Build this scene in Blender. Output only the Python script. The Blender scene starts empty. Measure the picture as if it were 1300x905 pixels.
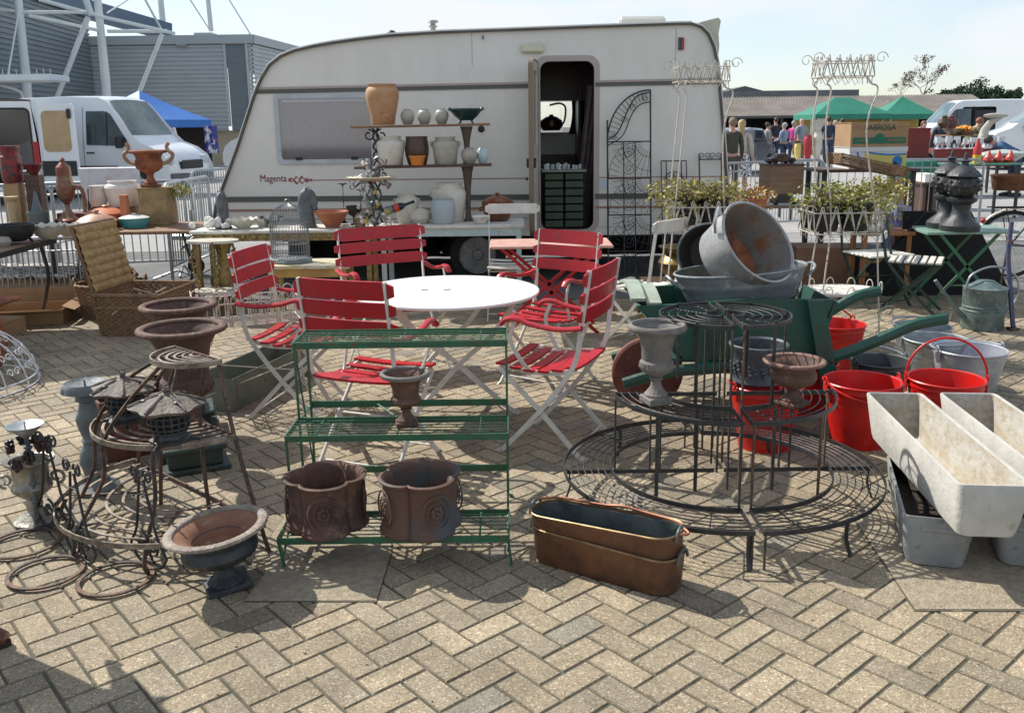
import bpy, bmesh, math, random
from mathutils import Vector, Matrix, Euler
from mathutils.geometry import tessellate_polygon
PI = math.pi; R = math.radians
random.seed(7)
sc = bpy.context.scene
COL = sc.collection
V = Vector
# ------------------------------------------------------------------ camera model
F_, CX, CY, HZ = 1150.0, 650.0, 407.5, 160.0
CAMZ = 1.65
th = math.atan((CY-HZ)/F_); ro = R(0.75)
Fw = V((0, math.cos(th), -math.sin(th))); R0 = V((1,0,0)); U0 = V((0, math.sin(th), math.cos(th)))
Rt = R0*math.cos(ro) - U0*math.sin(ro); Up = U0*math.cos(ro) + R0*math.sin(ro)
CAM = V((0,0,CAMZ))
def ray(px, py): return Fw + Rt*((px-CX)/F_) - Up*((py-CY)/F_)
def G(px, py, z=0.0):
    d = ray(px, py); t = (z-CAMZ)/d.z
    return CAM + d*t
def W(px, py, Y):
    d = ray(px, py); return CAM + d*(Y/d.y)
def K(p): return (V(p)-CAM).dot(Fw)/F_          # metres per pixel at a point
# ------------------------------------------------------------------ materials
MATS = {}
def mat(name, c1, c2=None, c3=None, scale=8.0, rough=0.6, metal=0.0, bump=0.0, bscale=None, lo=.4, hi=.6, spec=0.5, stretch=(1,1,1), r2=None, coat=0.0, lo3=.58, hi3=.68, trans=0.0):
    if name in MATS: return MATS[name]
    m = bpy.data.materials.new(name); m.use_nodes = True; nt = m.node_tree; n = nt.nodes; l = nt.links
    b = n['Principled BSDF']
    def c4(c): return (c[0], c[1], c[2], 1)
    b.inputs['Base Color'].default_value = c4(c1); b.inputs['Roughness'].default_value = rough
    b.inputs['Metallic'].default_value = metal; b.inputs['Specular IOR Level'].default_value = spec
    b.inputs['Coat Weight'].default_value = coat
    if c2 is not None or bump or r2 is not None:
        tc = n.new('ShaderNodeTexCoord'); mp = n.new('ShaderNodeMapping'); mp.inputs['Scale'].default_value = stretch
        l.new(tc.outputs['Object'], mp.inputs['Vector'])
    if c2 is not None or r2 is not None:
        nz = n.new('ShaderNodeTexNoise'); nz.inputs['Scale'].default_value = scale; nz.inputs['Detail'].default_value = 6
        nz.inputs['Roughness'].default_value = .62
        l.new(mp.outputs['Vector'], nz.inputs['Vector'])
        rp = n.new('ShaderNodeValToRGB'); rp.color_ramp.elements[0].position = lo; rp.color_ramp.elements[1].position = hi
        rp.color_ramp.elements[0].color = c4(c1); rp.color_ramp.elements[1].color = c4(c2 or c1)
        l.new(nz.outputs['Fac'], rp.inputs['Fac']); last = rp.outputs['Color']
        if c3 is not None:
            n2 = n.new('ShaderNodeTexNoise'); n2.inputs['Scale'].default_value = scale*2.7; n2.inputs['Detail'].default_value = 5
            n2.inputs['Roughness'].default_value = .7
            l.new(mp.outputs['Vector'], n2.inputs['Vector'])
            r3 = n.new('ShaderNodeMapRange'); r3.inputs['From Min'].default_value = lo3; r3.inputs['From Max'].default_value = hi3
            l.new(n2.outputs['Fac'], r3.inputs['Value'])
            mx = n.new('ShaderNodeMix'); mx.data_type = 'RGBA'; mx.inputs['B'].default_value = c4(c3)
            l.new(r3.outputs['Result'], mx.inputs['Factor']); l.new(last, mx.inputs['A']); last = mx.outputs['Result']
        l.new(last, b.inputs['Base Color'])
        if r2 is not None:
            rr = n.new('ShaderNodeMapRange'); rr.inputs['From Min'].default_value = lo; rr.inputs['From Max'].default_value = hi
            rr.inputs['To Min'].default_value = rough; rr.inputs['To Max'].default_value = r2
            l.new(nz.outputs['Fac'], rr.inputs['Value']); l.new(rr.outputs['Result'], b.inputs['Roughness'])
    if bump:
        nb = n.new('ShaderNodeTexNoise'); nb.inputs['Scale'].default_value = bscale or scale*4; nb.inputs['Detail'].default_value = 5
        l.new(mp.outputs['Vector'], nb.inputs['Vector'])
        bp = n.new('ShaderNodeBump'); bp.inputs['Strength'].default_value = bump; bp.inputs['Distance'].default_value = .01
        l.new(nb.outputs['Fac'], bp.inputs['Height']); l.new(bp.outputs['Normal'], b.inputs['Normal'])
    if trans: b.inputs['Transmission Weight'].default_value = trans
    MATS[name] = m; return m
def glass(name, tint=(1,1,1), refl=.25, rough=.02):
    if name in MATS: return MATS[name]
    m = bpy.data.materials.new(name); m.use_nodes = True; nt = m.node_tree; n = nt.nodes; l = nt.links
    n.remove(n['Principled BSDF']); o = n['Material Output']
    t = n.new('ShaderNodeBsdfTransparent'); t.inputs[0].default_value = (*tint, 1)
    g = n.new('ShaderNodeBsdfGlossy'); g.inputs['Roughness'].default_value = rough
    fr = n.new('ShaderNodeFresnel'); fr.inputs[0].default_value = 1.5
    mr = n.new('ShaderNodeMapRange'); mr.inputs['To Min'].default_value = refl*.4; mr.inputs['To Max'].default_value = 1.0
    l.new(fr.outputs[0], mr.inputs['Value'])
    mx = n.new('ShaderNodeMixShader'); l.new(mr.outputs[0], mx.inputs[0]); l.new(t.outputs[0], mx.inputs[1]); l.new(g.outputs[0], mx.inputs[2])
    l.new(mx.outputs[0], o.inputs[0]); MATS[name] = m; return m
# ------------------------------------------------------------------ mesh builder
class MB:
    def __init__(s): s.v = []; s.f = []; s.M = None
    def _add(s, vs, fs):
        o = len(s.v)
        if s.M is not None: vs = [s.M @ V(v) for v in vs]
        s.v += [tuple(v) for v in vs]; s.f += [tuple(i+o for i in f) for f in fs]
        return s
    def box(s, c, size, rot=None, bev=0.0):
        x, y, z = [a/2 for a in size]; c = V(c)
        Mr = rot if rot is not None else Matrix.Identity(3)
        if isinstance(Mr, (tuple, list)): Mr = Euler(Mr).to_matrix()
        if bev <= 0:
            vs = [(sx*x, sy*y, sz*z) for sz in (-1,1) for sy in (-1,1) for sx in (-1,1)]
            fs = [(0,2,3,1),(4,5,7,6),(0,1,5,4),(2,6,7,3),(0,4,6,2),(1,3,7,5)]
        else:
            b = min(bev, x*.9, y*.9, z*.9)
            vs = []; idx = {}
            for sx in (-1,1):
                for sy in (-1,1):
                    for sz in (-1,1):
                        for a in range(3):
                            p = [sx*(x-b), sy*(y-b), sz*(z-b)]; p[a] = (sx*x, sy*y, sz*z)[a]
                            idx[(sx,sy,sz,a)] = len(vs); vs.append(tuple(p))
            fs = []
            def q(*k): fs.append(tuple(idx[i] for i in k))
            for a in range(3):
                for sg in (-1,1):
                    o = [i for i in range(3) if i != a]; ks = []
                    for u, w in ((-1,-1),(1,-1),(1,1),(-1,1)):
                        t = [0,0,0]; t[a] = sg; t[o[0]] = u; t[o[1]] = w; ks.append((*t, a))
                    if (sg > 0) == (a == 1): ks.reverse()
                    q(*ks)
            for a in range(3):
                o = [i for i in range(3) if i != a]
                for u in (-1,1):
                    for w in (-1,1):
                        t1 = [0,0,0]; t1[o[0]] = u; t1[o[1]] = w; t2 = list(t1); t1[a] = -1; t2[a] = 1
                        q((*t1,o[0]),(*t2,o[0]),(*t2,o[1]),(*t1,o[1]))
            for sx in (-1,1):
                for sy in (-1,1):
                    for sz in (-1,1): q((sx,sy,sz,0),(sx,sy,sz,1),(sx,sy,sz,2))
        return s._add([c + Mr @ V(v) for v in vs], fs)
    def tube(s, pts, r, n=6, closed=False, flat=None, up=None, cap=True):
        pts = [V(p) for p in pts]; N = len(pts)
        if N < 2: return s
        rs = r if isinstance(r, (list, tuple)) else [r]*N
        T = []
        for i in range(N):
            if closed: t = pts[(i+1)%N] - pts[i-1]
            else: t = pts[min(i+1,N-1)] - pts[max(i-1,0)]
            T.append(t.normalized() if t.length > 1e-9 else V((0,0,1)))
        u = V(up) if up is not None else (V((0,0,1)) if abs(T[0].z) < .9 else V((1,0,0)))
        vs = []
        for i in range(N):
            if up is not None: u = V(up)
            a = u - T[i]*u.dot(T[i])
            if a.length < 1e-6: a = T[i].orthogonal()
            a.normalize(); b = T[i].cross(a); u = a
            rx = rs[i]; ry = rs[i]
            if flat: ry = flat[0]; rx = flat[1]          # flat = half width across, half thickness along up
            if flat and n == 4:
                for (p, q) in ((1,1),(1,-1),(-1,-1),(-1,1)): vs.append(pts[i] + a*rx*p + b*ry*q)
            else:
                for k in range(n):
                    an = 2*PI*k/n + (PI/4 if n == 4 else 0); vs.append(pts[i] + a*rx*math.cos(an) + b*ry*math.sin(an))
        fs = []
        for i in range(N if closed else N-1):
            j = (i+1) % N
            for k in range(n): fs.append((i*n+k, i*n+(k+1)%n, j*n+(k+1)%n, j*n+k))
        if cap and not closed:
            fs.append(tuple(range(n-1,-1,-1))); fs.append(tuple((N-1)*n+k for k in range(n)))
        return s._add(vs, fs)
    def bar(s, a, b, w, t, up=(0,0,1)):      # flat bar a->b, full width w, full thickness t (along up)
        return s.tube([a, b], 1, n=4, flat=(w/2, t/2), up=up)
    def lathe(s, prof, n=32, c=(0,0,0), fn=None, squash=1.0, caps=True):
        vs = []; m = len(prof); c = V(c)
        for (r, z) in prof:
            for k in range(n):
                a = 2*PI*k/n; rr = fn(a, z, r) if fn else r
                vs.append(c + V((rr*math.cos(a), rr*math.sin(a)*squash, z)))
        fs = []
        for i in range(m-1):
            for k in range(n): fs.append((i*n+k, i*n+(k+1)%n, (i+1)*n+(k+1)%n, (i+1)*n+k))
        if caps:
            if prof[0][0] > 1e-4: fs.append(tuple(range(n-1,-1,-1)))
            if prof[-1][0] > 1e-4: fs.append(tuple((m-1)*n+k for k in range(n)))
        return s._add(vs, fs)
    def prism(s, poly, d, holes=(), axis='y', cap=True):
        # poly in (a, b); axis y -> (a, y, b) from y=d[0] to d[1]; axis z -> (a, b, z)
        loops = [list(poly)] + [list(h) for h in holes]
        flat = [p for lp in loops for p in lp]
        tri = tessellate_polygon([[V((p[0], p[1], 0)) for p in lp] for lp in loops])
        def P(p, q):
            if axis == 'y': return (p[0], q, p[1])
            if axis == 'x': return (q, p[0], p[1])
            return (p[0], p[1], q)
        N = len(flat)
        vs = [P(p, d[0]) for p in flat] + [P(p, d[1]) for p in flat]
        fs = []
        if cap:
            if not holes: fs.append(tuple(range(N))); fs.append(tuple(range(2*N-1, N-1, -1)))
            else:
                for t in tri: fs.append(tuple(t)); fs.append(tuple(i+N for i in reversed(t)))
        o = 0
        for lp in loops:
            L = len(lp)
            for i in range(L):
                j = (i+1) % L; fs.append((o+i, o+j, o+j+N, o+i+N))
            o += L
        return s._add(vs, fs)
    def sphere(s, c, r, n=12, m=8, sc=(1,1,1)):
        c = V(c)
        vs = []; fs = []
        for i in range(m+1):
            ph = PI*i/m
            for k in range(n):
                a = 2*PI*k/n; vs.append(c + V((r*sc[0]*math.sin(ph)*math.cos(a), r*sc[1]*math.sin(ph)*math.sin(a), -r*sc[2]*math.cos(ph))))
        for i in range(m):
            for k in range(n): fs.append((i*n+k, i*n+(k+1)%n, (i+1)*n+(k+1)%n, (i+1)*n+k))
        return s._add(vs, fs)
    def grid(s, fn, nu, nv):
        vs = [fn(i/nu, j/nv) for j in range(nv+1) for i in range(nu+1)]
        fs = [(j*(nu+1)+i, j*(nu+1)+i+1, (j+1)*(nu+1)+i+1, (j+1)*(nu+1)+i) for j in range(nv) for i in range(nu)]
        return s._add(vs, fs)
def obj(name, mb, m, parent=None, ang=35, smooth=True, fix=True):
    me = bpy.data.meshes.new(name); me.from_pydata(mb.v, [], mb.f)
    if fix:
        bm = bmesh.new(); bm.from_mesh(me)
        bmesh.ops.remove_doubles(bm, verts=bm.verts, dist=1e-5)
        bmesh.ops.recalc_face_normals(bm, faces=bm.faces); bm.to_mesh(me); bm.free()
    if smooth:
        me.shade_smooth(); me.set_sharp_from_angle(angle=R(ang))
    if m: me.materials.append(m)
    o = bpy.data.objects.new(name, me); COL.objects.link(o)
    if parent is not None: o.parent = parent
    return o
def thing(name, label, cat, loc=(0,0,0), rz=0.0, group=None, scale=1.0, rot=None):
    o = bpy.data.objects.new(name, None); COL.objects.link(o); o.empty_display_size = .1
    o.location = loc; o.rotation_euler = rot if rot is not None else (0,0,rz)
    if scale != 1.0: o.scale = (scale,)*3
    return tag(o, label, cat, group)
def tag(o, label, cat, group=None):
    o['label'] = label; o['category'] = cat
    if group: o['group'] = group
    return o
def struct(o, kind='structure'): o['kind'] = kind; return o
def kids(o): return [c for c in bpy.data.objects if c.parent == o]
def dup(o, loc, rz=None, label=None, group=None, parent=None, rot=None, scale=None):
    c = o.copy(); COL.objects.link(c)
    if parent is not None: c.parent = parent
    else:
        c.location = loc
        if rot is not None: c.rotation_euler = rot
        elif rz is not None: c.rotation_euler = (0,0,rz)
        if scale is not None: c.scale = (scale,)*3
        if label: c['label'] = label
        if group: c['group'] = group
    for ch in kids(o): dup(ch, None, parent=c)
    return c
def cat(pts, n=6, closed=False):
    P = [V(p) for p in pts]; N = len(P); out = []
    rng = range(N) if closed else range(N-1)
    for i in rng:
        p0 = P[(i-1)%N] if closed or i > 0 else P[0]; p1 = P[i]; p2 = P[(i+1)%N]
        p3 = P[(i+2)%N] if closed or i+2 < N else P[-1]
        for k in range(n):
            t = k/n
            out.append(0.5*((2*p1) + (p2-p0)*t + (2*p0-5*p1+4*p2-p3)*t*t + (3*p1-p0-3*p2+p3)*t**3))
    if not closed: out.append(P[-1])
    return out
def arc(c, r, a0, a1, n=16, ax='z', ry=None):
    c = V(c); ry = r if ry is None else ry; out = []
    for i in range(n+1):
        a = a0 + (a1-a0)*i/n; u, w = r*math.cos(a), ry*math.sin(a)
        out.append(c + (V((u,w,0)) if ax == 'z' else V((u,0,w)) if ax == 'y' else V((0,u,w))))
    return out
def spiral(c, r0, r1, a0, turns, n=24, e1=V((1,0,0)), e2=V((0,0,1))):
    c = V(c); return [c + (V(e1)*math.cos(a0+2*PI*turns*i/n) + V(e2)*math.sin(a0+2*PI*turns*i/n))*(r0+(r1-r0)*i/n) for i in range(n+1)]
def text(s, size, name, m, parent, loc, rot, depth=.002, align='CENTER', sx=1.0):
    cu = bpy.data.curves.new(name, 'FONT'); cu.body = s; cu.size = size; cu.extrude = depth; cu.align_x = align; cu.align_y = 'CENTER'
    cu.resolution_u = 3
    t = bpy.data.objects.new('tmp', cu); COL.objects.link(t)
    dg = bpy.context.evaluated_depsgraph_get(); me = bpy.data.meshes.new_from_object(t.evaluated_get(dg))
    bpy.data.objects.remove(t); me.name = name; me.materials.clear(); me.materials.append(m)
    o = bpy.data.objects.new(name, me); COL.objects.link(o); o.parent = parent; o.location = loc; o.rotation_euler = rot; o.scale = (sx,1,1)
    return o
# ------------------------------------------------------------------ camera, light, sky
cd = bpy.data.cameras.new('camera'); co = bpy.data.objects.new('camera', cd); COL.objects.link(co); sc.camera = co
Mc = Matrix((Rt, Up, -Fw)).transposed().to_4x4(); Mc.translation = CAM; co.matrix_world = Mc
cd.sensor_width = 36; cd.sensor_fit = 'HORIZONTAL'; cd.lens = 36*F_/1300; cd.shift_y = -45/1300; cd.clip_end = 2000; cd.clip_start = .05
sc.render.resolution_x = 1024; sc.render.resolution_y = 712
SUN_EL = R(45); sdir = V((-.80, .60, 0)).normalized()          # horizontal direction towards the sun
sv = sdir*math.cos(SUN_EL) + V((0,0,math.sin(SUN_EL)))
sl = bpy.data.lights.new('sun', 'SUN'); sl.energy = 4.7; sl.angle = R(.55); sl.color = (1, .955, .88)
so = bpy.data.objects.new('sun', sl); COL.objects.link(so); so.rotation_euler = sv.to_track_quat('Z', 'Y').to_euler()
w = bpy.data.worlds.new('World'); sc.world = w; w.use_nodes = True; nt = w.node_tree; n = nt.nodes; l = nt.links
bg = n['Background']; sky = n.new('ShaderNodeTexSky'); sky.sky_type = 'NISHITA'; sky.sun_disc = False
sky.sun_elevation = SUN_EL; sky.sun_rotation = math.atan2(sdir.x, sdir.y); sky.dust_density = .5; sky.air_density = 1.0; sky.ozone_density = 2.5
tc = n.new('ShaderNodeTexCoord'); mp = n.new('ShaderNodeMapping'); mp.inputs['Scale'].default_value = (1, 1, 3.2); mp.inputs['Location'].default_value = (1.35, .4, .2)
l.new(tc.outputs['Generated'], mp.inputs[0])
nz = n.new('ShaderNodeTexNoise'); nz.inputs['Scale'].default_value = 2.6; nz.inputs['Detail'].default_value = 9; nz.inputs['Roughness'].default_value = .52; nz.inputs['Distortion'].default_value = .25
l.new(mp.outputs[0], nz.inputs['Vector'])
cr = n.new('ShaderNodeMapRange'); cr.inputs['From Min'].default_value = .42; cr.inputs['From Max'].default_value = .66; cr.inputs['To Min'].default_value = .12
l.new(nz.outputs['Fac'], cr.inputs['Value'])
mx = n.new('ShaderNodeMix'); mx.data_type = 'RGBA'; mx.inputs['B'].default_value = (5.7, 5.95, 6.15, 1)
l.new(cr.outputs['Result'], mx.inputs['Factor']); l.new(sky.outputs[0], mx.inputs['A']); l.new(mx.outputs['Result'], bg.inputs['Color'])
bg.inputs['Strength'].default_value = .128
vs_ = sc.view_settings; vs_.view_transform = 'Standard'; vs_.look = 'None'; vs_.exposure = 0.34; vs_.gamma = 1.0
sc.render.engine = 'CYCLES'
# ------------------------------------------------------------------ common materials
white_iron = mat('white_iron', (.60,.57,.50), (.42,.38,.30), (.16,.08,.04), scale=14, rough=.55, lo=.35, hi=.75, bump=.3, lo3=.60, hi3=.66)
old_white = mat('old_white_paint', (.72,.70,.64), (.55,.52,.45), (.25,.15,.09), scale=10, rough=.5, lo=.35, hi=.7, bump=.2, lo3=.64, hi3=.69)
red_paint = mat('red_paint', (.47,.010,.018), (.36,.012,.018), (.17,.06,.045), scale=9, rough=.38, lo=.35, hi=.7, bump=.2, lo3=.57, hi3=.70)
gloss_red = mat('gloss_red', (.60,.012,.008), (.44,.012,.010), (.22,.06,.045), scale=7, rough=.30, bump=.35, bscale=16, lo3=.62, hi3=.67, r2=.5)
green_iron = mat('green_iron', (.02,.12,.055), (.03,.09,.045), (.13,.06,.03), scale=16, rough=.5, bump=.3, lo3=.58, hi3=.66)
black_iron = mat('black_iron', (.018,.020,.022), (.035,.034,.034), (.10,.045,.02), scale=14, rough=.5, bump=.3, lo3=.62, hi3=.70)
rusty_iron = mat('rusty_iron', (.045,.035,.03), (.12,.065,.04), (.20,.11,.06), scale=13, rough=.65, bump=.4, metal=.1, lo3=.52, hi3=.68)
pale_rust = mat('pale_rust_iron', (.32,.27,.21), (.14,.10,.075), (.34,.29,.23), scale=16, rough=.55, bump=.4, metal=.2)
rust = mat('rust', (.13,.065,.045), (.065,.038,.030), (.20,.12,.085), scale=7, rough=.8, bump=.5, lo3=.55, hi3=.7)
rust_orange = mat('rust_orange', (.34,.12,.05), (.15,.05,.03), (.06,.03,.02), scale=8, rough=.85, bump=.5)
cast_dark = mat('cast_dark', (.028,.032,.036), (.05,.055,.058), (.09,.05,.03), scale=10, rough=.5, metal=.2, bump=.5, lo3=.6, hi3=.7)
lead_grey = mat('lead_grey', (.10,.12,.13), (.16,.18,.18), (.07,.06,.05), scale=9, rough=.6, bump=.4)
stone_grey = mat('weathered_grey', (.20,.18,.16), (.13,.12,.11), (.26,.22,.18), scale=9, rough=.75, bump=.5)
zinc = mat('zinc', (.34,.37,.38), (.22,.25,.26), (.46,.48,.48), scale=6, rough=.42, metal=.55, bump=.3, r2=.6)
zinc_dark = mat('zinc_dark', (.13,.145,.15), (.09,.10,.105), (.2,.21,.21), scale=6, rough=.5, metal=.5, bump=.3)
galv = mat('galvanised_tube', (.38,.41,.43), (.30,.33,.35), scale=5, rough=.4, metal=.7)
brass = mat('brass', (.36,.23,.07), (.22,.14,.05), (.12,.08,.04), scale=7, rough=.32, metal=.85, bump=.2)
gilt = mat('gilt_metal', (.42,.31,.12), (.22,.15,.07), (.5,.42,.25), scale=30, rough=.4, metal=.6, bump=.4)
copper = mat('copper', (.23,.11,.06), (.14,.07,.042), (.09,.055,.04), scale=4, rough=.46, metal=.6, bump=.3, r2=.6, lo3=.5, hi3=.7)
terracotta = mat('terracotta', (.46,.16,.07), (.36,.12,.06), scale=7, rough=.6, bump=.2)
terra_pale = mat('terracotta_pale', (.48,.27,.14), (.38,.18,.08), (.5,.36,.24), scale=4, rough=.7, bump=.2)
stoneware = mat('stoneware', (.42,.40,.33), (.34,.32,.27), (.24,.2,.14), scale=6, rough=.4, bump=.1, lo3=.64, hi3=.7)
stone_blue = mat('stoneware_blue', (.36,.42,.44), (.42,.46,.46), scale=6, rough=.35)
cream_ceram = mat('cream_ceramic', (.66,.63,.55), (.56,.52,.42), scale=7, rough=.35)
white_ceram = mat('white_ceramic', (.78,.76,.70), (.68,.66,.6), scale=9, rough=.4, bump=.1)
dark_brown = mat('brown_glaze', (.07,.04,.025), (.12,.07,.04), scale=7, rough=.35, bump=.2)
wood = mat('old_wood', (.26,.15,.08), (.17,.09,.05), scale=5, rough=.65, stretch=(1,8,8), bump=.2)
wood_dark = mat('dark_wood', (.10,.05,.03), (.06,.03,.02), scale=5, rough=.5, stretch=(1,8,8), bump=.1)
wood_orange = mat('pine_wood', (.42,.20,.07), (.32,.14,.05), scale=5, rough=.5, stretch=(8,8,1))
cardboard = mat('cardboard', (.40,.26,.14), (.34,.21,.11), scale=4, rough=.85)
van_white = mat('van_white', (.74,.76,.78), (.68,.70,.72), scale=.8, rough=.22, coat=.4)
black_plastic = mat('black_plastic', (.015,.015,.017), rough=.5)
rubber = mat('rubber', (.02,.02,.02), rough=.85)
dark_glass = mat('dark_glass', (.03,.04,.045), rough=.05, spec=.8)
soil = mat('soil', (.035,.025,.018), (.06,.045,.03), scale=20, rough=.95, bump=.8)
# ------------------------------------------------------------------ ground
asph = mat('asphalt', (.15,.145,.14), (.11,.108,.105), (.19,.18,.17), scale=1.2, rough=.9, bump=.5, bscale=60)
b = MB(); b._add([(-400,-60,-.012),(400,-60,-.012),(400,700,-.012),(-400,700,-.012)], [(0,1,2,3)])
struct(obj('ground', b, asph, smooth=False))
# concrete yard beyond the caravan, pale in the sun
conc = mat('yard_concrete', (.34,.33,.31), (.28,.27,.255), scale=.6, rough=.9, bump=.3, bscale=40)
b = MB(); b._add([(-60,12.6,-.006),(60,12.6,-.006),(60,60,-.006),(-60,60,-.006)], [(0,1,2,3)])
struct(obj('yard_pavement', b, conc, smooth=False))
def paver_material():
    m = bpy.data.materials.new('block_paving'); m.use_nodes = True; nt = m.node_tree; n = nt.nodes; l = nt.links; b = n['Principled BSDF']
    at = n.new('ShaderNodeAttribute'); at.attribute_name = 'tint'
    tc = n.new('ShaderNodeTexCoord')
    sp = n.new('ShaderNodeTexVoronoi'); sp.inputs['Scale'].default_value = 190; l.new(tc.outputs['Object'], sp.inputs['Vector'])
    rp = n.new('ShaderNodeValToRGB'); e = rp.color_ramp.elements; e[0].position = .0; e[0].color = (.52,.46,.36,1); e[1].position = 1; e[1].color = (1.35,1.32,1.3,1)
    e2 = rp.color_ramp.elements.new(.30); e2.color = (.92,.92,.9,1); e3 = rp.color_ramp.elements.new(.86); e3.color = (1.06,1.05,1.03,1); e4 = rp.color_ramp.elements.new(.95); e4.color = (1.9,1.9,1.9,1)
    sc_ = n.new('ShaderNodeSeparateColor'); l.new(sp.outputs['Color'], sc_.inputs[0]); l.new(sc_.outputs[0], rp.inputs['Fac'])
    mu = n.new('ShaderNodeMix'); mu.data_type = 'RGBA'; mu.blend_type = 'MULTIPLY'; mu.inputs['Factor'].default_value = .85
    l.new(at.outputs['Color'], mu.inputs['A']); l.new(rp.outputs['Color'], mu.inputs['B'])
    # large soft dirt
    nz = n.new('ShaderNodeTexNoise'); nz.inputs['Scale'].default_value = 1.7; nz.inputs['Detail'].default_value = 8; nz.inputs['Roughness'].default_value = .7; l.new(tc.outputs['Object'], nz.inputs['Vector'])
    r2 = n.new('ShaderNodeMapRange'); r2.inputs['From Min'].default_value = .38; r2.inputs['From Max'].default_value = .66; r2.inputs['To Min'].default_value = .68; r2.inputs['To Max'].default_value = 1.08
    l.new(nz.outputs['Fac'], r2.inputs['Value'])
    m2 = n.new('ShaderNodeMix'); m2.data_type = 'RGBA'; m2.blend_type = 'MULTIPLY'; m2.inputs['Factor'].default_value = 1
    l.new(mu.outputs['Result'], m2.inputs['A']); l.new(r2.outputs['Result'], m2.inputs['B'])
    l.new(m2.outputs['Result'], b.inputs['Base Color']); b.inputs['Roughness'].default_value = .85
    bp = n.new('ShaderNodeBump'); bp.inputs['Strength'].default_value = .6; bp.inputs['Distance'].default_value = .003
    n3 = n.new('ShaderNodeTexNoise'); n3.inputs['Scale'].default_value = 160; n3.inputs['Detail'].default_value = 3; l.new(tc.outputs['Object'], n3.inputs['Vector'])
    l.new(n3.outputs['Fac'], bp.inputs['Height']); l.new(bp.outputs['Normal'], b.inputs['Normal'])
    return m
# joint bed
moss = mat('joint_sand', (.12,.10,.07), (.07,.07,.045), (.18,.155,.11), scale=5, rough=.95, bump=.6, bscale=90)
XA, XB, YA, YB = -9, 9, .6, 8.7
b = MB(); b._add([(XA,YA,-.0045),(XB,YA,-.0045),(XB,YB,-.0045),(XA,YB,-.0045)], [(0,1,2,3)])
struct(obj('paving_joints', b, moss, smooth=False))
rnd = random.Random(3)
vs, fs, cols = [], [], []
u = .1; ang = R(41); ca, sa = math.cos(ang), math.sin(ang)
def rot2(x, y): return (x*ca - y*sa, x*sa + y*ca + 4.5)
slabs = [[tuple(G(*q)[:2]) for q in L_] for L_ in ([(311,763),(478,763),(497,700),(492,640),(372,640),(338,690),(346,716)],[(1162,774),(1420,774),(1420,641),(1092,641),(1082,655)])]
def inpoly(x, y, P):
    c = False; j = len(P)-1
    for i in range(len(P)):
        if (P[i][1] > y) != (P[j][1] > y) and x < (P[j][0]-P[i][0])*(y-P[i][1])/(P[j][1]-P[i][1])+P[i][0]: c = not c
        j = i
    return c
for i in range(-130, 131):
    for j in range(-130, 131):
        c = (i-j) % 4
        if c == 0: lx, ly = 2*u, u
        elif c == 3: lx, ly = u, 2*u
        else: continue
        cx, cy = i*u+lx/2, j*u+ly/2
        wx, wy = rot2(cx, cy)
        if not (XA+.1 < wx < XB-.1 and YA+.1 < wy < YB-.06): continue
        g = .0022+rnd.random()*.0012; bv = .004; hz = rnd.uniform(-.0008,.0008); tx, ty = rnd.uniform(-.006,.006), rnd.uniform(-.006,.006)
        o = len(vs); hx, hy = lx/2-g, ly/2-g
        dx, dy = rnd.uniform(-.001,.001), rnd.uniform(-.001,.001)
        for (ex, ez) in ((0,-.006),(bv,0)):
            for sx, sy in ((-1,-1),(1,-1),(1,1),(-1,1)):
                x, y = sx*(hx-ex), sy*(hy-ex); q = rot2(cx+x+dx, cy+y+dy); vs.append((q[0], q[1], ez+hz+tx*x+ty*y if ez == 0 else -.008))
        fs += [(o+4,o+5,o+6,o+7)] + [(o+k, o+(k+1)%4, o+4+(k+1)%4, o+4+k) for k in range(4)]
        t = rnd.gauss(0, .09); wm = rnd.random()
        base = V((.34,.278,.19)) if wm < .76 else (V((.305,.255,.182)) if wm < .94 else V((.255,.225,.175)))
        k = max(.6, 1+t); cols += [(*(base*k), 1)]*8
me = bpy.data.meshes.new('paving'); me.from_pydata(vs, [], fs)
ca_ = me.color_attributes.new('tint', 'FLOAT_COLOR', 'POINT'); ca_.data.foreach_set('color', [x for c in cols for x in c])
me.materials.append(paver_material()); po = bpy.data.objects.new('paving', me); COL.objects.link(po); struct(po)
slabm = mat('aggregate_slab', (.36,.30,.21), (.26,.215,.155), (.46,.40,.30), scale=30, rough=.9, bump=.8, bscale=110)
b = MB()
for P in slabs: b.prism(P, (-.004, .004), axis='z')
struct(obj('concrete_slabs', b, slabm))
b = MB()
for P in slabs:
    Q = [(x, y) for x, y in P]; cx = sum(p[0] for p in Q)/len(Q); cy = sum(p[1] for p in Q)/len(Q)
    Q2 = [(cx+(x-cx)*1.015, cy+(y-cy)*1.02) for x, y in Q]; b.prism(Q2, (-.004, .0022), axis='z')
struct(obj('slab_joints', b, moss))
# pebbles and litter on the paving: loose grit
b = MB()
for i in range(260):
    x, y = rnd.uniform(-2.6,2.6), rnd.uniform(2.2,6.5); r = rnd.uniform(.002,.006)
    b.sphere((x,y,.003), r, 5, 3, (1,rnd.uniform(.6,1.2),.6))
o = obj('loose_grit', b, mat('grit', (.45,.4,.3), (.2,.14,.09), scale=30, rough=.9)); struct(o, 'stuff')

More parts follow.
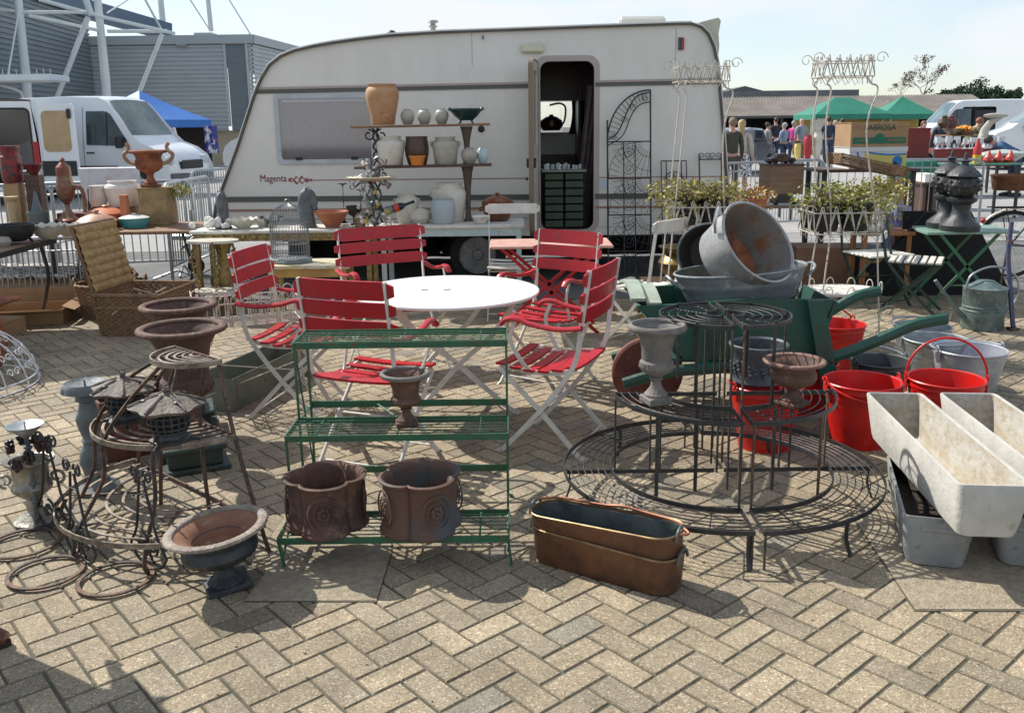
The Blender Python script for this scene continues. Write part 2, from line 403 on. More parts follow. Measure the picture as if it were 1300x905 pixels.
# ------------------------------------------------------------------ caravan
cream = mat('caravan_cream', (.76,.735,.675), (.72,.695,.635), (.65,.625,.56), scale=1.3, rough=.30, lo3=.5, hi3=.9, stretch=(1.6,1,.5), bump=.05, bscale=1.5)
trim_dark = mat('trim_dark', (.07,.062,.052), (.11,.10,.085), scale=5, rough=.5)
CY0, CY1 = 9.6, 11.75
def cw(px, py, Y=CY0):
    p = W(px, py, Y); return (p.x, p.z)
caravan = thing('touring_caravan', 'cream touring caravan with open door, long window and dark trimmed roof edge', 'caravan', (0,0,0))
outline_px = [(268,283),(275,262),(287,229),(302,188),(316,145),(324,120),(332,101),(343,83),(357,72),(374,65),(398,59.5),(423,55),(455,50.5),(494,46),(560,41.8),(649,38.7),(760,34.5),(860,31),(878,31),(890,35),(899,44),(906,60),(911,85),(914,120),(918,170),(921,215),(925,262),(927,296)]
out = [cw(*p) for p in outline_px]
zb = .50
out[0] = (cw(268,283)[0], zb+.02); out[-1] = (out[-1][0], zb)
def rrect(x0, z0, x1, z1, r, n=5):
    P = []
    for cx, cz, a in ((x1-r,z0+r,-PI/2),(x1-r,z1-r,0),(x0+r,z1-r,PI/2),(x0+r,z0+r,PI)):
        for i in range(n+1):
            t = a + PI/2*i/n; P.append((cx+r*math.cos(t), cz+r*math.sin(t)))
    return P
dx0, _ = cw(684,75); dx1, dz1 = cw(756,76); dz0 = zb+.06
door_hole = rrect(dx0, dz0, dx1, dz1, .10)
wx0, wz1 = cw(352,124); wx1, wz0 = cw(474,203)
win_hole = rrect(wx0, wz0, wx1, wz1, .03)
b = MB(); b.prism(out, (CY0, CY0+.035), holes=[door_hole, win_hole]); obj('side_wall', b, cream, caravan, ang=25)
# far wall with window opening behind the door
fx0, fz1 = cw(686,108,CY1); fx1, fz0 = cw(729,168,CY1)
far_hole = rrect(fx0-.35, fz0, fx1, fz1, .04)
b = MB(); b.prism(out, (CY1-.035, CY1), holes=[far_hole]); obj('rear_wall', b, cream, caravan, ang=25)
# roof and ends: skin between the outlines
b = MB(); N = len(out)
bulge = {}
vsk = []
for (x, z) in out:
    vsk.append((x, z))
def skin(i0, i1, name, m, off=0.0):
    b = MB(); nv = 6
    for i in range(i0, i1):
        pass
    pts = vsk[i0:i1+1]
    b.grid(lambda u, v: _sk(pts, u, v), len(pts)-1, nv)
    me = obj(name, b, m, caravan, ang=40)
    md = me.modifiers.new('t', 'SOLIDIFY'); md.thickness = .03; md.offset = 1
    return me
cen = V((sum(p[0] for p in vsk)/N, sum(p[1] for p in vsk)/N))
def _sk(pts, u, v):
    i = min(int(round(u*(len(pts)-1))), len(pts)-1); x, z = pts[i]
    k = math.sin(PI*v)**.6 if 0 < v < 1 else 0
    side = -1 if x < cen.x else 1
    ends = max(0, 1-(z-zb)/2.0) if side < 0 else 0
    return (x + side*.16*k*(1 if i < 8 or side > 0 else 0)*(.4+.6*ends if side < 0 else .25), CY0+.002 + (CY1-CY0-.004)*v, z + .03*k*(1 if z > 2 else 0))
skin(0, 6, 'front_panel', cream); skin(6, 18, 'roof', cream); skin(18, N-1, 'end_panel', cream)
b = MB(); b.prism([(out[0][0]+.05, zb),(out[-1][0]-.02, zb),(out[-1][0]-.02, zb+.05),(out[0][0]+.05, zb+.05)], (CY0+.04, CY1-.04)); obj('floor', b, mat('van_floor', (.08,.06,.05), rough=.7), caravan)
b = MB()
for Y in (CY0-.006, CY1+.006):
    b.tube([(x, Y, z) for x, z in out], 1, n=4, flat=(.030,.011), up=None)
obj('edge_trim', b, trim_dark, caravan)
# the moulded rear lip that stands above the roof line
lip = [cw(872,34),cw(890,28),cw(905,24),cw(914,22),cw(917,26),cw(914,42),cw(915,58),cw(913,75),cw(905,60)]
b = MB(); b.prism(lip, (CY0+.06, CY0+.5)); obj('rear_fairing', b, mat('fairing', (.56,.54,.44), (.48,.46,.37), scale=4, rough=.4), caravan)
def strip(name, l0, l1, h, m, pr=.012, brk=True):
    (x0, z0), (x1, z1) = cw(*l0), cw(*l1); b = MB()
    xs = [(x0, dx0-.0), (dx1+.0, x1)] if brk else [(x0, x1)]
    for a, c in xs:
        za = z0+(z1-z0)*(a-x0)/(x1-x0); zc = z0+(z1-z0)*(c-x0)/(x1-x0)
        b.tube([(a, CY0-pr/2, za), (c, CY0-pr/2, zc)], 1, n=4, flat=(pr/2, h/2), up=(0,0,1))
    return obj(name, b, m, caravan)
pink = mat('rose_pinstripe', (.30,.14,.12), rough=.5)
dkgr = mat('grey_stripe', (.10,.105,.09), rough=.5)
strip('waist_moulding', (326,116.5), (913,104), .045, dkgr, .014)
strip('pinstripe', (325,113), (912,100.6), .022, mat('pale_pink', (.42,.33,.31), rough=.5), .018)
strip('pinstripe', (395,229), (922,224), .009, pink, .004)
strip('lower_moulding', (281,253.5), (924,248), .055, dkgr, .012)
strip('pinstripe', (277,267.5), (925,262), .024, mat('brown_stripe', (.34,.20,.14), rough=.5), .010)
strip('seam', (276,279), (926,276), .006, dkgr, .003)
for px in (600,857):
    a_ = cw(px,100); top_ = max(z for x, z in out if abs(x-a_[0]) < .9); b = MB(); b.box((a_[0], CY0-.0015, 2.43), (.006,.003,.34)); obj('panel_seam', b, mat('seam_grey', (.40,.39,.36), rough=.6), caravan)
b = MB(); p_ = cw(800,262); b.box((p_[0]-.02, CY0-.004, p_[1]-.08), (.62,.006,.26), bev=.002); obj('locker_door', b, cream, caravan)
p_ = cw(766,234); b = MB(); b.box((p_[0], CY0-.003, p_[1]), (.085,.004,.10)); obj('sticker', b, mat('sticker_blue', (.50,.60,.66), (.62,.66,.66), scale=20, rough=.5), caravan)
# side window
fx = wx0-.03; b = MB()
wp = rrect(wx0-.035, wz0-.035, wx1+.035, wz1+.035, .05); wi = rrect(wx0+.012, wz0+.012, wx1-.012, wz1-.012, .03)
b.prism(wp, (CY0-.022, CY0-.002), holes=[wi]); wf = obj('window_frame', b, mat('window_frame', (.50,.53,.55), (.42,.45,.47), scale=5, rough=.4), caravan)
b = MB(); b.prism(wi, (CY0-.014, CY0-.008)); obj('pane', b, glass('smoked_acrylic', (.66,.62,.68), .4, .05), wf)
b = MB()
for t in (.2, .8): b.box((wx0+(wx1-wx0)*t, CY0-.026, wz0+.02), (.07,.015,.03), bev=.004)
obj('catch', b, black_plastic, wf)
b = MB(); b.box(((wx0+wx1)/2, CY0-.02, wz1-.04), (wx1-wx0-.1,.008,.02)); obj('blind_rail', b, mat('blind', (.5,.48,.48), rough=.6), wf)
# curtains behind the pane
b = MB(); b.grid(lambda u, v: (wx0-.05+(wx1-wx0+.1)*u, CY0+.16+.018*math.sin(u*70)+.008*math.sin(u*31), wz0-.1+(wz1-wz0+.2)*v), 160, 2)
obj('curtain', b, mat('net_curtain', (.78,.71,.76), (.58,.52,.55), scale=3, rough=.9), caravan)
# door frame, door, interior
b = MB(); b.prism(rrect(dx0-.045, dz0-.03, dx1+.045, dz1+.045, .12), (CY0-.008, CY0+.0), holes=[rrect(dx0+.012, dz0+.01, dx1-.012, dz1-.012, .09)]); obj('door_frame', b, mat('door_surround', (.42,.37,.34), rough=.5), caravan)
b = MB(); b.prism(rrect(dx0+.004, dz0+.004, dx1-.004, dz1-.004, .095), (CY0+.002, CY0+.05), holes=[rrect(dx0+.016, dz0+.016, dx1-.016, dz1-.016, .085)]); obj('door_seal', b, mat('seal', (.045,.022,.018), rough=.6), caravan)
# door swings outwards, hinged on the left, seen nearly edge on
dw, dh = .56, dz1-dz0-.03
dr = thing('door', '', '', (dx0-.03, CY0-.02, dz0+.01), R(-97)); del dr['label'], dr['category']; dr.parent = caravan
b = MB(); b.prism(rrect(0, 0, dw, dh, .09), (-.02, .02), holes=[rrect(.10, dh*.52, dw-.10, dh-.10, .03)]); door_o = obj('door_panel', b, mat('door_white', (.60,.57,.50), (.52,.50,.44), scale=3, rough=.4), dr)
b = MB(); b.tube([(x, -.0, z) for x, z in rrect(0,0,dw,dh,.09)], 1, n=4, closed=True, flat=(.024,.008)); obj('door_edge', b, mat('door_edge_tan', (.22,.17,.10), rough=.5), dr)
b = MB(); b.prism(rrect(.10, dh*.52, dw-.10, dh-.10, .03), (-.006, .006)); obj('pane', b, glass('clear_acrylic', (.8,.8,.8), .3), dr)
b = MB(); b.box((dw-.05, -.035, dh*.42), (.05,.03,.09), bev=.006); b.box((dw-.05, -.05, dh*.33), (.09,.02,.025), bev=.006); b.box((dw-.05,.03,dh*.42), (.05,.02,.1), bev=.006); obj('handle', b, black_plastic, dr)
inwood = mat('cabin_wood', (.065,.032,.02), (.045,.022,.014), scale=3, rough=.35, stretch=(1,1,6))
b = MB()
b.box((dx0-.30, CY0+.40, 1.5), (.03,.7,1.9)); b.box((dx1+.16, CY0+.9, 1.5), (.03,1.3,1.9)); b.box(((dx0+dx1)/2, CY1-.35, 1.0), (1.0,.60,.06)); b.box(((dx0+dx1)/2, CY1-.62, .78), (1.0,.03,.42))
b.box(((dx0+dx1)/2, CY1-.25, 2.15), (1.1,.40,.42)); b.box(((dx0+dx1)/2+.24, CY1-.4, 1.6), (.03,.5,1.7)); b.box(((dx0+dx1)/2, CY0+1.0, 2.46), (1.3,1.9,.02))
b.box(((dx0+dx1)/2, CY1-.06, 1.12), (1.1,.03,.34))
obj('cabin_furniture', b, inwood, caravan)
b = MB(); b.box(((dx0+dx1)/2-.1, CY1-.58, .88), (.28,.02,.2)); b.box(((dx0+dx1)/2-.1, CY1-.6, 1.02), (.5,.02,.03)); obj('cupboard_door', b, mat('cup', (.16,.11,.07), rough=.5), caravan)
# far window: white frame and blind
b = MB(); b.prism(rrect(fx0-.35, fz0, fx1, fz1, .04), (CY1-.02, CY1-.012)); obj('window_pane', b, glass('far_acrylic', (.93,.95,.97), .1), caravan)
b = MB(); b.grid(lambda u, v: (fx1-.03+.10*math.sin(v*2.3)*(1-v)+.16*u+.02*math.sin(u*25)-.05, CY1-.09, fz0-.02+(fz1-fz0+.1)*v), 20, 10); obj('curtain', b, mat('brown_curtain', (.12,.06,.045), rough=.9), caravan)
b = MB(); b.grid(lambda u, v: (dx1-.06-.16*(1-v)+.2*u+.015*math.sin(u*24+v*3), CY0+.22+.015*math.sin(u*24)+.2*u, .55+1.5*v), 24, 12); obj('curtain', b, mat('grey_curtain', (.15,.115,.11), (.11,.085,.08), scale=9, rough=.95), caravan)
# lamp over door, roof fittings, tail marker
p = cw(676,62); b = MB(); b.box((p[0], CY0-.025, p[1]), (.235,.05,.095), bev=.02); obj('awning_lamp', b, mat('lamp_cream', (.62,.6,.44), rough=.3), caravan)
p = cw(866,56); b = MB(); b.box((p[0], CY0-.018, p[1]), (.03,.035,.12), bev=.006); mk = obj('marker_light', b, mat('marker_red', (.35,.02,.03), rough=.3), caravan)
b = MB(); b.box((p[0]-.028, CY0-.012, p[1]), (.025,.024,.125), bev=.004); obj('marker_light', b, mat('marker_green', (.03,.09,.07), rough=.3), caravan)
p = cw(611,164); b = MB(); b.lathe([(.0,.0),(.035,0),(.035,.012),(.02,.02),(0,.02)], 16); b.v = [(x+p[0], CY0-.001-z, y+p[1]) for x, y, z in b.v]; obj('filler_cap', b, black_plastic, caravan)
p = cw(613,48); b = MB(); b.box((p[0], CY0-.01, p[1]), (.02,.02,.04), bev=.004); obj('awning_hook', b, mat('hook', (.2,.2,.2), rough=.5), caravan)
rf = W(550,44,CY0+.5); b = MB(); b.lathe([(.028,-.1),(.028,.07),(.05,.075),(.05,.085),(.028,.09),(.028,.115),(.06,.12),(.05,.14),(0,.145)], 16, (rf.x, rf.y, rf.z)); obj('flue', b, mat('flue', (.35,.33,.29), rough=.5), caravan)
rf = W(497,43,CY0+.4); b = MB(); b.sphere((rf.x,rf.y,rf.z), .05, 10, 6, (1,1,.7)); b.box((rf.x-.07,rf.y,rf.z-.02), (.1,.05,.03), bev=.01); obj('aerial', b, black_plastic, caravan)
rf = W(812,30,CY0+.7); b = MB(); b.box((rf.x,rf.y,rf.z-.02), (.50,.45,.14), bev=.03); obj('roof_vent', b, mat('vent_white', (.62,.61,.55), rough=.5), caravan)
# skirt below floor and wheel
wc = W(607,330,CY0+.14); wx = wc.x
b = MB()
arch = [(wx+.40*math.cos(a), .30+.40*math.sin(a)) for a in [PI*i/12 for i in range(13)]]
xs0, xs1 = cw(430,300)[0], cw(672,300)[0]
b.prism([(xs0+.9, zb+.06),(xs1, zb+.06),(xs1-.2,.33)]+[p for p in arch if p[1] > .33]+[(wx-.40,.33),(xs0+1.1,.33)][::1], (CY0+.012, CY0+.03)); obj('side_skirt', b, cream, caravan)
b = MB(); b.lathe([(0,-.09),(.20,-.09),(.27,-.085),(.30,-.06),(.305,0),(.30,.06),(.27,.085),(.2,.09),(0,.09)], 36); b.v = [(x+wx, CY0+.15+z, y+.305) for x, y, z in b.v]; wheel = obj('wheel', b, rubber, caravan)
b = MB(); b.lathe([(0,.012),(.05,.012),(.06,.0),(.185,.0),(.20,.02),(.20,.03)], 36, caps=False)
for k in range(12):
    a = 2*PI*k/12; b.box((.125*math.cos(a), .125*math.sin(a), .012), (.11,.022,.016), rot=(0,0,a))
b.v = [(x+wx, CY0+.052-z, y+.305) for x, y, z in b.v]; obj('hub_cap', b, mat('hubcap', (.30,.31,.31), (.2,.2,.2), scale=9, rough=.45, metal=.4), wheel)
b = MB(); b.box((wx, CY0+1.1, .33), (.08,2.0,.08)); b.box((-.3, CY0+1.1,.45), (4.6,.06,.10)); b.box((-.3, CY0+.7,.45), (4.6,.06,.10)); obj('chassis', b, black_plastic, caravan)
b = MB(); b.grid(lambda u, v: (out[0][0]+.3+(out[-1][0]-out[0][0]-.4)*u, CY1-.12+.02*math.sin(u*90), .01+.52*v), 200, 2); obj('under_shade_sheet', b, mat('under_shade_black', (.012,.012,.014), rough=.9), caravan, fix=False)  # added black sheet standing in for the shade under the caravan
b = MB(); b.box((cw(655,316)[0], CY0+.06, .40), (.16,.03,.05)); b.box((xs1-.12, CY0+.2,.25), (.05,.05,.5)); obj('corner_steady', b, black_plastic, caravan)
# name and ribbon
p = cw(347,227); text('Magenta', .105, 'lettering', mat('magenta_ink', (.17,.02,.05), rough=.5), caravan, (p[0], CY0-.004, p[1]), (PI/2,0,0), .001, sx=.80)
b = MB(); q0 = cw(366,229); q1 = cw(396,229); Wd = q1[0]-q0[0]
for sgn, th_ in ((1,.012),(-1,.008)):
    for i in range(40):
        t0, t1 = i/40, (i+1)/40
        f = lambda t: (q0[0]+Wd*t, q0[1]+.034*math.sin(t*PI*4.2)*sgn*math.sin(PI*min(1,t*1.1)))
        a, c = f(t0), f(t1); h = th_*(.4+abs(math.sin(t0*PI*4.2+1)))
        b._add([(a[0], CY0-.003-.001*sgn, a[1]-h), (c[0], CY0-.003-.001*sgn, c[1]-h), (c[0], CY0-.003-.001*sgn, c[1]+h), (a[0], CY0-.003-.001*sgn, a[1]+h)], [(0,1,2,3)])
obj('ribbon_mark', b, mat('ribbon', (.32,.10,.10), rough=.5), caravan, fix=False)
# drawbar and jockey wheel at the front
b = MB(); jx = cw(262,300)[0]
b.tube([(jx+.3, CY0+.7, .45), (jx-.75, CY0+1.05, .42)], .035); b.tube([(jx+.3, CY0+1.5, .45), (jx-.75, CY0+1.05, .42)], .035); b.tube([(jx-.45, CY0+.9, .75), (jx-.45, CY0+.9, .16)], .022); b.tube([(jx-.6,CY0+.85,.3),(jx-.3,CY0+.9,.55)], .02)
obj('drawbar', b, galv, caravan)
b = MB(); b.lathe([(.03,-.03),(.09,-.03),(.10,0),(.09,.03),(.03,.03)], 20); b.v = [(x+jx-.45, CY0+.9+z, y+.10) for x, y, z in b.v]; obj('jockey_wheel', b, rubber, caravan)
# ------------------------------------------------------------------ folding chairs round the table
def face(fx, fy): return math.atan2(-fx, fy)
def slat(b, x0, x1, y, z, h, th_, bow, tilt=0.0, n=10, ends=True):
    # curved board spanning x, bowed towards -y, height h along the back's tilt
    up = V((0, -math.sin(tilt), math.cos(tilt))); nrm = V((0, math.cos(tilt), math.sin(tilt)))
    vs = []; N = n
    for i in range(N+1):
        t = i/N; x = x0+(x1-x0)*t; k = 1-(2*t-1)**2
        hh = h/2*(math.sqrt(max(0, 1-((abs(2*t-1)-.90)/.10)**2))*.45+.55 if abs(2*t-1) > .90 else 1)
        c = V((x, y-bow*k, z))
        for s_, q in ((-1,-1),(1,-1),(1,1),(-1,1)): vs.append(c + up*hh*s_ + nrm*th_/2*q)
    fs = []
    for i in range(N):
        for k in range(4): fs.append((i*4+k, i*4+(k+1)%4, i*4+4+(k+1)%4, i*4+4+k))
    fs += [(3,2,1,0), (N*4,N*4+1,N*4+2,N*4+3)]
    b._add(vs, fs)
def folding_chair(label, loc, rz, wd=.46, arms=True, slm=red_paint, frm=old_white, group='red slatted chairs round the table', nback=3, name='folding_chair', seat_n=6):
    t = thing(name, label, 'chair', loc, rz, group)
    hw = wd/2
    A = cat([(0,-.215,.97),(0,-.175,.70),(0,-.150,.53),(0,-.085,.41),(0,.05,.235),(0,.255,.012),(0,.29,.006)], 4)
    B = [(0,.27,.44),(0,.05,.235),(0,-.165,.012),(0,-.20,.006)]
    for s in (-1, 1):
        b = MB(); b.tube([V(p)+V((s*hw,0,0)) for p in A], 1, n=4, flat=(.012,.0045), up=(1,0,0)); obj('back_leg', b, frm, t)
        b = MB(); b.tube([V(p)+V((s*(hw-.014),0,0)) for p in B], 1, n=4, flat=(.012,.0045), up=(1,0,0)); obj('front_leg', b, frm, t)
    b = MB()
    for s in (-1,1): b.tube(cat([(s*(hw-.026),.275,.455),(s*(hw-.026),.12,.436),(s*(hw-.026),-.02,.436),(s*(hw-.026),-.145,.468)], 4), 1, n=4, flat=(.011,.004), up=(1,0,0))
    b.tube([(-hw,.055,.235),(hw,.055,.235)], .006, 6); b.tube([(-hw+.01,.22,.05),(hw-.01,.22,.05)], .005, 6); b.tube([(-hw+.01,-.13,.045),(hw-.01,-.13,.045)], .005, 6); b.tube([(-hw+.02,.25,.428),(hw-.02,.25,.428)], .005, 6)
    obj('seat_frame', b, frm, t)
    for i in range(seat_n):
        f = i/(seat_n-1); y = .262-.385*f; z = .466-.030*math.sin(PI*min(1,f*1.0))+.012*f
        bb = MB(); N = 8; vs = []
        for k in range(N+1):
            u_ = k/N; x = -hw+.004+(wd-.008)*u_; dz = -.010*(1-(2*u_-1)**2)
            for q in ((-.0275,-.006),(.0275,-.006),(.0275,.006),(-.0275,.006)): vs.append((x, y+q[0], z+dz+q[1]))
        fs = [(a*4+c, a*4+(c+1)%4, a*4+4+(c+1)%4, a*4+4+c) for a in range(N) for c in range(4)] + [(3,2,1,0),(N*4,N*4+1,N*4+2,N*4+3)]
        bb._add(vs, fs); obj('seat_slat', bb, slm, t)
    hs = [(.925,.090),(.832,.074),(.742,.074)][:nback]
    for z, h in hs:
        y = -.215+(.97-z)/.27*.04
        bb = MB(); slat(bb, -hw-.035, hw+.035, y+.010, z, h, .012, -.0 if False else .022, .12); obj('back_slat', bb, slm, t)
    if arms:
        for s in (-1,1):
            x = s*(hw+.022); P = cat([(x,-.185,.690),(x,-.06,.675),(x,.08,.690),(x,.16,.712),(x,.215,.708),(x,.245,.680)], 5)
            bb = MB(); bb.tube(P, 1, n=8, flat=(.021,.013), up=(0,0,1)); obj('armrest', bb, slm, t)
            bb = MB(); bb.tube(cat([(x-s*.01,.17,.70),(x-s*.012,.20,.60),(x-s*.03,.14,.48),(x-s*.045,.10,.436)],4), 1, n=4, flat=(.010,.004), up=(1,0,0)); obj('arm_support', bb, frm, t)
    return t
folding_chair('red slatted folding armchair with its curved back to the camera, behind the green wire stand', (-.707,4.305,0), R(-21.5))
folding_chair('red slatted folding armchair facing left, to the right of the round white table', (.27,4.57,0), R(66))
folding_chair('red slatted folding armchair at the left of the table beside the white wire planter', (-1.33,5.24,0), R(-100))
folding_chair('widest red slatted folding chair, between the round table and the table of pots', (-.83,6.20,0), R(-152), wd=.61)
folding_chair('red slatted folding armchair in front of the small pink topped table', (.26,5.81,0), face(-.585,-.81))
# round table
Tc = G(568,369,.73); t = thing('round_table', 'round white metal garden table with worn edge among red folding chairs', 'table', (Tc.x,Tc.y,0), R(20))
tw = mat('table_white', (.80,.79,.76), (.77,.76,.73), (.30,.20,.14), scale=5, rough=.32, lo3=.70, hi3=.73)
b = MB(); RT = .525; b.lathe([(0,.722),(RT-.02,.722),(RT,.716),(RT+.004,.722),(RT+.002,.731),(RT-.01,.735),(0,.735)], 64); top = obj('tabletop', b, tw, t)
for (x, y) in ((.0,.0),(-.12,.05)):
    b = MB(); b.lathe([(0,.7355),(.022,.7355),(.024,.737),(0,.7372)], 12, (x,y,0), squash=.5); obj('rust_spot', b, mat('rust_spots', (.25,.11,.07), rough=.8), top)
for s in (-1,1):
    for q in (-1,1):
        b = MB(); b.tube(cat([(s*.36,q*.22,.715),(s*.20,q*.21,.50),(0,q*.20,.34),(-s*.26,q*.19,.08),(-s*.36,q*.19,.008)],4), 1, n=4, flat=(.013,.005), up=(0,1,0)); obj('leg', b, old_white, t)
b = MB(); b.tube([(0,-.2,.34),(0,.2,.34)], .006); b.tube([(.36,-.22,.71),(.36,.22,.71)], .006); b.tube([(-.36,-.22,.71),(-.36,.22,.71)], .006); b.tube([(.26,-.19,.08),(.26,.19,.08)], .006); obj('stretcher', b, old_white, t)

# ------------------------------------------------------------------ green three tier wire stand
es = thing('plant_stand', 'green three tier wire plant stand holding two lobed iron pots', 'plant stand', (0,0,0))
X0, X1 = -.905, -.022
def wire_shelf(name, x0, x1, y0, y1, z, m, parent, nw=6, h=.026):
    b = MB()
    for y in (y0, y1): b.box(((x0+x1)/2, y, z), (x1-x0, .006, h))
    for x in (x0, x1): b.box((x, (y0+y1)/2, z), (.006, y1-y0-.006, h))
    for i in range(nw):
        y = y0+(y1-y0)*(i+1)/(nw+1); b.tube([(x0,y,z+.008),(x1,y,z+.008)], .0026, 5)
    for i in range(3):
        x = x0+(x1-x0)*(i+.5+.12*(i-1))/3; b.tube([(x,y0,z+.004),(x,y1,z+.004)], .004, 5)
    return obj(name, b, m, parent)
wire_shelf('shelf', X0, X1, 3.20, 3.44, .115, green_iron, es)
wire_shelf('shelf', X0, X1, 3.41, 3.64, .45, green_iron, es)
wire_shelf('shelf', X0, X1, 3.63, 3.87, .775, green_iron, es)
for x in (X0+.004, X1-.004):
    b = MB()
    b.tube([(x,3.872,.78),(x,3.872,.01),(x+.02,3.872,.004)], 1, n=4, flat=(.008,.004), up=(1,0,0))
    obj('leg', b, green_iron, es)
    b = MB(); b.tube([(x,3.632,.78),(x,3.645,.44),(x,3.66,.14)], 1, n=4, flat=(.007,.004), up=(1,0,0)); b.tube([(x,3.64,.77),(x,3.862,.14)], .004, 5); b.tube([(x,3.412,.45),(x,3.44,.12)], 1, n=4, flat=(.007,.004), up=(1,0,0)); obj('side_strut', b, green_iron, es)
    b = MB(); b.tube([(x,3.205,.115),(x+.012,3.215,.0)], 1, n=4, flat=(.010,.004), up=(1,0,0)); b.tube([(x,3.42,.115),(x,3.26,.03)], .005, 5); obj('leg', b, green_iron, es)
    b = MB(); b.tube([(x,3.42,.14),(x,3.862,.14)], .006, 4); b.tube([(x,3.62,.445),(x,3.862,.445)], .005, 4); obj('side_rail', b, green_iron, es)
for z, mm in ((.445, green_iron),(.135, rusty_iron)):
    b = MB(); b.box(((X0+X1)/2, 3.884, z), (X1-X0, .006, .030)); obj('rear_rail', b, green_iron, es)
b = MB(); b.tube([(X0+.30,3.878,.445),(X0+.42,3.645,.455)], .004, 5); obj('brace', b, green_iron, es)
# lobed pots
def lobed_pot(label, loc, rz, Rr, H, m):
    t = thing('lobed_pot', label, 'planter', loc, rz, 'lobed iron pots on the green stand')
    def lobe(a, z, r): return r*(.80 + .20*abs(math.cos(2*a))**.55 if r > .02 else 1)
    k = Rr
    prof = [(.0,.0),(k*.97,0),(k*1.0,.006),(k*1.0,.014),(k*.97,.018),(k*.965,.028),(k*.925,.034),(k*.90,.05),(k*.88,H*.5),(k*.89,H*.86),(k*.93,H*.93),(k*.98,H*.96),(k*1.0,H),(k*.93,H+.004),(k*.86,H*.98),(k*.82,H*.9),(k*.80,.02),(0,.02)]
    b = MB(); b.lathe(prof, 96, fn=lobe); obj('body', b, m, t)
    for q in range(4):
        a = PI/2*q; b = MB(); c = V((math.cos(a), math.sin(a), 0)); e = V((-math.sin(a), math.cos(a), 0)); rr = k*.885
        for j in range(2): b.tube([c*(rr+.004)+e*math.cos(p)*(.060-.022*j)+V((0,0,H*.5+math.sin(p)*(.068-.022*j))) for p in [2*PI*i/24 for i in range(24)]], .004 if j == 0 else .003, 5, closed=True)
        for i in range(7):
            p = 2*PI*i/7; b.sphere(c*(rr+.002)+e*math.cos(p)*.018+V((0,0,H*.5+math.sin(p)*.02)), .011, 7, 5)
        b.sphere(c*(rr+.004)+V((0,0,H*.5)), .010, 7, 5)
        obj('relief_medallion', b, m, t)
    b = MB(); b.lathe([(0,.024),(k*.62,.024),(k*.5,.03),(0,.034)], 24); obj('soil', b, soil, t)
rust_blue = mat('rust_blue', (.12,.062,.042), (.075,.085,.09), (.15,.08,.055), scale=5, rough=.75, bump=.5, lo=.46, hi=.6)
p = G(416,665,.13); lobed_pot('rusty four lobed iron pot, left one on the lowest tier of the green stand', (p.x,3.315,.130), R(8), .163, .205, rust)
p = G(535,668,.13); lobed_pot('rusty four lobed pot with blue-grey patches, right one on the green stand', (p.x,3.29,.130), R(30), .165, .215, rust_blue)
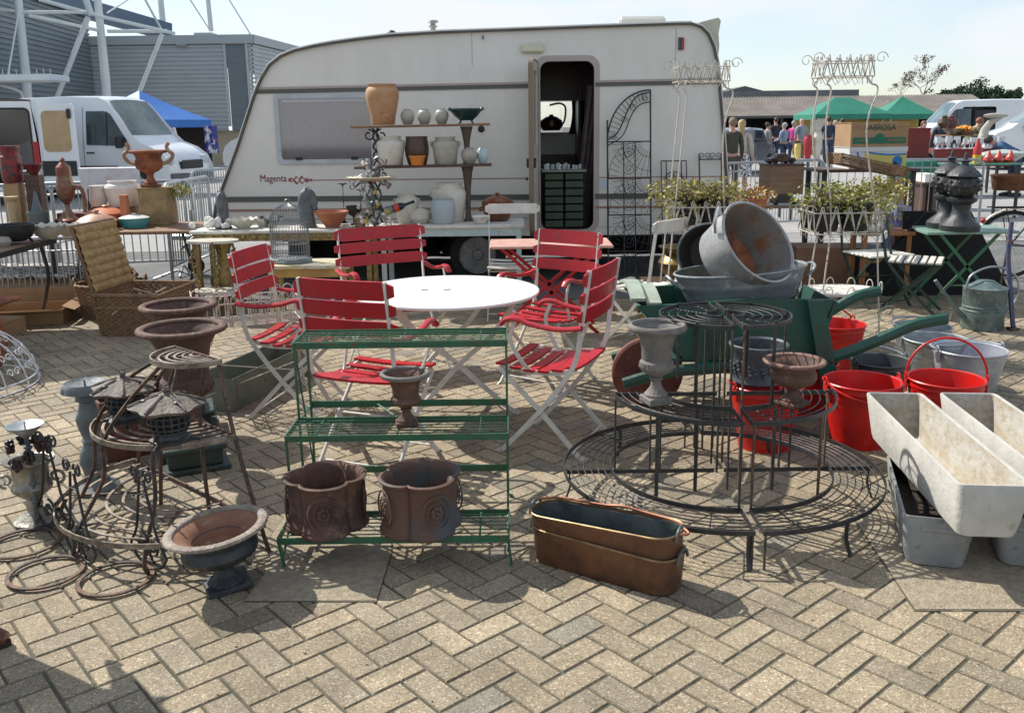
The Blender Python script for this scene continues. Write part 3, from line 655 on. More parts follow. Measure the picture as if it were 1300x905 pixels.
# ------------------------------------------------------------------ classical urns
def urn(label, loc, H, Rr, m, style='campana', rz=0.0, tilt=None, group=None, mrim=None, minner=None, foot=True, name='garden_urn', ped=None, pedm=None):
    t = thing(name, label, 'urn', loc, rz, group, rot=tilt)
    z0 = 0
    if ped:
        b = MB(); b.box((0,0,ped*.10), (Rr*1.5,Rr*1.5,ped*.20), bev=.006); b.box((0,0,ped*.5), (Rr*1.2,Rr*1.2,ped*.62), bev=.006); b.box((0,0,ped*.9), (Rr*1.4,Rr*1.4,ped*.2), bev=.006); obj('pedestal', b, pedm or m, t); z0 = ped; H = H-ped
    fs_ = Rr*(.86 if style != 'slim' else .8)
    b = MB(); b.box((0,0,z0+H*.045), (fs_,fs_,H*.09), bev=.004); obj('plinth', b, m, t)
    if style == 'campana':
        pr = [(.40,.09),(.40,.12),(.34,.14),(.22,.20),(.17,.26),(.17,.30),(.23,.31),(.23,.33),(.18,.34),(.30,.37),(.52,.42),(.60,.47),(.58,.53),(.50,.56),(.52,.58),(.53,.70),(.60,.82),(.74,.91),(.86,.95)]
    elif style == 'squat':
        pr = [(.36,.09),(.36,.13),(.27,.17),(.19,.26),(.18,.33),(.23,.35),(.20,.38),(.42,.43),(.66,.52),(.74,.62),(.72,.72),(.66,.78),(.70,.86),(.80,.92),(.88,.95)]
    else:
        pr = [(.44,.09),(.46,.12),(.40,.16),(.22,.23),(.16,.30),(.16,.34),(.22,.36),(.17,.38),(.30,.42),(.46,.46),(.52,.51),(.48,.56),(.44,.58),(.46,.60),(.46,.74),(.52,.86),(.68,.93),(.84,.96)]
    lo_, hi_ = (.36,.50) if style != 'squat' else (.42,.60)
    def fl(a, z, r):
        f = (z-z0)/H
        if lo_ < f < hi_: return r*(1+.035*math.cos(24*a))
        if .12 < f < .25: return r*(1+.04*math.cos(16*a))
        return r
    prof = [(0,z0+.085*H)]+[(Rr*r, z0+H*z) for r, z in pr] + [(Rr*.80,z0+H*.955),(Rr*.66,z0+H*.90),(Rr*.50,z0+H*.80),(Rr*.44,z0+H*.66),(Rr*.30,z0+H*.60),(0,z0+H*.58)]
    b = MB(); b.lathe(prof, 72, fn=fl); obj('bowl', b, m, t)
    if minner:
        b = MB(); b.lathe([(Rr*.805,z0+H*.958),(Rr*.665,z0+H*.905),(Rr*.505,z0+H*.805),(Rr*.43,z0+H*.67),(Rr*.28,z0+H*.61),(0,z0+H*.60)], 48, caps=False); obj('inside', b, minner, t)
    b = MB(); c = z0+H*.965; rr = Rr*.90
    ring = [(rr+Rr*.10*math.cos(a)*1.0, c+(H*.045 if not ped else H*.026)*math.sin(a)*(1.0)) for a in [2*PI*i/10 for i in range(11)]]
    b.lathe(ring, 96, fn=lambda a, z, r: r*(1+.010*math.cos(48*a)), caps=False); obj('rim', b, mrim or m, t)
    b = MB(); b.lathe([(0,z0+H*.60),(Rr*.34,z0+H*.61),(Rr*.30,z0+H*.63),(0,z0+H*.64)], 20); obj('soil', b, soil, t)
    return t
pale_rim = mat('pale_worn_rim', (.30,.26,.21), (.19,.15,.12), (.38,.34,.29), scale=22, rough=.7, bump=.6)
p = G(275,741); ur = urn('squat cast iron urn with pale rim and rusty inside, nearest of all on the paving', (p.x+.045,p.y-.01,0), .240, .188, cast_dark, 'squat', R(28), mrim=pale_rim, minner=mat('urn_inside', (.26,.13,.075), (.19,.085,.05), (.33,.2,.13), scale=5, rough=.8, bump=.2)); ur.rotation_euler = (R(-2),R(-6),R(28))
urn('small rusty urn with grey rim on the middle tier of the green stand', (-.435,3.53,.461), .225, .102, rust, 'campana', R(10), mrim=stone_grey)
# ------------------------------------------------------------------ nested copper fish kettles
def rr_loop(L, Wd, r, z, n=6):
    return [(x, y, z) for x, y in rrect(-L/2, -Wd/2, L/2, Wd/2, r, n)]
def open_box(b, L, Wd, H, r, taper=.94, th_=.004, n=6, rim=0.0):
    prof = [(taper-.03, 0),(taper,.008),(1,H)]
    loops = [rr_loop(L*k-(0), Wd*(k if L == Wd else 1-(1-k)*L/Wd*.6), r*min(1,k), z, n) for k, z in prof]
    inn = [[(x*(1-2*th_/L), y*(1-2*th_/Wd), z) for x, y, z in lp] for lp in reversed(loops)]
    inn[-1] = [(x, y, z+.006) for x, y, z in inn[-1]]
    allp = loops + inn; m_ = len(allp[0]); vs = [p for lp in allp for p in lp]; fs = []
    for i in range(len(allp)-1):
        for k in range(m_): fs.append((i*m_+k, i*m_+(k+1)%m_, (i+1)*m_+(k+1)%m_, (i+1)*m_+k))
    fs.append(tuple(range(m_-1,-1,-1))); fs.append(tuple((len(allp)-1)*m_+k for k in range(m_)))
    b._add(vs, fs)
tinned = mat('tinned_inside', (.13,.16,.16), (.08,.10,.10), (.2,.22,.2), scale=9, rough=.5, metal=.4)
def kettle(label, loc, rot, L=.60, Wd=.185, H=.142, wire=True):
    t = thing('fish_kettle', label, 'copper pan', loc, rot=rot, group='nested copper fish kettles')
    b = MB(); open_box(b, L, Wd, H, .075, .97); obj('body', b, copper, t)
    b = MB(); open_box(b, L-.012, Wd-.012, H-.006, .070, .97, .003); obj('lining', b, tinned, t)
    b = MB(); b.tube([V(p) for p in rr_loop(L+.004, Wd+.004, .077, H)], .0045, 6, closed=True); obj('rim', b, mat('brass_rim', (.34,.24,.13), (.20,.14,.08), scale=20, rough=.45, metal=.8), t)
    for s in (-1,1):
        b = MB(); P = [(s*(L/2+.004), .045*math.cos(a), H-.02+.042*math.sin(a)) for a in [PI*i/10 for i in range(11)]]
        b.tube(P, .006, 6); obj('handle', b, zinc_dark, t)
    return t
kz = math.atan2(-.28,.43); kc = V((.345,3.155,0))
kettle('lower copper fish kettle carrying the tinned one, on the paving in front', kc, (0,0,kz))
uk = kettle('upper copper fish kettle with open tinned inside and bail, nested tilted in another', kc+V((0,0,.070)), (0,R(-3.2),kz))
b = MB(); b.tube(cat([(-.30,.0,.165),(-.24,.07,.158),(-.05,.09,.152),(.03,.09,.16),(.12,.09,.152),(.26,.06,.152),(.315,0,.158),(.34,-.02,.152),(.31,-.03,.145)],5), .0055, 6); obj('bail', b, mat('copper_wire', (.30,.12,.07), rough=.5, metal=.6), uk)
# ------------------------------------------------------------------ rusty half-round stand at left
def half_stand(label, c, dirn, tiers, m, legs, name='wire_stand', rings=6, group=None, th_=.006, mm=None):
    # dirn: angle of the bulge direction; tiers (cx, cy, z, R, Rin); local bulge = +x
    t = thing(name, label, 'plant stand', (c[0], c[1], 0), dirn, group)
    for (ox, oy, z, Ro, Ri, rg) in tiers:
        b = MB()
        for i in range(rg):
            r = Ro-(Ro-Ri)*i/(rg-1 if rg > 1 else 1)
            P = arc((ox,oy,z), r, -PI/2, PI/2, 22)
            if i == 0: b.tube(P, 1, n=4, flat=(.008,.004) if False else (.003,.011), up=(0,0,1))
            else: b.tube(P, 1, n=4, flat=(th_,.0025), up=(0,0,1))
        obj('tier_rings', b, mm or m, t)
        b = MB()
        b.tube([(ox,oy-Ro,z-.002),(ox,oy+Ro,z-.002)], 1, n=4, flat=(.004,.010), up=(0,0,1))
        for a in (-PI/4, 0, PI/4): b.tube([(ox+Ri*math.cos(a)*.98, oy+Ri*math.sin(a)*.98, z-.006),(ox+Ro*math.cos(a), oy+Ro*math.sin(a), z-.006)], 1, n=4, flat=(.007,.0025), up=(0,0,1))
        obj('tier_bar', b, m, t)
    for L in legs:
        b = MB(); b.tube(cat(L, 4) if len(L) > 2 else L, 1, n=4, flat=(.0075,.004), up=(0,1,0)); obj('leg', b, m, t)
    return t
th0 = math.atan2(-.74,-.67)
def legset():
    L = []
    for s in (-1,1):
        L.append([(-.02,s*.16+.10,.73),(0,s*.375,.44),(0,s*.52,.10),(0,s*.57,.0)])
        L.append([(0,s*.10+.09,.73),(.03,s*.16,.44),(.05,s*.22,.0)])
        L.append([(.11,s*.08+.10,.73),(.18,s*.19+.04,.62),(.28,s*.25,.44),(.30,s*.27,.25),(.36,s*.30,.11)])
        L.append([(.40,s*.36,.10),(.42,s*.38,.04),(.40,s*.37,.0)])
    L.append([(.13,.10,.73),(.24,.03,.60),(.36,0,.44),(.38,0,.28),(.50,0,.10),(.53,0,0)])
    return L
half_stand('rusty half-round three tier wire stand carrying two iron lanterns', (-1.40,3.72), th0,
   [(0,0,.115,.55,.22,6),(-.0,.0,.445,.38,.10,7),(-.02,.10,.735,.185,.03,6)], rusty_iron, legset(), mm=pale_rust, th_=.0055)
# ------------------------------------------------------------------ iron pagoda lanterns
def lantern(label, loc, s=1.0, rz=0.3):
    t = thing('iron_lantern', label, 'lantern', loc, rz, 'cast iron pagoda lanterns', scale=s)
    rm = mat('lantern_roof', (.20,.17,.13), (.12,.10,.085), (.07,.06,.05), scale=18, rough=.7, bump=.7)
    b = MB(); b.lathe([(0,0),(.078,0),(.082,.012),(.066,.02),(.060,.035),(.066,.04),(0,.04)], 6); obj('base', b, cast_dark, t)
    for k in range(3):
        a = 2*PI*k/3; b = MB(); b.tube(cat([(.06*math.cos(a),.06*math.sin(a),.01),(.10*math.cos(a),.10*math.sin(a),-.005),(.105*math.cos(a),.105*math.sin(a),-.0)],3), .010, 6); obj('foot', b, cast_dark, t)
    b = MB()
    for i in range(18):
        a = 2*PI*i/18; b.tube([(r*math.cos(a), r*math.sin(a), z) for r, z in ((.062,.04),(.075,.065),(.078,.085),(.075,.105),(.062,.13))], .005, 4)
    for z, r in ((.045,.065),(.062,.074),(.085,.078),(.108,.074),(.126,.065)): b.tube(arc((0,0,z), r, 0, 2*PI*.999, 24), .005, 4, closed=True)
    obj('cage', b, cast_dark, t)
    b = MB(); b.lathe([(.050,.042),(.062,.085),(.050,.128)], 18, caps=False); obj('liner', b, black_plastic, t)
    def hexr(a, z, r): return r*(1+.10*math.cos(6*a)) if r > .05 else r
    b = MB(); b.lathe([(0,.128),(.065,.130),(.118,.132),(.132,.146),(.095,.160),(.062,.176),(.030,.186),(0,.188)], 48, fn=hexr); roof = obj('roof', b, rm, t)
    for k in range(6):
        a = 2*PI*k/6; b = MB(); b.tube([(r*math.cos(a), r*math.sin(a), z) for r, z in ((.03,.190),(.07,.177),(.11,.165),(.142,.152))], .005, 5); obj('rib', b, rm, roof)
    for k in range(3):
        a = 2*PI*(k+.5)/3; b = MB(); c = (.080*math.cos(a), .080*math.sin(a), .170); b.sphere(c, .014, 8, 5, (1,1,.5)); obj('vent', b, black_plastic, roof)
    b = MB(); b.lathe([(.030,.184),(.020,.192),(.010,.198),(.016,.206),(.010,.216),(0,.218)], 14); b.tube(arc((0,0,.214), .012, 0, PI, 8, 'y'), .003, 5); obj('finial', b, rm, roof)
    return t
p = G(217,560,.45); lantern('larger iron pagoda lantern with sand coloured roof, nearer one on the rusty stand', (p.x,p.y,.452), 1.02)
p = G(159,536,.45); lantern('iron pagoda lantern farther back on the rusty stand, beside the grey pillar', (p.x,p.y+.02,.452), .98, .9)
# ------------------------------------------------------------------ big rusty urns
p = G(243,582); g_ped = mat('green_pedestal', (.02,.035,.03), (.03,.05,.045), (.08,.05,.03), scale=8, rough=.5)
urn('tall rusty urn on a dark green pedestal, the nearer of the two big urns', (-1.62,4.34,0), .72, .215, rust, 'campana', R(25), group='big rusty urns on pedestals', ped=.13, pedm=g_ped)
urn('big rusty urn partly hidden behind the nearer one, beside the wicker hamper', (-1.83,4.88,0), .73, .205, rust, 'campana', R(20), group='big rusty urns on pedestals', ped=.13, pedm=g_ped)
# grey candle pillar
t = thing('pillar_stand', 'blue-grey cast pillar with scalloped dish top behind the rusty stand', 'candle stand', (-1.97,4.02,0))
b = MB(); b.lathe([(0,0),(.10,0),(.105,.02),(.07,.04),(.045,.07),(.05,.10),(.062,.14),(.055,.19),(.035,.23),(.045,.245),(.035,.26),(.05,.31),(.058,.35),(.04,.40),(.032,.43),(.05,.44),(.045,.46),(.05,.49),(0,.49)], 28); obj('column', b, lead_grey, t)
b = MB(); b.lathe([(.045,.48),(.075,.475),(.105,.485),(.100,.51),(.088,.525),(.075,.515),(.03,.505),(0,.505)], 64, fn=lambda a, z, r: r*(1+.03*math.cos(28*a)) if r > .09 else r); b.tube([(0,0,.5),(0,0,.535)], .005, 6); obj('dish', b, lead_grey, t)
# planked box
t = thing('wooden_crate', 'open reddish brown wooden crate on the paving behind the lanterns', 'crate', (-2.02,4.62,0), R(38))
mbx = mat('mahogany_box', (.14,.045,.028), (.09,.03,.02), scale=4, rough=.5, stretch=(6,1,1))
for (x, y, sx, sy) in ((0,-.18,.42,.014),(0,.18,.42,.014),(-.203,0,.014,.346),(.203,0,.014,.346)):
    b = MB(); b.box((x,y,.16), (sx,sy,.32), bev=.003); obj('side_board', b, mbx, t)
b = MB(); b.box((0,0,.012), (.39,.344,.014)); obj('bottom_board', b, mbx, t)
# silver urn with metal flower candle lamp
t = thing('silver_urn', 'silver painted urn with a dark metal flower lamp at the far left', 'urn', (-2.07,3.66,0), R(15))
sil = mat('silver_paint', (.34,.32,.27), (.20,.185,.155), (.10,.08,.065), scale=12, rough=.4, metal=.5, bump=.4)
b = MB(); b.lathe([(0,0),(.085,0),(.09,.015),(.05,.04),(.03,.06),(.035,.09),(.03,.11),(.075,.15),(.082,.17),(.07,.19),(.072,.25),(.085,.275),(.10,.28),(.10,.29),(.08,.285),(.06,.2),(0,.2)], 28, fn=lambda a, z, r: r*(1+.03*math.cos(14*a)) if .12 < z < .2 else r); obj('bowl', b, sil, t)
for s in (-1,1):
    b = MB(); b.tube(spiral((s*.10,0,.20), .035, .012, -PI/2, 1.1*s, 14), .007, 6); obj('handle', b, sil, t)
b = MB(); b.tube([(.02,-.07,.04),(.02,-.06,.36),(.015,-.05,.42)], .010, 8)
for z in (.12,.2,.30,.36): b.sphere((.02,-.062,z), .018, 10, 6, (1,1,.6))
obj('lamp_stem', b, zinc_dark, t)
b = MB(); b.lathe([(.012,.40),(.03,.415),(.072,.452),(.074,.456),(.05,.445),(0,.425)], 28, (.015,-.05,0)); b.tube([(.015,-.05,.42),(.015,-.05,.47)], .003, 5); obj('drip_dish', b, zinc, t)
fm = mat('dark_leaf_metal', (.045,.022,.02), (.03,.03,.035), (.09,.05,.04), scale=20, rough=.4, metal=.3)
rnd = random.Random(5)
for k in range(9):
    a = 2*PI*k/9; b = MB(); c = V((.015+.075*math.cos(a), -.05+.075*math.sin(a), .33+rnd.uniform(-.03,.05)))
    for j in range(5):
        q = 2*PI*j/5+k; b.sphere(c+V((.018*math.cos(q)*abs(math.sin(a))+.004, .018*math.cos(q)*math.cos(a), .018*math.sin(q))), .015, 6, 4, (.8,.8,1))
    b.sphere(c, .010, 6, 4); obj('metal_flower', b, fm, t)
# wrought iron ring plant holders
def ring_holder(label, loc, rz, Rg=.14, H=.46):
    t = thing('ring_holder', label, 'plant holder', loc, rz, 'scrolled ring plant holders on the paving')
    m = black_iron
    b = MB(); b.tube(arc((0,-Rg-.01,.012), Rg, 0, 2*PI*.998, 36), 1, n=4, closed=True, flat=(.008,.0035), up=(0,0,1)); obj('ring', b, rusty_iron, t)
    for s in (-1,1):
        b = MB(); b.tube(cat([(s*.015,0,H-.01),(s*.035,.0,H*.75),(s*.07,.0,H*.4),(s*.115,0,H*.22),(s*.12,0,.06),(s*.07,0,.015),(s*.0,-.003,.03)],6)+spiral((s*.045,0,.075), .045, .012, -PI/2-.2*s, .9*-s, 14), .0055, 6)
        b.tube(spiral((s*.045,0,H+.008), .032, .007, PI if s > 0 else 0, -1.35*s, 20), .005, 6); b.tube(spiral((s*.035,.0,.10), .04, .010, PI/2, 1.2*s, 16), .005, 6)
        obj('scroll_upright', b, m, t)
    b = MB(); b.tube([(-.105,0,H*.24),(.105,0,H*.24)], .0045, 6); b.tube([(-.03,0,H*.8),(.03,0,H*.8)], .006, 6); obj('cross_bar', b, m, t)
    return t
p = G(145,738); ring_holder('scrolled iron ring plant holder nearest the squat urn, its ring toward the camera', (p.x+.091,p.y+.113,0), R(-38), .13, .37)
p = G(57,730); ring_holder('scrolled iron ring plant holder, middle one of the three, below the rusty stand', (p.x+.093,p.y+.11,0), R(-40), .13, .38)
p = G(30,692); ring_holder('scrolled iron ring plant holder at the left edge, below the silver urn', (p.x+.075,p.y+.125,0), R(-30), .135, .40)
# ------------------------------------------------------------------ green zinc trough and white wire planter
t = thing('metal_trough', 'long weathered grey-green metal trough on the paving beside the big urns', 'trough', (-1.66,5.66,0), R(-17))
gz = mat('green_zinc', (.12,.14,.11), (.17,.18,.14), (.08,.075,.055), scale=5, rough=.6, metal=.2, bump=.2)
b = MB(); b.box((-.13,0,.10), (.008,.92,.20)); b.box((.13,0,.10), (.008,.92,.20)); b.box((0,-.464,.10), (.268,.008,.20)); b.box((0,.464,.10), (.268,.008,.20)); b.box((0,0,.008), (.25,.91,.01)); obj('body', b, gz, t)
b = MB(); b.tube([(-.134,-.468,.20),(.134,-.468,.20),(.134,.468,.20),(-.134,.468,.20)], .006, 6, closed=True); obj('rim', b, gz, t)
def hoop_row(b, P0, P1, z, n, r, h, wr=.0032):
    P0, P1 = V(P0), V(P1); d = (P1-P0)/n; u = d.normalized()
    for i in range(n):
        c = P0+d*(i+.5); rr = d.length*r
        b.tube([V((c.x,c.y,z-h))-u*rr*.9] + [V((c.x,c.y,z))+u*math.cos(a)*rr+V((0,0,1))*math.sin(a)*rr*1.15 for a in [PI-PI*k/8 for k in range(9)]] + [V((c.x,c.y,z-h))+u*rr*.9], wr, 5)
def wire_planter(label, loc, rz, L, Wd, H, hh=.15, legs=True, name='wire_planter', n=9, m=white_iron, group=None):
    t = thing(name, label, 'wire planter', loc, rz, group)
    b = MB(); c = [(-L/2,-Wd/2),(L/2,-Wd/2),(L/2,Wd/2),(-L/2,Wd/2)]
    nn = [n, max(3,int(n*Wd/L)), n, max(3,int(n*Wd/L))]
    for i in range(4):
        P0, P1 = (*c[i],0), (*c[(i+1)%4],0); hoop_row(b, P0, P1, H, nn[i], .42, hh); hoop_row(b, P0, P1, H-.06, nn[i], .62, hh-.06)
        for z in (H-.015, H-hh): b.tube([(P0[0],P0[1],z),(P1[0],P1[1],z)], .0045, 5)
    obj('wire_sides', b, m, t)
    b = MB()
    for k in range(9): y = -Wd/2+Wd*k/8; b.tube([(-L/2,y,H-hh),(L/2,y,H-hh)], .003, 4)
    obj('wire_floor', b, m, t)
    if legs:
        for x, y in c:
            b = MB(); b.tube(cat([(x*.96,y*.96,H-hh),(x*.9,y*.9,H*.5),(x*.98,y*.98,.12),(x*1.1,y*1.05,.02),(x*1.16,y*1.05,.03),(x*1.15,y*1.05,.06)],4), .006, 6); b.tube(spiral((x*.80,y*.96,H-hh-.07), .06, .02, PI/2, 1, 12), .0035, 5); obj('leg', b, m, t)
        b = MB()
        b.tube([(-L*.45,-Wd*.45,H*.45),(L*.45,Wd*.45,H*.2)], .0035, 5); b.tube([(-L*.45,-Wd*.46,H*.15),(L*.45,-Wd*.46,H*.4)], .0035, 5); obj('brace', b, m, t)
    return t
wire_planter('cream wire hoop planter on curled legs behind the big urns and the leftmost red chair', (-1.62,5.42,0), R(22), .62, .30, .66)
# ------------------------------------------------------------------ wicker
wick = mat('wicker', (.26,.15,.075), (.17,.095,.05), (.34,.22,.12), scale=22, rough=.75, bump=.6)
straw = mat('straw_bands', (.46,.31,.14), (.34,.21,.09), (.54,.40,.22), scale=16, rough=.8, bump=.5)
def weave_wall(b, P0, P1, z0, z1, flare=0.0, th_=.014, rows=None, pitch=.030, amp=.006):
    # woven wall: rows of osier with over-under ripple
    P0, P1 = V(P0), V(P1); d = P1-P0; L = d.length; u = d.normalized(); nrm = V((u.y,-u.x,0))
    rows = rows or int((z1-z0)/.018); nu = max(4, int(L/pitch)*4)
    for i in range(rows):
        z = z0+(z1-z0)*(i+.5)/rows
        P = [P0+u*(L*k/nu)+nrm*(amp*math.sin(2*PI*(L*k/nu)/(2*pitch)+PI*i)+flare*(z-z0))+V((0,0,z)) for k in range(nu+1)]
        b.tube(P, (z1-z0)/rows*.56, 4, cap=False)
def wicker_box(b, L, Wd, H, z0=0, flare=.08):
    c = [(-L/2,-Wd/2),(L/2,-Wd/2),(L/2,Wd/2),(-L/2,Wd/2)]
    for i in range(4): weave_wall(b, (*c[i],0), (*c[(i+1)%4],0), z0, H, flare)
    for sx in (-1,1):
        for sy in (-1,1): b.tube([(sx*L/2,sy*Wd/2,z0),(sx*(L/2+flare*H),sy*(Wd/2+flare*H),H)], .014, 6)
hz_ = math.atan2(7.85-7.2, -3.37+3.45)
t = thing('wicker_hamper', 'open wicker hamper with raised straw banded lid on the paving', 'hamper', (-3.10,7.56,0), R(-6))
b = MB(); wicker_box(b, .50, .60, .34); obj('basket_body', b, wick, t)
b = MB(); b.tube([(sx*.285,sy*.335,.345) for sx, sy in ((-1,-1),(1,-1),(1,1),(-1,1))], .017, 6, closed=True); b.tube([(sx*.275,sy*.325,.24) for sx, sy in ((-1,-1),(1,-1),(1,1),(-1,1))], .012, 6, closed=True); obj('braided_rim', b, wick, t)
b = MB(); b.box((0,0,.015), (.50,.60,.02)); b.box((0,0,.17), (.44,.54,.30)); b.v = b.v[:8]; b.f = b.f[:6]; obj('basket_floor', b, wick, t)
b = MB(); lw, lh = .62, .54
def lid(u_, v_):
    band = abs(math.sin(PI*v_*8)); k = .012*band+.003*math.sin(u_*150)*band
    return V((-.295-k-.12*v_*1.0+.0, -lw/2+lw*u_, .36+lh*v_))
b.grid(lid, 120, 64); b.grid(lambda u_, v_: lid(u_, v_)+V((.026+2*(.012*abs(math.sin(PI*v_*8))),0,0)), 120, 64)
obj('lid_straw', b, straw, t, fix=False)
b = MB(); b.tube([(-.285,-lw/2,.36),(-.285,lw/2,.36),(-.405,lw/2,.36+lh),(-.405,-lw/2,.36+lh)], .018, 6, closed=True)
obj('lid_frame', b, wick, t)
b = MB(); rnd = random.Random(9)
for k in range(14):
    a = V((rnd.uniform(-.2,.2), rnd.uniform(-.25,.25), .22+rnd.random()*.08)); b.tube([a, a+V((rnd.uniform(-.2,.2), rnd.uniform(-.2,.2), rnd.uniform(-.02,.08)))], .008, 5)
o = obj('kindling_sticks', b, mat('stick', (.42,.34,.24), rough=.8)); o.location = t.location; tag(o, 'pale sticks and bits lying inside the open wicker hamper', 'sticks')
def round_basket(label, loc, rz, r, H, tiltrot=None, squash=.8):
    t = thing('wicker_basket', label, 'basket', loc, rz, 'round wicker baskets', rot=tiltrot)
    b = MB(); rows = int(H/.017)
    for i in range(rows):
        z = H*(i+.5)/rows; rr = r*(.82+.18*z/H); n = 90
        b.tube([(rr*math.cos(a)*(1+.02*math.sin(a*22+PI*i)), squash*rr*math.sin(a)*(1+.02*math.sin(a*22+PI*i)), z) for a in [2*PI*k/n for k in range(n)]], H/rows*.56, 4, closed=True)
    obj('woven_wall', b, wick, t)
    b = MB(); b.lathe([(0,.006),(r*.8,.006),(r*.8,.016),(0,.016)], 24, squash=squash); obj('basket_floor', b, wick, t)
    b = MB(); b.tube([(r*math.cos(a), squash*r*math.sin(a), H+.004*math.sin(a*24)) for a in [2*PI*k/72 for k in range(72)]], .015, 6, closed=True); obj('braided_rim', b, wick, t)
    for s in (-1,1):
        b = MB(); b.tube([(s*r*1.0, .07*math.cos(a), H+.06*math.sin(a)) for a in [PI*k/10 for k in range(11)]], .011, 6); obj('handle', b, wick, t)
    return t
p = G(197,375); round_basket('brown round wicker basket on the paving behind the open hamper', (p.x,8.15,0), R(15), .30, .30)
round_basket('small dark wicker basket lying tilted inside the round one', (p.x+.02,8.17,.24), 0, .21, .17, tiltrot=(R(35),R(12),0))
# white wire dome
t = thing('wire_dome', 'white scrolled wire dome lying on the paving at the left edge', 'wire dome', (-3.78,5.78,0), R(0))
wd_ = mat('white_wire', (.72,.73,.74), (.55,.56,.58), scale=12, rough=.4)
Rd, Hd = .58, .44
b = MB()
for i in range(18):
    a = 2*PI*i/18; b.tube([(Rd*math.cos(f)*math.cos(a), Rd*math.cos(f)*math.sin(a), Hd*math.sin(f)) for f in [PI/2*k/10*.96 for k in range(11)]], .005, 5)
obj('ribs', b, wd_, t)
b = MB()
for f in (0,.12,.95): b.tube(arc((0,0,.006+Hd*math.sin(f)), Rd*math.cos(f), 0, 2*PI*.999, 48), .006, 5, closed=True)
obj('hoops', b, wd_, t)
b = MB()
for i in range(18):
    a = 2*PI*(i+.5)/18; e1 = V((-math.sin(a),math.cos(a),0)); n_ = V((math.cos(a),math.sin(a),0))
    for f, s in ((.30,1),(.30,-1),(.52,1),(.52,-1)):
        c = n_*Rd*math.cos(f)+V((0,0,Hd*math.sin(f))); e2 = (V((0,0,1))*math.cos(f)-n_*math.sin(f))
        b.tube(spiral(c+e1*s*.030, .030, .008, 0, 1.1, 14, e1*s, e2), .004, 4)
obj('scrolls', b, wd_, t)
# ------------------------------------------------------------------ two half-round black wire stands back to back
def half_round(label, c, s, m, m2):
    # s=+1 bulges to +x, straight side along y
    t = thing('half_round_stand', label, 'plant stand', (c[0], c[1], 0), 0 if s > 0 else PI, 'half-round black wire stands back to back')
    for (z, Ro, Ri, rg, h) in ((.15,.67,.46,8,.012),(.505,.455,.25,7,.011),(.845,.255,.06,6,.010)):
        b = MB()
        for i in range(rg):
            r = Ro-(Ro-Ri)*i/(rg-1); P = arc((.012,0,z), r, -PI/2 if (s > 0 or z != .505) else 0, PI/2 if (s < 0 or z != .505) else 0, 26)
            if i in (0, rg-1): b.tube(P, 1, n=4, flat=(.003,h*.8), up=(0,0,1))
            else: b.tube(P, .0026, 5)
        obj('tier_rings', b, m, t)
        for y0, y1 in [q_ for q_ in ((-Ro,-Ri),(Ri,Ro)) if z != .505 or q_[0]*s < 0]: b = MB(); b.tube([(.008,y0,z),(.008,y1,z)], 1, n=4, flat=(.003,.009), up=(0,0,1)); obj('tier_bar', b, m, t)
        for a in [q_ for q_ in (PI/4, -PI/4, PI/2.4, -PI/2.4) if z != .505 or q_*s < 0]: b = MB(); b.tube([(Ri*math.cos(a), Ri*math.sin(a), z-.008),(Ro*math.cos(a), Ro*math.sin(a), z-.008)], .003, 5); obj('tier_bar', b, m, t)
        b = MB(); b.tube([(.012,0,z-.012),(Ro,0,z-.012)], 1, n=4, flat=(.003,.009), up=(0,0,1)); obj('tier_bar', b, m, t)
    P = [(.012,-.25,.86),(.012,-.455,.505),(.012,-.67,.15)]
    for y in (-1, 1):
        for (yy, z0, z1) in ((.25,.86,.15),(.452,.505,.15),(.665,.15,.0),(.055,.86,.15)):
            if z0 == .505 and y*s > 0: continue
            b = MB(); b.tube([(.014,y*yy,z0),(.014,y*yy,z1)], 1, n=4, flat=(.007,.0035), up=(1,0,0)); obj('upright', b, m2, t)
    for (a, r, z0, z1) in [q_ for q_ in ((PI/4,.455,.505,.15),(-PI/4,.455,.505,.15),(0,.455,.505,.15),(0,.255,.86,.15),(.95,.255,.86,.505),(-.95,.255,.86,.505),(0,.30,.505,.15),(-PI/3*s,.3,.505,.15)) if q_[2] != .505 or q_[0]*s <= 0]:
        b = MB(); b.tube([(r*math.cos(a),r*math.sin(a),z0),(r*math.cos(a),r*math.sin(a),z1)], 1, n=4, flat=(.007,.0035), up=(math.cos(a),math.sin(a),0)); obj('upright', b, m2 if r > .3 else m, t)
    for a in (-PI/3.2, 0, PI/3.2, PI/2.05):
        b = MB(); ca_, sa_ = math.cos(a), math.sin(a); b.tube(cat([(.66*ca_,.66*sa_,.15),(.655*ca_,.655*sa_,.07),(.68*ca_,.68*sa_,.0)],3), 1, n=4, flat=(.008,.0035), up=(ca_,sa_,0)); obj('foot', b, m, t)
    return t
half_round('left half of a round three tier black wire stand, carrying the tall grey urn', (.905,3.81), -1, black_iron, black_iron)
half_round('right half of a round three tier wire stand, rustier, carrying the squat pinkish urn', (.925,3.81), 1, black_iron, rusty_iron)
# tangle of thin wires where the stands meet
urn('tall slim weathered grey urn on the middle tier of the black wire stand', (.595,3.62,.515), .335, .120, stone_grey, 'campana', R(20))
pinkrust = mat('pink_rust', (.26,.15,.115), (.16,.085,.065), (.34,.24,.2), scale=12, rough=.8, bump=.6)
urn('squat pinkish rusty urn on the middle tier of the right wire stand', (1.15,3.575,.515), .19, .125, rust, 'squat', R(32), mrim=pinkrust)
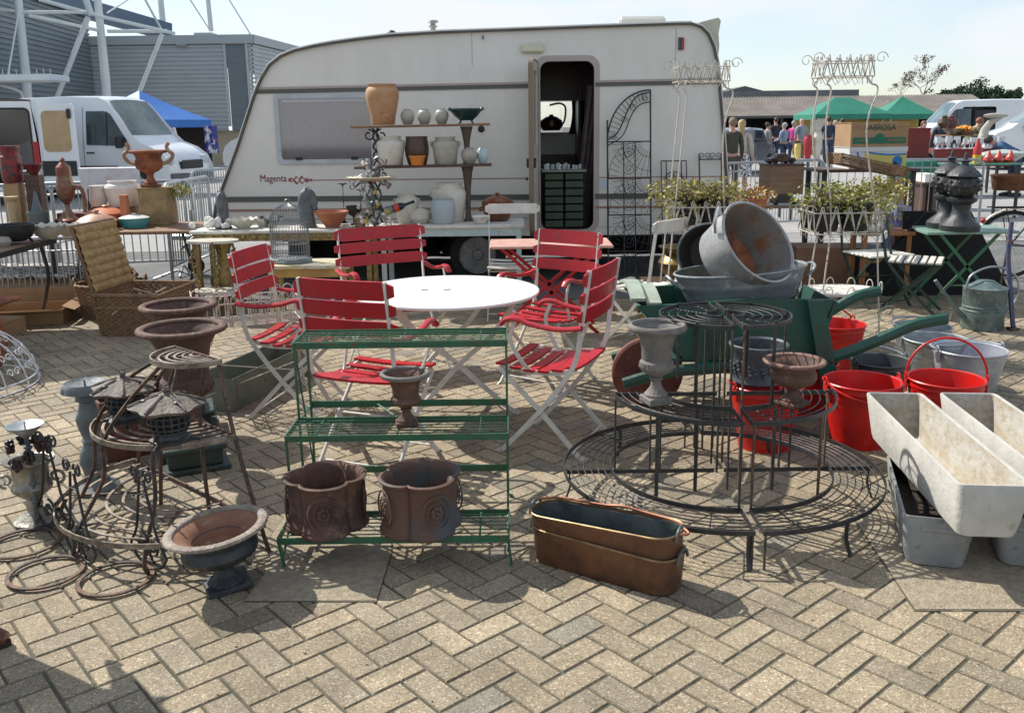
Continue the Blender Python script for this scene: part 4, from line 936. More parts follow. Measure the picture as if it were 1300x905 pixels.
# ------------------------------------------------------------------ buckets
def bucket_mesh(r0, r1, H, ribs=((.78,.004),(.90,.004)), th_=.004):
    prof = [(0,.012),(r0-.004,.012),(r0,.0),(r0+.003,.0),(r0+.003,.014)]
    for i in range(1, 30):
        f = i/30; r = r0+(r1-r0)*f
        for q, a in ribs:
            if abs(f-q) < .03: r += a*(1-abs(f-q)/.03)
        prof.append((r, H*f))
    prof += [(r1,H-.006),(r1+.006,H-.006),(r1+.008,H),(r1+.003,H+.005),(r1-.004,H)]
    for i in range(9, 0, -1): f = i/10; prof.append((r0+(r1-r0)*f-th_, H*f))
    prof += [(r0-th_,.02),(0,.02)]
    b = MB(); b.lathe(prof, 48); return b
def bucket(label, loc, rz, m, r0=.125, r1=.185, H=.33, handle='down', group=None, hm=None, hang=80, name='bucket', ears=True, ribs=((.78,.004),(.90,.004))):
    t = thing(name, label, 'bucket', loc, rz, group); hm = hm or m
    obj('body', bucket_mesh(r0, r1, H, ribs), m, t)
    if ears:
        for s in (-1,1):
            b = MB(); b.box((s*(r1+.009),0,H-.035), (.008,.05,.07), bev=.003); b.tube(arc((s*(r1+.012),0,H+.012), .016, 0, 2*PI*.99, 12, 'x'), .005, 6, closed=True); obj('handle_lug', b, m, t)
    if handle:
        b = MB(); Rh = r1+.010; a = R(hang); d = V((0,math.sin(a),math.cos(a)))
        P = [V((Rh*math.cos(p), 0, H+.012)) + d*(Rh*1.03*math.sin(p)) for p in [PI*k/24 for k in range(25)]]
        b.tube(P, .0065, 8); obj('bail_handle', b, hm, t)
    return t
bucket('red metal bucket with hanging handle, between the black stand and the white troughs', (1.815,4.53,0), R(8), gloss_red, .140,.190,.335, hang=-112, group='red metal buckets', hm=gloss_red)
bucket('red metal bucket with its handle standing upright, behind the white troughs', (2.26,4.55,0), R(-12), gloss_red, .140,.186,.335, hang=3, group='red metal buckets')
bucket('red metal bucket under the wheelbarrow, holding up the embossed dark pot', (1.31,4.50,0), R(20), gloss_red, .130,.185,.335, handle=None, group='red metal buckets')
bucket('red metal bucket behind the wheelbarrow handle, seen below it', (2.17,5.90,0), R(40), gloss_red, .125,.18,.335, hang=55, group='red metal buckets')
bucket('red metal bucket squeezed between the wheelbarrow leg and the front red bucket', (1.70,5.05,0), R(10), gloss_red, .115,.165,.30, handle=None, group='red metal buckets')
bucket('dark grey metal bucket with pale handle resting on its rim', (2.14,5.10,0), R(20), mat('dark_bucket', (.07,.08,.085), (.11,.12,.12), (.04,.04,.04), scale=6, rough=.45, metal=.4), .12,.168,.29, hang=78, hm=galv)
ztub = ((.55,.004),(.65,.004),(.9,.003))
bucket('galvanised bucket farthest back of the three beside the barrow handle', (2.80,6.02,0), R(25), zinc, .13,.185,.28, hang=86, group='galvanised buckets beside the barrow', hm=zinc, ribs=ztub)
bucket('middle galvanised bucket, touching the nearest one', (2.70,5.62,0), R(-20), zinc, .135,.19,.29, handle=None, group='galvanised buckets beside the barrow', ribs=ztub)
bucket('nearest galvanised bucket right behind the upright red handle', (2.76,5.30,0), R(10), mat('zinc_lilac', (.40,.41,.46), (.30,.32,.36), (.5,.5,.55), scale=6, rough=.45, metal=.4, bump=.2), .145,.205,.30, hang=92, group='galvanised buckets beside the barrow', ribs=ztub)
# embossed dark pot on a red bucket
t = thing('embossed_pot', 'dark lead-like pot with embossed swags standing on a red bucket', 'planter', (1.27,4.53,.340), R(0))
b = MB(); b.lathe([(0,0),(.125,0),(.135,.01),(.130,.025),(.128,.03),(.138,.17),(.150,.185),(.152,.20),(.144,.205),(.135,.195),(.125,.05),(0,.05)], 48); obj('body', b, lead_grey if False else mat('dark_lead', (.045,.055,.065), (.08,.095,.105), (.03,.03,.03), scale=10, rough=.55, bump=.4), t)
b = MB()
for k in range(26):
    a = 2*PI*k/26
    for j in range(3): b.sphere((.134*math.cos(a+.04*j), .134*math.sin(a+.04*j), .135-.022*abs(math.sin(a*2.5))*2-.020*j), random.uniform(.006,.013), 6, 4, (1.2,1.2,1))
obj('swag_relief', b, MATS['dark_lead'], t)
# ------------------------------------------------------------------ wheelbarrow
bar_green = mat('barrow_green', (.012,.085,.058), (.018,.065,.045), (.10,.09,.06), scale=6, rough=.5, bump=.25, lo3=.66, hi3=.70)
wb = thing('wheelbarrow', 'old green wooden wheelbarrow with red wheel, loaded with zinc tubs', 'wheelbarrow', (0,0,0))
yn, yf = 4.92, 5.50
side = [(.69,.665),(.96,.36),(1.66,.34),(1.78,.69),(1.3,.70),(1.0,.68)]
for y in (yn, yf):
    b = MB(); b.prism(side, (y-.011, y+.011)); obj('side_board', b, bar_green, wb)
    b = MB(); b.tube(cat([(.62,y-.035,.23),(.9,y-.035,.30),(1.45,y-.035,.33),(1.75,y-.035,.36),(2.0 if y == yn else 1.95,y-.035,.45 if y == yn else .5),(2.22 if y == yn else 2.12,y-.035,.545 if y == yn else .60),(2.40 if y == yn else 2.26,y-.035,.58 if y == yn else .63)],5), 1, n=8, flat=(.026,.034), up=(0,0,1)); obj('handle', b, bar_green, wb)
    b = MB(); b.prism([(1.61,.70),(1.70,.70),(1.86,.02),(1.76,.02)], (y-.085,y-.064) if y == yn else (y+.02,y+.045)); obj('leg', b, bar_green, wb)
    b = MB(); b.prism([(1.00,.67),(1.06,.67),(1.10,.33),(1.04,.33)], (y-.03,y-.0115)); obj('side_cleat', b, bar_green, wb)
    b = MB()
    for z in (.42,.30): b.lathe([(0,0),(.012,.002),(.010,.008),(0,.010)], 10, (0,0,0)); 
    b.v = [(1.76+x*1.0, y-.087-z_, .36+y_) for x, y_, z_ in b.v]; obj('bolt', b, rusty_iron, wb)
b = MB(); b._add([(.86,yn,.365),(1.66,yn,.345),(1.66,yf,.345),(.86,yf,.365),(.86,yn,.345),(1.66,yn,.325),(1.66,yf,.325),(.86,yf,.345)], [(0,1,2,3),(7,6,5,4),(0,4,5,1),(1,5,6,2),(2,6,7,3),(3,7,4,0)]); obj('floor_board', b, bar_green, wb)
b = MB(); b.prism([(yn+.012,0),(yf-.012,0),(yf-.012,.30),(yn+.012,.30)], (-.010,.010), axis='x'); fb = obj('front_board', b, bar_green, wb); fb.location = (.945,0,.37); fb.rotation_euler = (0,R(-40),0)
cb = mat('cream_green', (.36,.42,.33), (.28,.33,.25), (.5,.48,.4), scale=7, rough=.5)
for dx in (0,.05):
    b = MB(); b.tube([(.70+dx*1.8,y,.70+.05*math.sin(PI*(y-yn)/(yf-yn))-dx*.5) for y in [yn+(yf-yn)*k/12 for k in range(13)]], 1, n=4, flat=(.04,.009), up=(0,0,1)); obj('front_rail', b, cb, wb)
b = MB(); b.prism([(yn+.012,0),(yf-.012,0),(yf-.012,.33),(yn+.012,.33)], (-.010,.010), axis='x'); fb = obj('tail_board', b, bar_green, wb); fb.location = (1.70,0,.36); fb.rotation_euler = (0,R(18),0)
b = MB(); b.lathe([(.05,-.03),(.235,-.03),(.25,-.02),(.25,.02),(.235,.03),(.05,.03)], 40); b.v = [(x*.84+.80, 5.20+z, y*.84+.21) for x, y, z in b.v]; whl = obj('wheel', b, mat('wheel_red', (.17,.05,.035), (.11,.035,.028), (.22,.1,.06), scale=8, rough=.7), wb)
b = MB(); b.lathe([(0,-.09),(.05,-.09),(.06,-.03),(.06,.03),(.05,.09),(0,.09)], 20); b.tube([(0,0,-.24),(0,0,.24)], .014, 8); b.v = [(x+.80, 5.20+z, y+.21) for x, y, z in b.v]; obj('hub', b, rusty_iron, whl)
# ------------------------------------------------------------------ zinc tubs on the barrow
def tub(label, loc, rot, L, Wd, H, m, minner, hs=True, name='zinc_tub'):
    t = thing(name, label, 'tub', loc, rot=rot); sq = Wd/L
    b = MB(); r1 = L/2; r0 = L/2*.82
    prof = [(0,0),(r0,0)]+[(r0+(r1-r0)*f+(.004 if abs(f-.5) < .06 or abs(f-.62) < .06 else 0), H*f) for f in [i/16 for i in range(17)]]+[(r1+.004,H+.006),(r1-.004,H+.010),(r1-.010,H+.002)]
    b.lathe(prof, 64, squash=sq, caps=False); b.tube([((r1)*math.cos(a), r1*sq*math.sin(a), H+.004) for a in [2*PI*k/64 for k in range(64)]], .008, 8, closed=True); obj('body', b, m, t)
    b = MB(); b.lathe([(r1-.008,H+.002)]+[(r0+(r1-r0)*f-.008, H*f) for f in (.8,.6,.4,.2,.04)]+[(r0-.010,.010),(0,.010)], 64, squash=sq, caps=False); obj('inside', b, minner, t)
    if hs:
        for s in (-1,1):
            b = MB(); b.tube(cat([(s*(r1-.01),-.07,H-.06),(s*(r1+.035),-.06,H-.015),(s*(r1+.045),0,H+.0),(s*(r1+.035),.06,H-.015),(s*(r1-.01),.07,H-.06)],4), .009, 6); obj('handle', b, m, t)
    return t
rz_in = mat('rusty_tub_inside', (.28,.275,.25), (.20,.19,.17), (.33,.13,.05), scale=3.6, rough=.65, metal=.15, bump=.4, lo3=.53, hi3=.66)
zin = mat('tub_inside', (.20,.20,.17), (.14,.14,.12), scale=5, rough=.6, metal=.3)
tub('long oval zinc tub lying flat across the wheelbarrow under the other tubs', (1.345,5.22,.645), (0,R(-4),R(4)), .77, .48, .17, zinc, zin)
tub('dark inside oval tub standing on edge behind the big rusty tub', (1.29,5.52,.84), (R(84),R(24),R(-24)), .50, .40, .12, zinc_dark, mat('dark_in', (.045,.04,.035), rough=.7), hs=False)
tt = tub('big zinc tub with rusty inside tilted up on the loaded wheelbarrow', (1.26,5.23,.87), (0,0,0), .52, .47, .25, mat('zinc_pale', (.42,.43,.42), (.30,.31,.31), (.55,.55,.54), scale=7, rough=.45, metal=.4, bump=.3), rz_in)
ax = V((.50,-.70,.50)).normalized(); tt.rotation_euler = (ax.to_track_quat('Z','X').to_matrix().to_4x4() @ Matrix.Rotation(R(50),4,'Z')).to_euler()
# rusty stain disc of old water mark in the bottom of the tilted tub
b = MB(); b.lathe([(0,.0125),(.19,.0125),(.20,.016),(.0,.0165)], 40, squash=.9); obj('rust_bottom', b, rust_orange, tt)
# ------------------------------------------------------------------ white troughs
trough_m = mat('fibre_cement', (.52,.505,.46), (.42,.41,.37), (.30,.25,.18), scale=4.5, rough=.8, bump=.35, bscale=50, lo3=.62, hi3=.70)
trough_in = mat('trough_stained', (.46,.44,.39), (.36,.31,.23), (.29,.21,.12), scale=11, rough=.9, bump=.4, lo=.38, hi=.62, lo3=.50, hi3=.75, stretch=(1,.6,1))
low_m = mat('grey_cement', (.27,.275,.265), (.19,.20,.195), (.12,.12,.11), scale=6, rough=.8, bump=.35)
def trough(label, loc, rz, L, Wd, H, m, mi, group, cat_='trough', dent=False, tilt=0, fill=None):
    t = thing('planter_trough', label, cat_, loc, group=group, rot=(tilt,0,rz))
    def loop(k, kk, z, r): return [(x, y, z) for x, y in rrect(-Wd/2*k, -L/2*kk, Wd/2*k, L/2*kk, r, 5)]
    lo = [loop(.70,.92,0,.03), loop(.78,.945,.004,.04), loop(.84,.96,.03,.045), loop(1,1,H-.002,.022), loop(.985,.996,H+.002,.022)]
    i0 = [loop(.92,.985,H+.002,.018), loop(.90,.98,H-.004,.018)]
    def go(ls, cap0, cap1):
        b = MB(); m_ = len(ls[0]); vs = [p for lp in ls for p in lp]; fs = []
        for i in range(len(ls)-1):
            for k in range(m_): fs.append((i*m_+k, i*m_+(k+1)%m_, (i+1)*m_+(k+1)%m_, (i+1)*m_+k))
        if cap0: fs.append(tuple(range(m_-1,-1,-1)))
        if cap1: fs.append(tuple((len(ls)-1)*m_+k for k in range(m_)))
        b._add(vs, fs); return b
    obj('shell', go(lo+i0, True, False), m, t, ang=50)
    obj('inside', go([loop(.90,.98,H-.004,.018), loop(.76,.945,.03,.035), loop(.70,.925,.018,.03)], False, True), mi, t, ang=50)
    if dent:
        b = MB(); b.box((0,-L/2*.985-.002,H*.78), (Wd*.5,.012,H*.12), bev=.005); obj('hand_grip', b, m, t)
    if fill:
        b = MB(); b.prism([(x*.84,y*.95) for x, y in rrect(-Wd/2,-L/2,Wd/2,L/2,.02,3)], (H*.55,H*.6), axis='z'); obj('soil', b, soil, t)
    return t
trough('pale grey trough lying on a darker planter, nearer the red buckets', (1.725,3.50,.205), R(-6), 1.16, .255, .205, trough_m, trough_in, 'pale troughs stacked on grey planters', tilt=R(-.6))
trough('pale grey trough cut by the right edge of the picture, on its own grey planter', (2.06,3.48,.205), R(-6), 1.16, .255, .205, trough_m, trough_in, 'pale troughs stacked on grey planters', tilt=R(-.6))
trough('dark grey planter on the paving supporting the left pale trough', (1.675,3.44,.005), R(-17), .66, .255, .20, low_m, soil, 'grey planters under the troughs', cat_='planter', dent=True, fill=True)
trough('dark grey planter on the paving at the right edge, supporting the right trough', (2.03,3.42,.005), R(-17), .66, .27, .20, low_m, soil, 'grey planters under the troughs', cat_='planter', dent=True, fill=True)
# ------------------------------------------------------------------ person at left edge (shoe in view) is built with the crowd
# ------------------------------------------------------------------ tables in front of the caravan
def table(name, label, x0, x1, y0, y1, z, mt, ml, th_=.03, legs='post', group=None, cat_='table', rz=0, apron=None):
    cx, cy = (x0+x1)/2, (y0+y1)/2; t = thing(name, label, cat_, (cx,cy,0), rz, group); w, d = x1-x0, y1-y0
    b = MB(); b.box((0,0,z-th_/2), (w,d,th_), bev=.004); obj('tabletop', b, mt, t)
    if apron:
        for sy in (-1,1): b = MB(); b.box((0,sy*(d/2-.03),z-th_-.035), (w-.06,.02,.07)); obj('apron', b, apron, t)
    for sx in (-1,1):
        for sy in (-1,1):
            b = MB()
            if legs == 'post': b.box((sx*(w/2-.05), sy*(d/2-.05), (z-th_)/2), (.045,.045,z-th_), bev=.004)
            else: b.tube(cat([(sx*(w/2-.12), sy*(d/2-.06), z-th_),(sx*(w/2-.06), sy*(d/2-.05), z*.45),(sx*(w/2-.15), sy*(d/2-.05), z*.2),(sx*(w/2-.13), sy*(d/2-.04), 0)],4), .013, 6)
            obj('leg', b, ml, t)
    return t
TZ = .75
xa, xb = G(258,288,TZ).x, G(474,290,TZ).x
t = table('console_table', 'gilt legged console table with worn white top in front of the caravan', xa, xb, 8.22, 8.72, TZ, old_white, gilt, .028, apron=gilt)
b = MB()
for k in range(16): b.sphere((-(xb-xa)/2+.1+(xb-xa-.2)*k/15, -.262, TZ-.06), .022, 6, 4, (1,.6,1))
obj('carved_frieze', b, gilt, t)
xc = G(665,283,TZ).x
lt = mat('light_blue_paint', (.42,.56,.56), (.55,.60,.56), (.40,.32,.2), scale=7, rough=.5, lo3=.62, hi3=.66)
table('display_table', 'long table with light blue painted frame and white top below the wall shelves', xb+.02, xc, 8.35, 8.95, TZ+.01, old_white, lt, .03, apron=lt)
# two shelves of planks carried on ornate iron posts
sh = thing('plank_shelves', 'two long planks on ornate iron posts standing on the table before the caravan', 'shelves', (0,0,0))
YS = 8.72
def S(px, py, Y=YS): p = W(px, py, Y); return p
zs1, zs2 = S(535,160).z, S(535,211).z
ws = S(448,163); we = S(622,157); b = MB(); b.box(((ws.x+we.x)/2, YS, zs1), (we.x-ws.x,.26,.022), rot=(0,R(-.5),0), bev=.003); obj('plank', b, wood, sh)
ws2 = S(452,213); we2 = S(624,208); b = MB(); b.box(((ws2.x+we2.x)/2, YS, zs2), (we2.x-ws2.x,.26,.022), rot=(0,R(-.5),0), bev=.003); obj('plank', b, wood_dark, sh)
for px, full in ((478,True),(593,False)):
    x = S(px,200).x; b = MB(); nn = 6 if full else 1
    for z0, z1 in ((TZ+.01, zs2-.011),(zs2+.011, zs1-.011)):
        if full:
            for s in (-1,1): b.tube([(x+s*.028*math.cos(k*.9), YS+.028*math.sin(k*.9)*s, z0+(z1-z0)*k/14) for k in range(15)], .010, 6)
            for s in (-1,1): b.tube(spiral((x+s*.06,YS-.03,z1-.07), .055, .018, PI/2, 1.1*s, 16), .008, 5)
        else: b.lathe([(.05,z0),(.03,z0+.03),(.022,z0+.1),(.03,z0+(z1-z0)*.6),(.045,z1-.06),(.06,z1)], 16, (x,YS,0))
    obj('iron_post', b, cast_dark if full else mat('brown_iron', (.10,.07,.055), (.07,.05,.04), scale=12, rough=.6, bump=.4), sh)
# ------------------------------------------------------------------ generic pots, placed by their foot
def pot(name, label, cat_, px, py, wpx, hpx, prof, m, z=TZ, Y=None, group=None, extra=None, n=40, fn=None, rz=0, squash=1):
    p = G(px, py, z) if Y is None else V((W(px,py,Y).x, Y, z))
    k = K((p.x,p.y,z)); w, h = wpx*k, hpx*k
    t = thing(name, label, cat_, (p.x,p.y,z+.001), rz, group)
    b = MB(); b.lathe([(r*w/2, zz*h) for r, zz in prof], n, fn=(lambda a, z_, r: fn(a, z_/h, r)) if fn else None, squash=squash); obj('body', b, m, t)
    if extra: extra(t, w, h)
    return t
def ears(m, at=.72, rr=.13, out_=.93):
    def f(t, w, h):
        for s in (-1,1):
            b = MB(); b.tube(cat([(s*w/2*out_*.96,0,h*(at+.10)),(s*(w/2*out_+w*.07),0,h*(at+.08)),(s*(w/2*out_+w*.06),0,h*(at-.04)),(s*w/2*out_*.97,0,h*(at-.08))],4), w*.030, 6); obj('handle', b, m, t)
    return f
def lid_extra(m, w_=.9, hh=.3, knob=True):
    def f(t, w, h):
        b = MB(); R_ = w/2*w_; b.lathe([(R_,h),(R_*1.03,h+.004),(R_*.8,h*(1+hh*.45)),(R_*.4,h*(1+hh*.8)),(R_*.12,h*(1+hh*.9)),(R_*.10,h*(1+hh)),(R_*.18,h*(1+hh*1.15)),(R_*.12,h*(1+hh*1.3)),(0,h*(1+hh*1.32))], 32); b.tube([(0,0,h*1.0),(0,0,h*1.01)], R_*.5); obj('lid', b, m, t)
    return f
JAR = [(0,0),(.62,0),(.68,.02),(.86,.25),(.98,.5),(1,.66),(.94,.80),(.80,.88),(.76,.91),(.80,.97),(.82,1.0),(.74,1.0),(.70,.92),(.84,.75),(.86,.5),(.6,.06),(0,.06)]
CROCK = [(0,0),(.78,0),(.82,.03),(.88,.3),(.97,.6),(1,.74),(.92,.84),(.72,.90),(.70,.95),(.78,.97),(.78,1),(.68,1),(.64,.9),(.86,.7),(.72,.06),(0,.06)]
BARREL = [(0,0),(.72,0),(.80,.06),(.95,.35),(1,.55),(.95,.78),(.86,.93),(.90,.95),(.90,1),(.80,1),(.78,.9),(.85,.5),(.6,.06),(0,.06)]
BULB = [(0,0),(.55,0),(.62,.03),(.88,.28),(1,.52),(.92,.75),(.68,.90),(.50,.94),(.52,1),(.44,1),(.42,.92),(.8,.6),(.5,.06),(0,.06)]
AMPH = [(0,0),(.66,0),(.70,.03),(.74,.2),(.90,.48),(.99,.66),(1,.78),(.92,.89),(.80,.93),(.82,.96),(.86,1),(.76,1),(.72,.93),(.88,.75),(.6,.06),(0,.06)]
BOWL = [(0,0),(.42,0),(.44,.08),(.70,.45),(.95,.85),(1,.88),(1,1),(.92,1),(.66,.5),(.3,.16),(0,.14)]
CUP = [(0,0),(.5,0),(.5,.06),(.2,.12),(.14,.3),(.2,.42),(.7,.55),(.85,.8),(1,1),(.92,1),(.7,.7),(.4,.55),(0,.52)]
z1, z2 = zs1+.012, zs2+.012
pot('clay_jar', 'tallest jar on the top plank, pale orange terracotta with wide shoulders', 'jar', 487,163,42,50, AMPH, terra_pale, z1, YS)
for i, (px, w) in enumerate(((518,18),(539,18),(561,18))):
    pot('ginger_jar', ['leftmost of the three small round cream jars on the top plank','middle one of the three small round cream jars on the top plank','rightmost of the three small cream jars, beside the green dish'][i], 'jar', px,161,w,19, BULB, stoneware, z1, YS, 'small round cream jars on the top plank')
def comport(t, w, h):
    for s in (-1,1):
        b = MB(); b.tube(cat([(s*w*.42,0,h*.9),(s*w*.52,0,h*1.05),(s*w*.56,0,h*.95),(s*w*.50,0,h*.85)],4), w*.02, 6); obj('handle', b, MATS['dark_green_glaze'], t)
    for k in range(4):
        a = PI/4+PI/2*k; b = MB(); b.tube(cat([(w*.22*math.cos(a),w*.2*math.sin(a),h*.3),(w*.27*math.cos(a),w*.25*math.sin(a),h*.1),(w*.32*math.cos(a),w*.3*math.sin(a),0)],3), w*.025, 6); obj('foot', b, MATS['dark_green_glaze'], t)
dg = mat('dark_green_glaze', (.008,.055,.05), (.006,.035,.035), scale=8, rough=.25)
pot('fluted_dish', 'dark green fluted footed dish at the right end of the top plank', 'dish', 592,159,40,19, [(0,.22),(.4,.22),(.7,.5),(.95,.85),(1,.9),(1,1),(.9,1),(.6,.6),(0,.45)], dg, z1, YS, extra=comport, n=80, fn=lambda a,z,r: r*(1+.05*abs(math.sin(16*a))) if r > .05 else r)
pot('stoneware_crock', 'cream two eared stoneware crock at the left of the middle plank', 'crock', 497,214,36,36, CROCK, cream_ceram, z2, YS, extra=ears(cream_ceram))
pot('brown_barrel_jar', 'dark brown barrel jar behind the small orange pot on the middle plank', 'jar', 530,211,31,35, BARREL, dark_brown, z2, YS+.04)
pot('orange_pot', 'small bright orange pot in front of the brown barrel jar', 'pot', 530,214,21,12, BOWL[:2]+[(.72,0),(.92,.8),(1,.82),(1,1),(.9,1),(.7,.1),(0,.1)], mat('orange_glaze', (.62,.19,.03), rough=.35), z2, YS-.10)
pot('stoneware_crock', 'grey brown two eared stoneware crock right of the brown barrel jar', 'crock', 566,210,34,34, CROCK, stoneware, z2, YS, extra=ears(stoneware))
pot('round_jar', 'beige speckled round jar near the right end of the middle plank', 'jar', 596,210,21,21, BULB, stoneware, z2, YS)
pot('round_jar', 'pale blue round jar at the right end of the middle plank', 'jar', 613,209,15,21, BULB, mat('pale_blue', (.46,.56,.58), rough=.4), z2, YS+.03)
# on the table
TZ2 = TZ+.012
pot('stoneware_crock', 'large cream crock behind the pale blue crock on the table', 'crock', 571,281,44,48, CROCK, cream_ceram, TZ2, 8.72, extra=ears(cream_ceram))
pot('stoneware_crock', 'pale blue-grey crock in front of the large cream crock', 'crock', 563,287,31,31, [(0,0),(.9,0),(.95,.05),(1,.5),(.98,.75),(.85,.9),(.8,.94),(.84,1),(.74,1),(.7,.9),(.88,.6),(.8,.06),(0,.06)], stone_blue, TZ2, 8.55)
pot('stoneware_crock', 'cream crock half hidden behind the glass flower lamp', 'crock', 517,280,30,36, CROCK, cream_ceram, TZ2, 8.66, extra=ears(cream_ceram))
pot('tureen', 'small cream lidded tureen with red band on the table', 'tureen', 534,285,28,12, [(0,0),(.7,0),(.75,.1),(1,.5),(1,1),(.9,1),(.9,.5),(0,.1)], cream_ceram, TZ2, 8.60, extra=lid_extra(cream_ceram,.95,.6))
pot('casserole', 'brown glazed lidded casserole with side handles at the right end of the table', 'casserole', 632,282,40,24, [(0,0),(.6,0),(.75,.1),(.95,.55),(1,.85),(1,1),(.9,1),(.9,.6),(.6,.1),(0,.1)], mat('brown_casserole', (.20,.065,.025), (.13,.045,.02), scale=6, rough=.25), TZ2, 8.72, extra=lambda t,w,h: (ears(MATS['brown_casserole'],.6,.13,1)(t,w,h), lid_extra(MATS['brown_casserole'],.92,.35)(t,w,h)))
pot('white_bowl', 'small white bowl at the front right edge of the table', 'bowl', 611,285,23,10, BOWL, white_ceram, TZ2, 8.45)
pot('terracotta_bowl', 'wide orange terracotta bowl beside the horse head', 'bowl', 422,286,43,20, BOWL, terracotta, TZ2-.01, 8.42)
pot('dark_bowl', 'small maroon bowl behind the wide terracotta bowl', 'bowl', 428,270,18,11, BOWL, mat('maroon', (.09,.02,.02), rough=.4), TZ2+.03, 8.65)
pot('black_goblet', 'small black fluted iron goblet right of the terracotta bowl', 'goblet', 450,282,20,24, CUP, black_iron, TZ2, 8.5, n=60, fn=lambda a,z,r: r*(1+.04*math.cos(12*a)) if z > .5 else r)
CS = [(0,0),(.9,0),(1,.02),(.5,.04),(.2,.08),(.3,.12),(.14,.15),(.10,.5),(.18,.55),(.10,.6),(.10,.9),(.3,.96),(1.3,.985),(1.3,1),(0,1)]
pot('candlestick', 'tall thin dark candlestick, left one, with wide drip plate', 'candlestick', 437,275,9,50, CS, cast_dark, TZ2, 8.66, 'thin dark candlesticks on the table')
pot('candlestick', 'thin dark candlestick beside the glass flower lamp', 'candlestick', 459,276,8,42, CS, cast_dark, TZ2, 8.68, 'thin dark candlesticks on the table')
# horse heads
def horse_head(label, px, py, hpx, rz, Y=8.45):
    p = V((W(px,py,Y).x, Y, TZ+.001)); h = hpx*K(p); t = thing('horse_head', label, 'sculpture', p, rz, 'grey horse head sculptures on the console table')
    m = mat('grey_lead_horse', (.085,.095,.105), (.13,.14,.15), (.05,.05,.055), scale=11, rough=.55, bump=.4)
    b = MB(); b.lathe([(0,0),(h*.22,0),(h*.23,h*.03),(h*.20,h*.05),(h*.20,h*.09),(h*.14,h*.11),(0,h*.11)], 28); obj('base', b, m, t)
    # neck and head swept along a curved spine
    sp = cat([(0,0,.08),(-.02,0,.28),(-.05,0,.50),(-.04,0,.70),(.03,0,.82),(.11,0,.76),(.17,0,.62),(.20,0,.50)], 5)
    n_ = len(sp); rad = []
    for i in range(n_):
        f = i/(n_-1); rad.append((.20-.03*f if f < .5 else .185-.10*(f-.5)/.5) if f < .94 else .07)
    b = MB(); b.tube([V(q)*h for q in sp], [r*h for r in rad], 14)
    b.v = [(x, y*.72, z) for x, y, z in b.v]; b.sphere((.205*h,0,.49*h), .082*h, 10, 7, (1,.75,.9)); obj('head', b, m, t)
    for s in (-1,1):
        b = MB(); b.tube([(0.02*h,s*.07*h,.90*h),(.02*h,s*.075*h,.96*h),(.03*h,s*.07*h,1.02*h)], [.04*h,.03*h,.006*h], 6); obj('ear', b, m, t)
        b = MB(); b.sphere((.12*h,s*.105*h,.76*h), .022*h, 8, 6); obj('eye', b, m, t)
    b = MB(); b.tube(cat([(-.18*h,0,.2*h),(-.22*h,0,.45*h),(-.20*h,0,.7*h),(-.08*h,0,.94*h),(.05*h,0,.98*h)],5), [.03*h]*21, 6); obj('mane', b, m, t)
    return t
horse_head('grey horse head on a round base, right one, beside the terracotta bowl', 391,281,50, R(-8))
horse_head('grey horse head sculpture at the left end of the console table', 284,288,47, R(-95))
# shell bowls on console
def shell(label, px, py, wpx, z=TZ, Y=None, m=white_ceram, group='white shell bowls', h=.30, deep=1):
    p = G(px,py,z) if Y is None else V((W(px,py,Y).x,Y,z)); w = wpx*K(p)
    t = thing('shell_bowl', label, 'bowl', p, random.random()*3, group)
    b = MB(); b.lathe([(0,0),(.18*w,0),(.20*w,.03*w),(.34*w,.14*w),(.48*w,h*w),(.50*w,h*w),(.49*w,h*w+.01),(.34*w,.17*w),(.18*w,.06*w),(0,.05*w)], 96, fn=lambda a, zz, r: r*(1+.055*math.sin(11*a)*(zz/(h*w))) if r > .1*w else r); b.v = [(x, y, zz+(.03*w*math.sin(11*math.atan2(y,x)) if zz > h*w*.8 else 0)) for x, y, zz in b.v]; obj('body', b, m, t); return t
t = thing('coral_cluster', 'white coral like ornament at the left end of the console table', 'ornament', V((W(272,290,8.38).x,8.38,TZ)))
b = MB(); rnd = random.Random(2)
for k in range(26): b.sphere((rnd.gauss(0,.055), rnd.gauss(0,.04), .03+abs(rnd.gauss(0,.028))), rnd.uniform(.018,.034), 7, 5)
obj('body', b, white_ceram, t)
shell('cream shell bowl just right of the left horse head', 309,288,38, TZ, 8.42, cream_ceram, 'shell bowls on the console table')
shell('smaller cream shell bowl between the horse heads, behind the larger one', 333,282,24, TZ, 8.55, cream_ceram, 'shell bowls on the console table')
t = pot('glass_bowl', 'clear glass bowl behind the birdcage on the console table', 'bowl', 345,284,30,13, BOWL, glass('clear_glass', (.86,.88,.88), .5), TZ, 8.55)
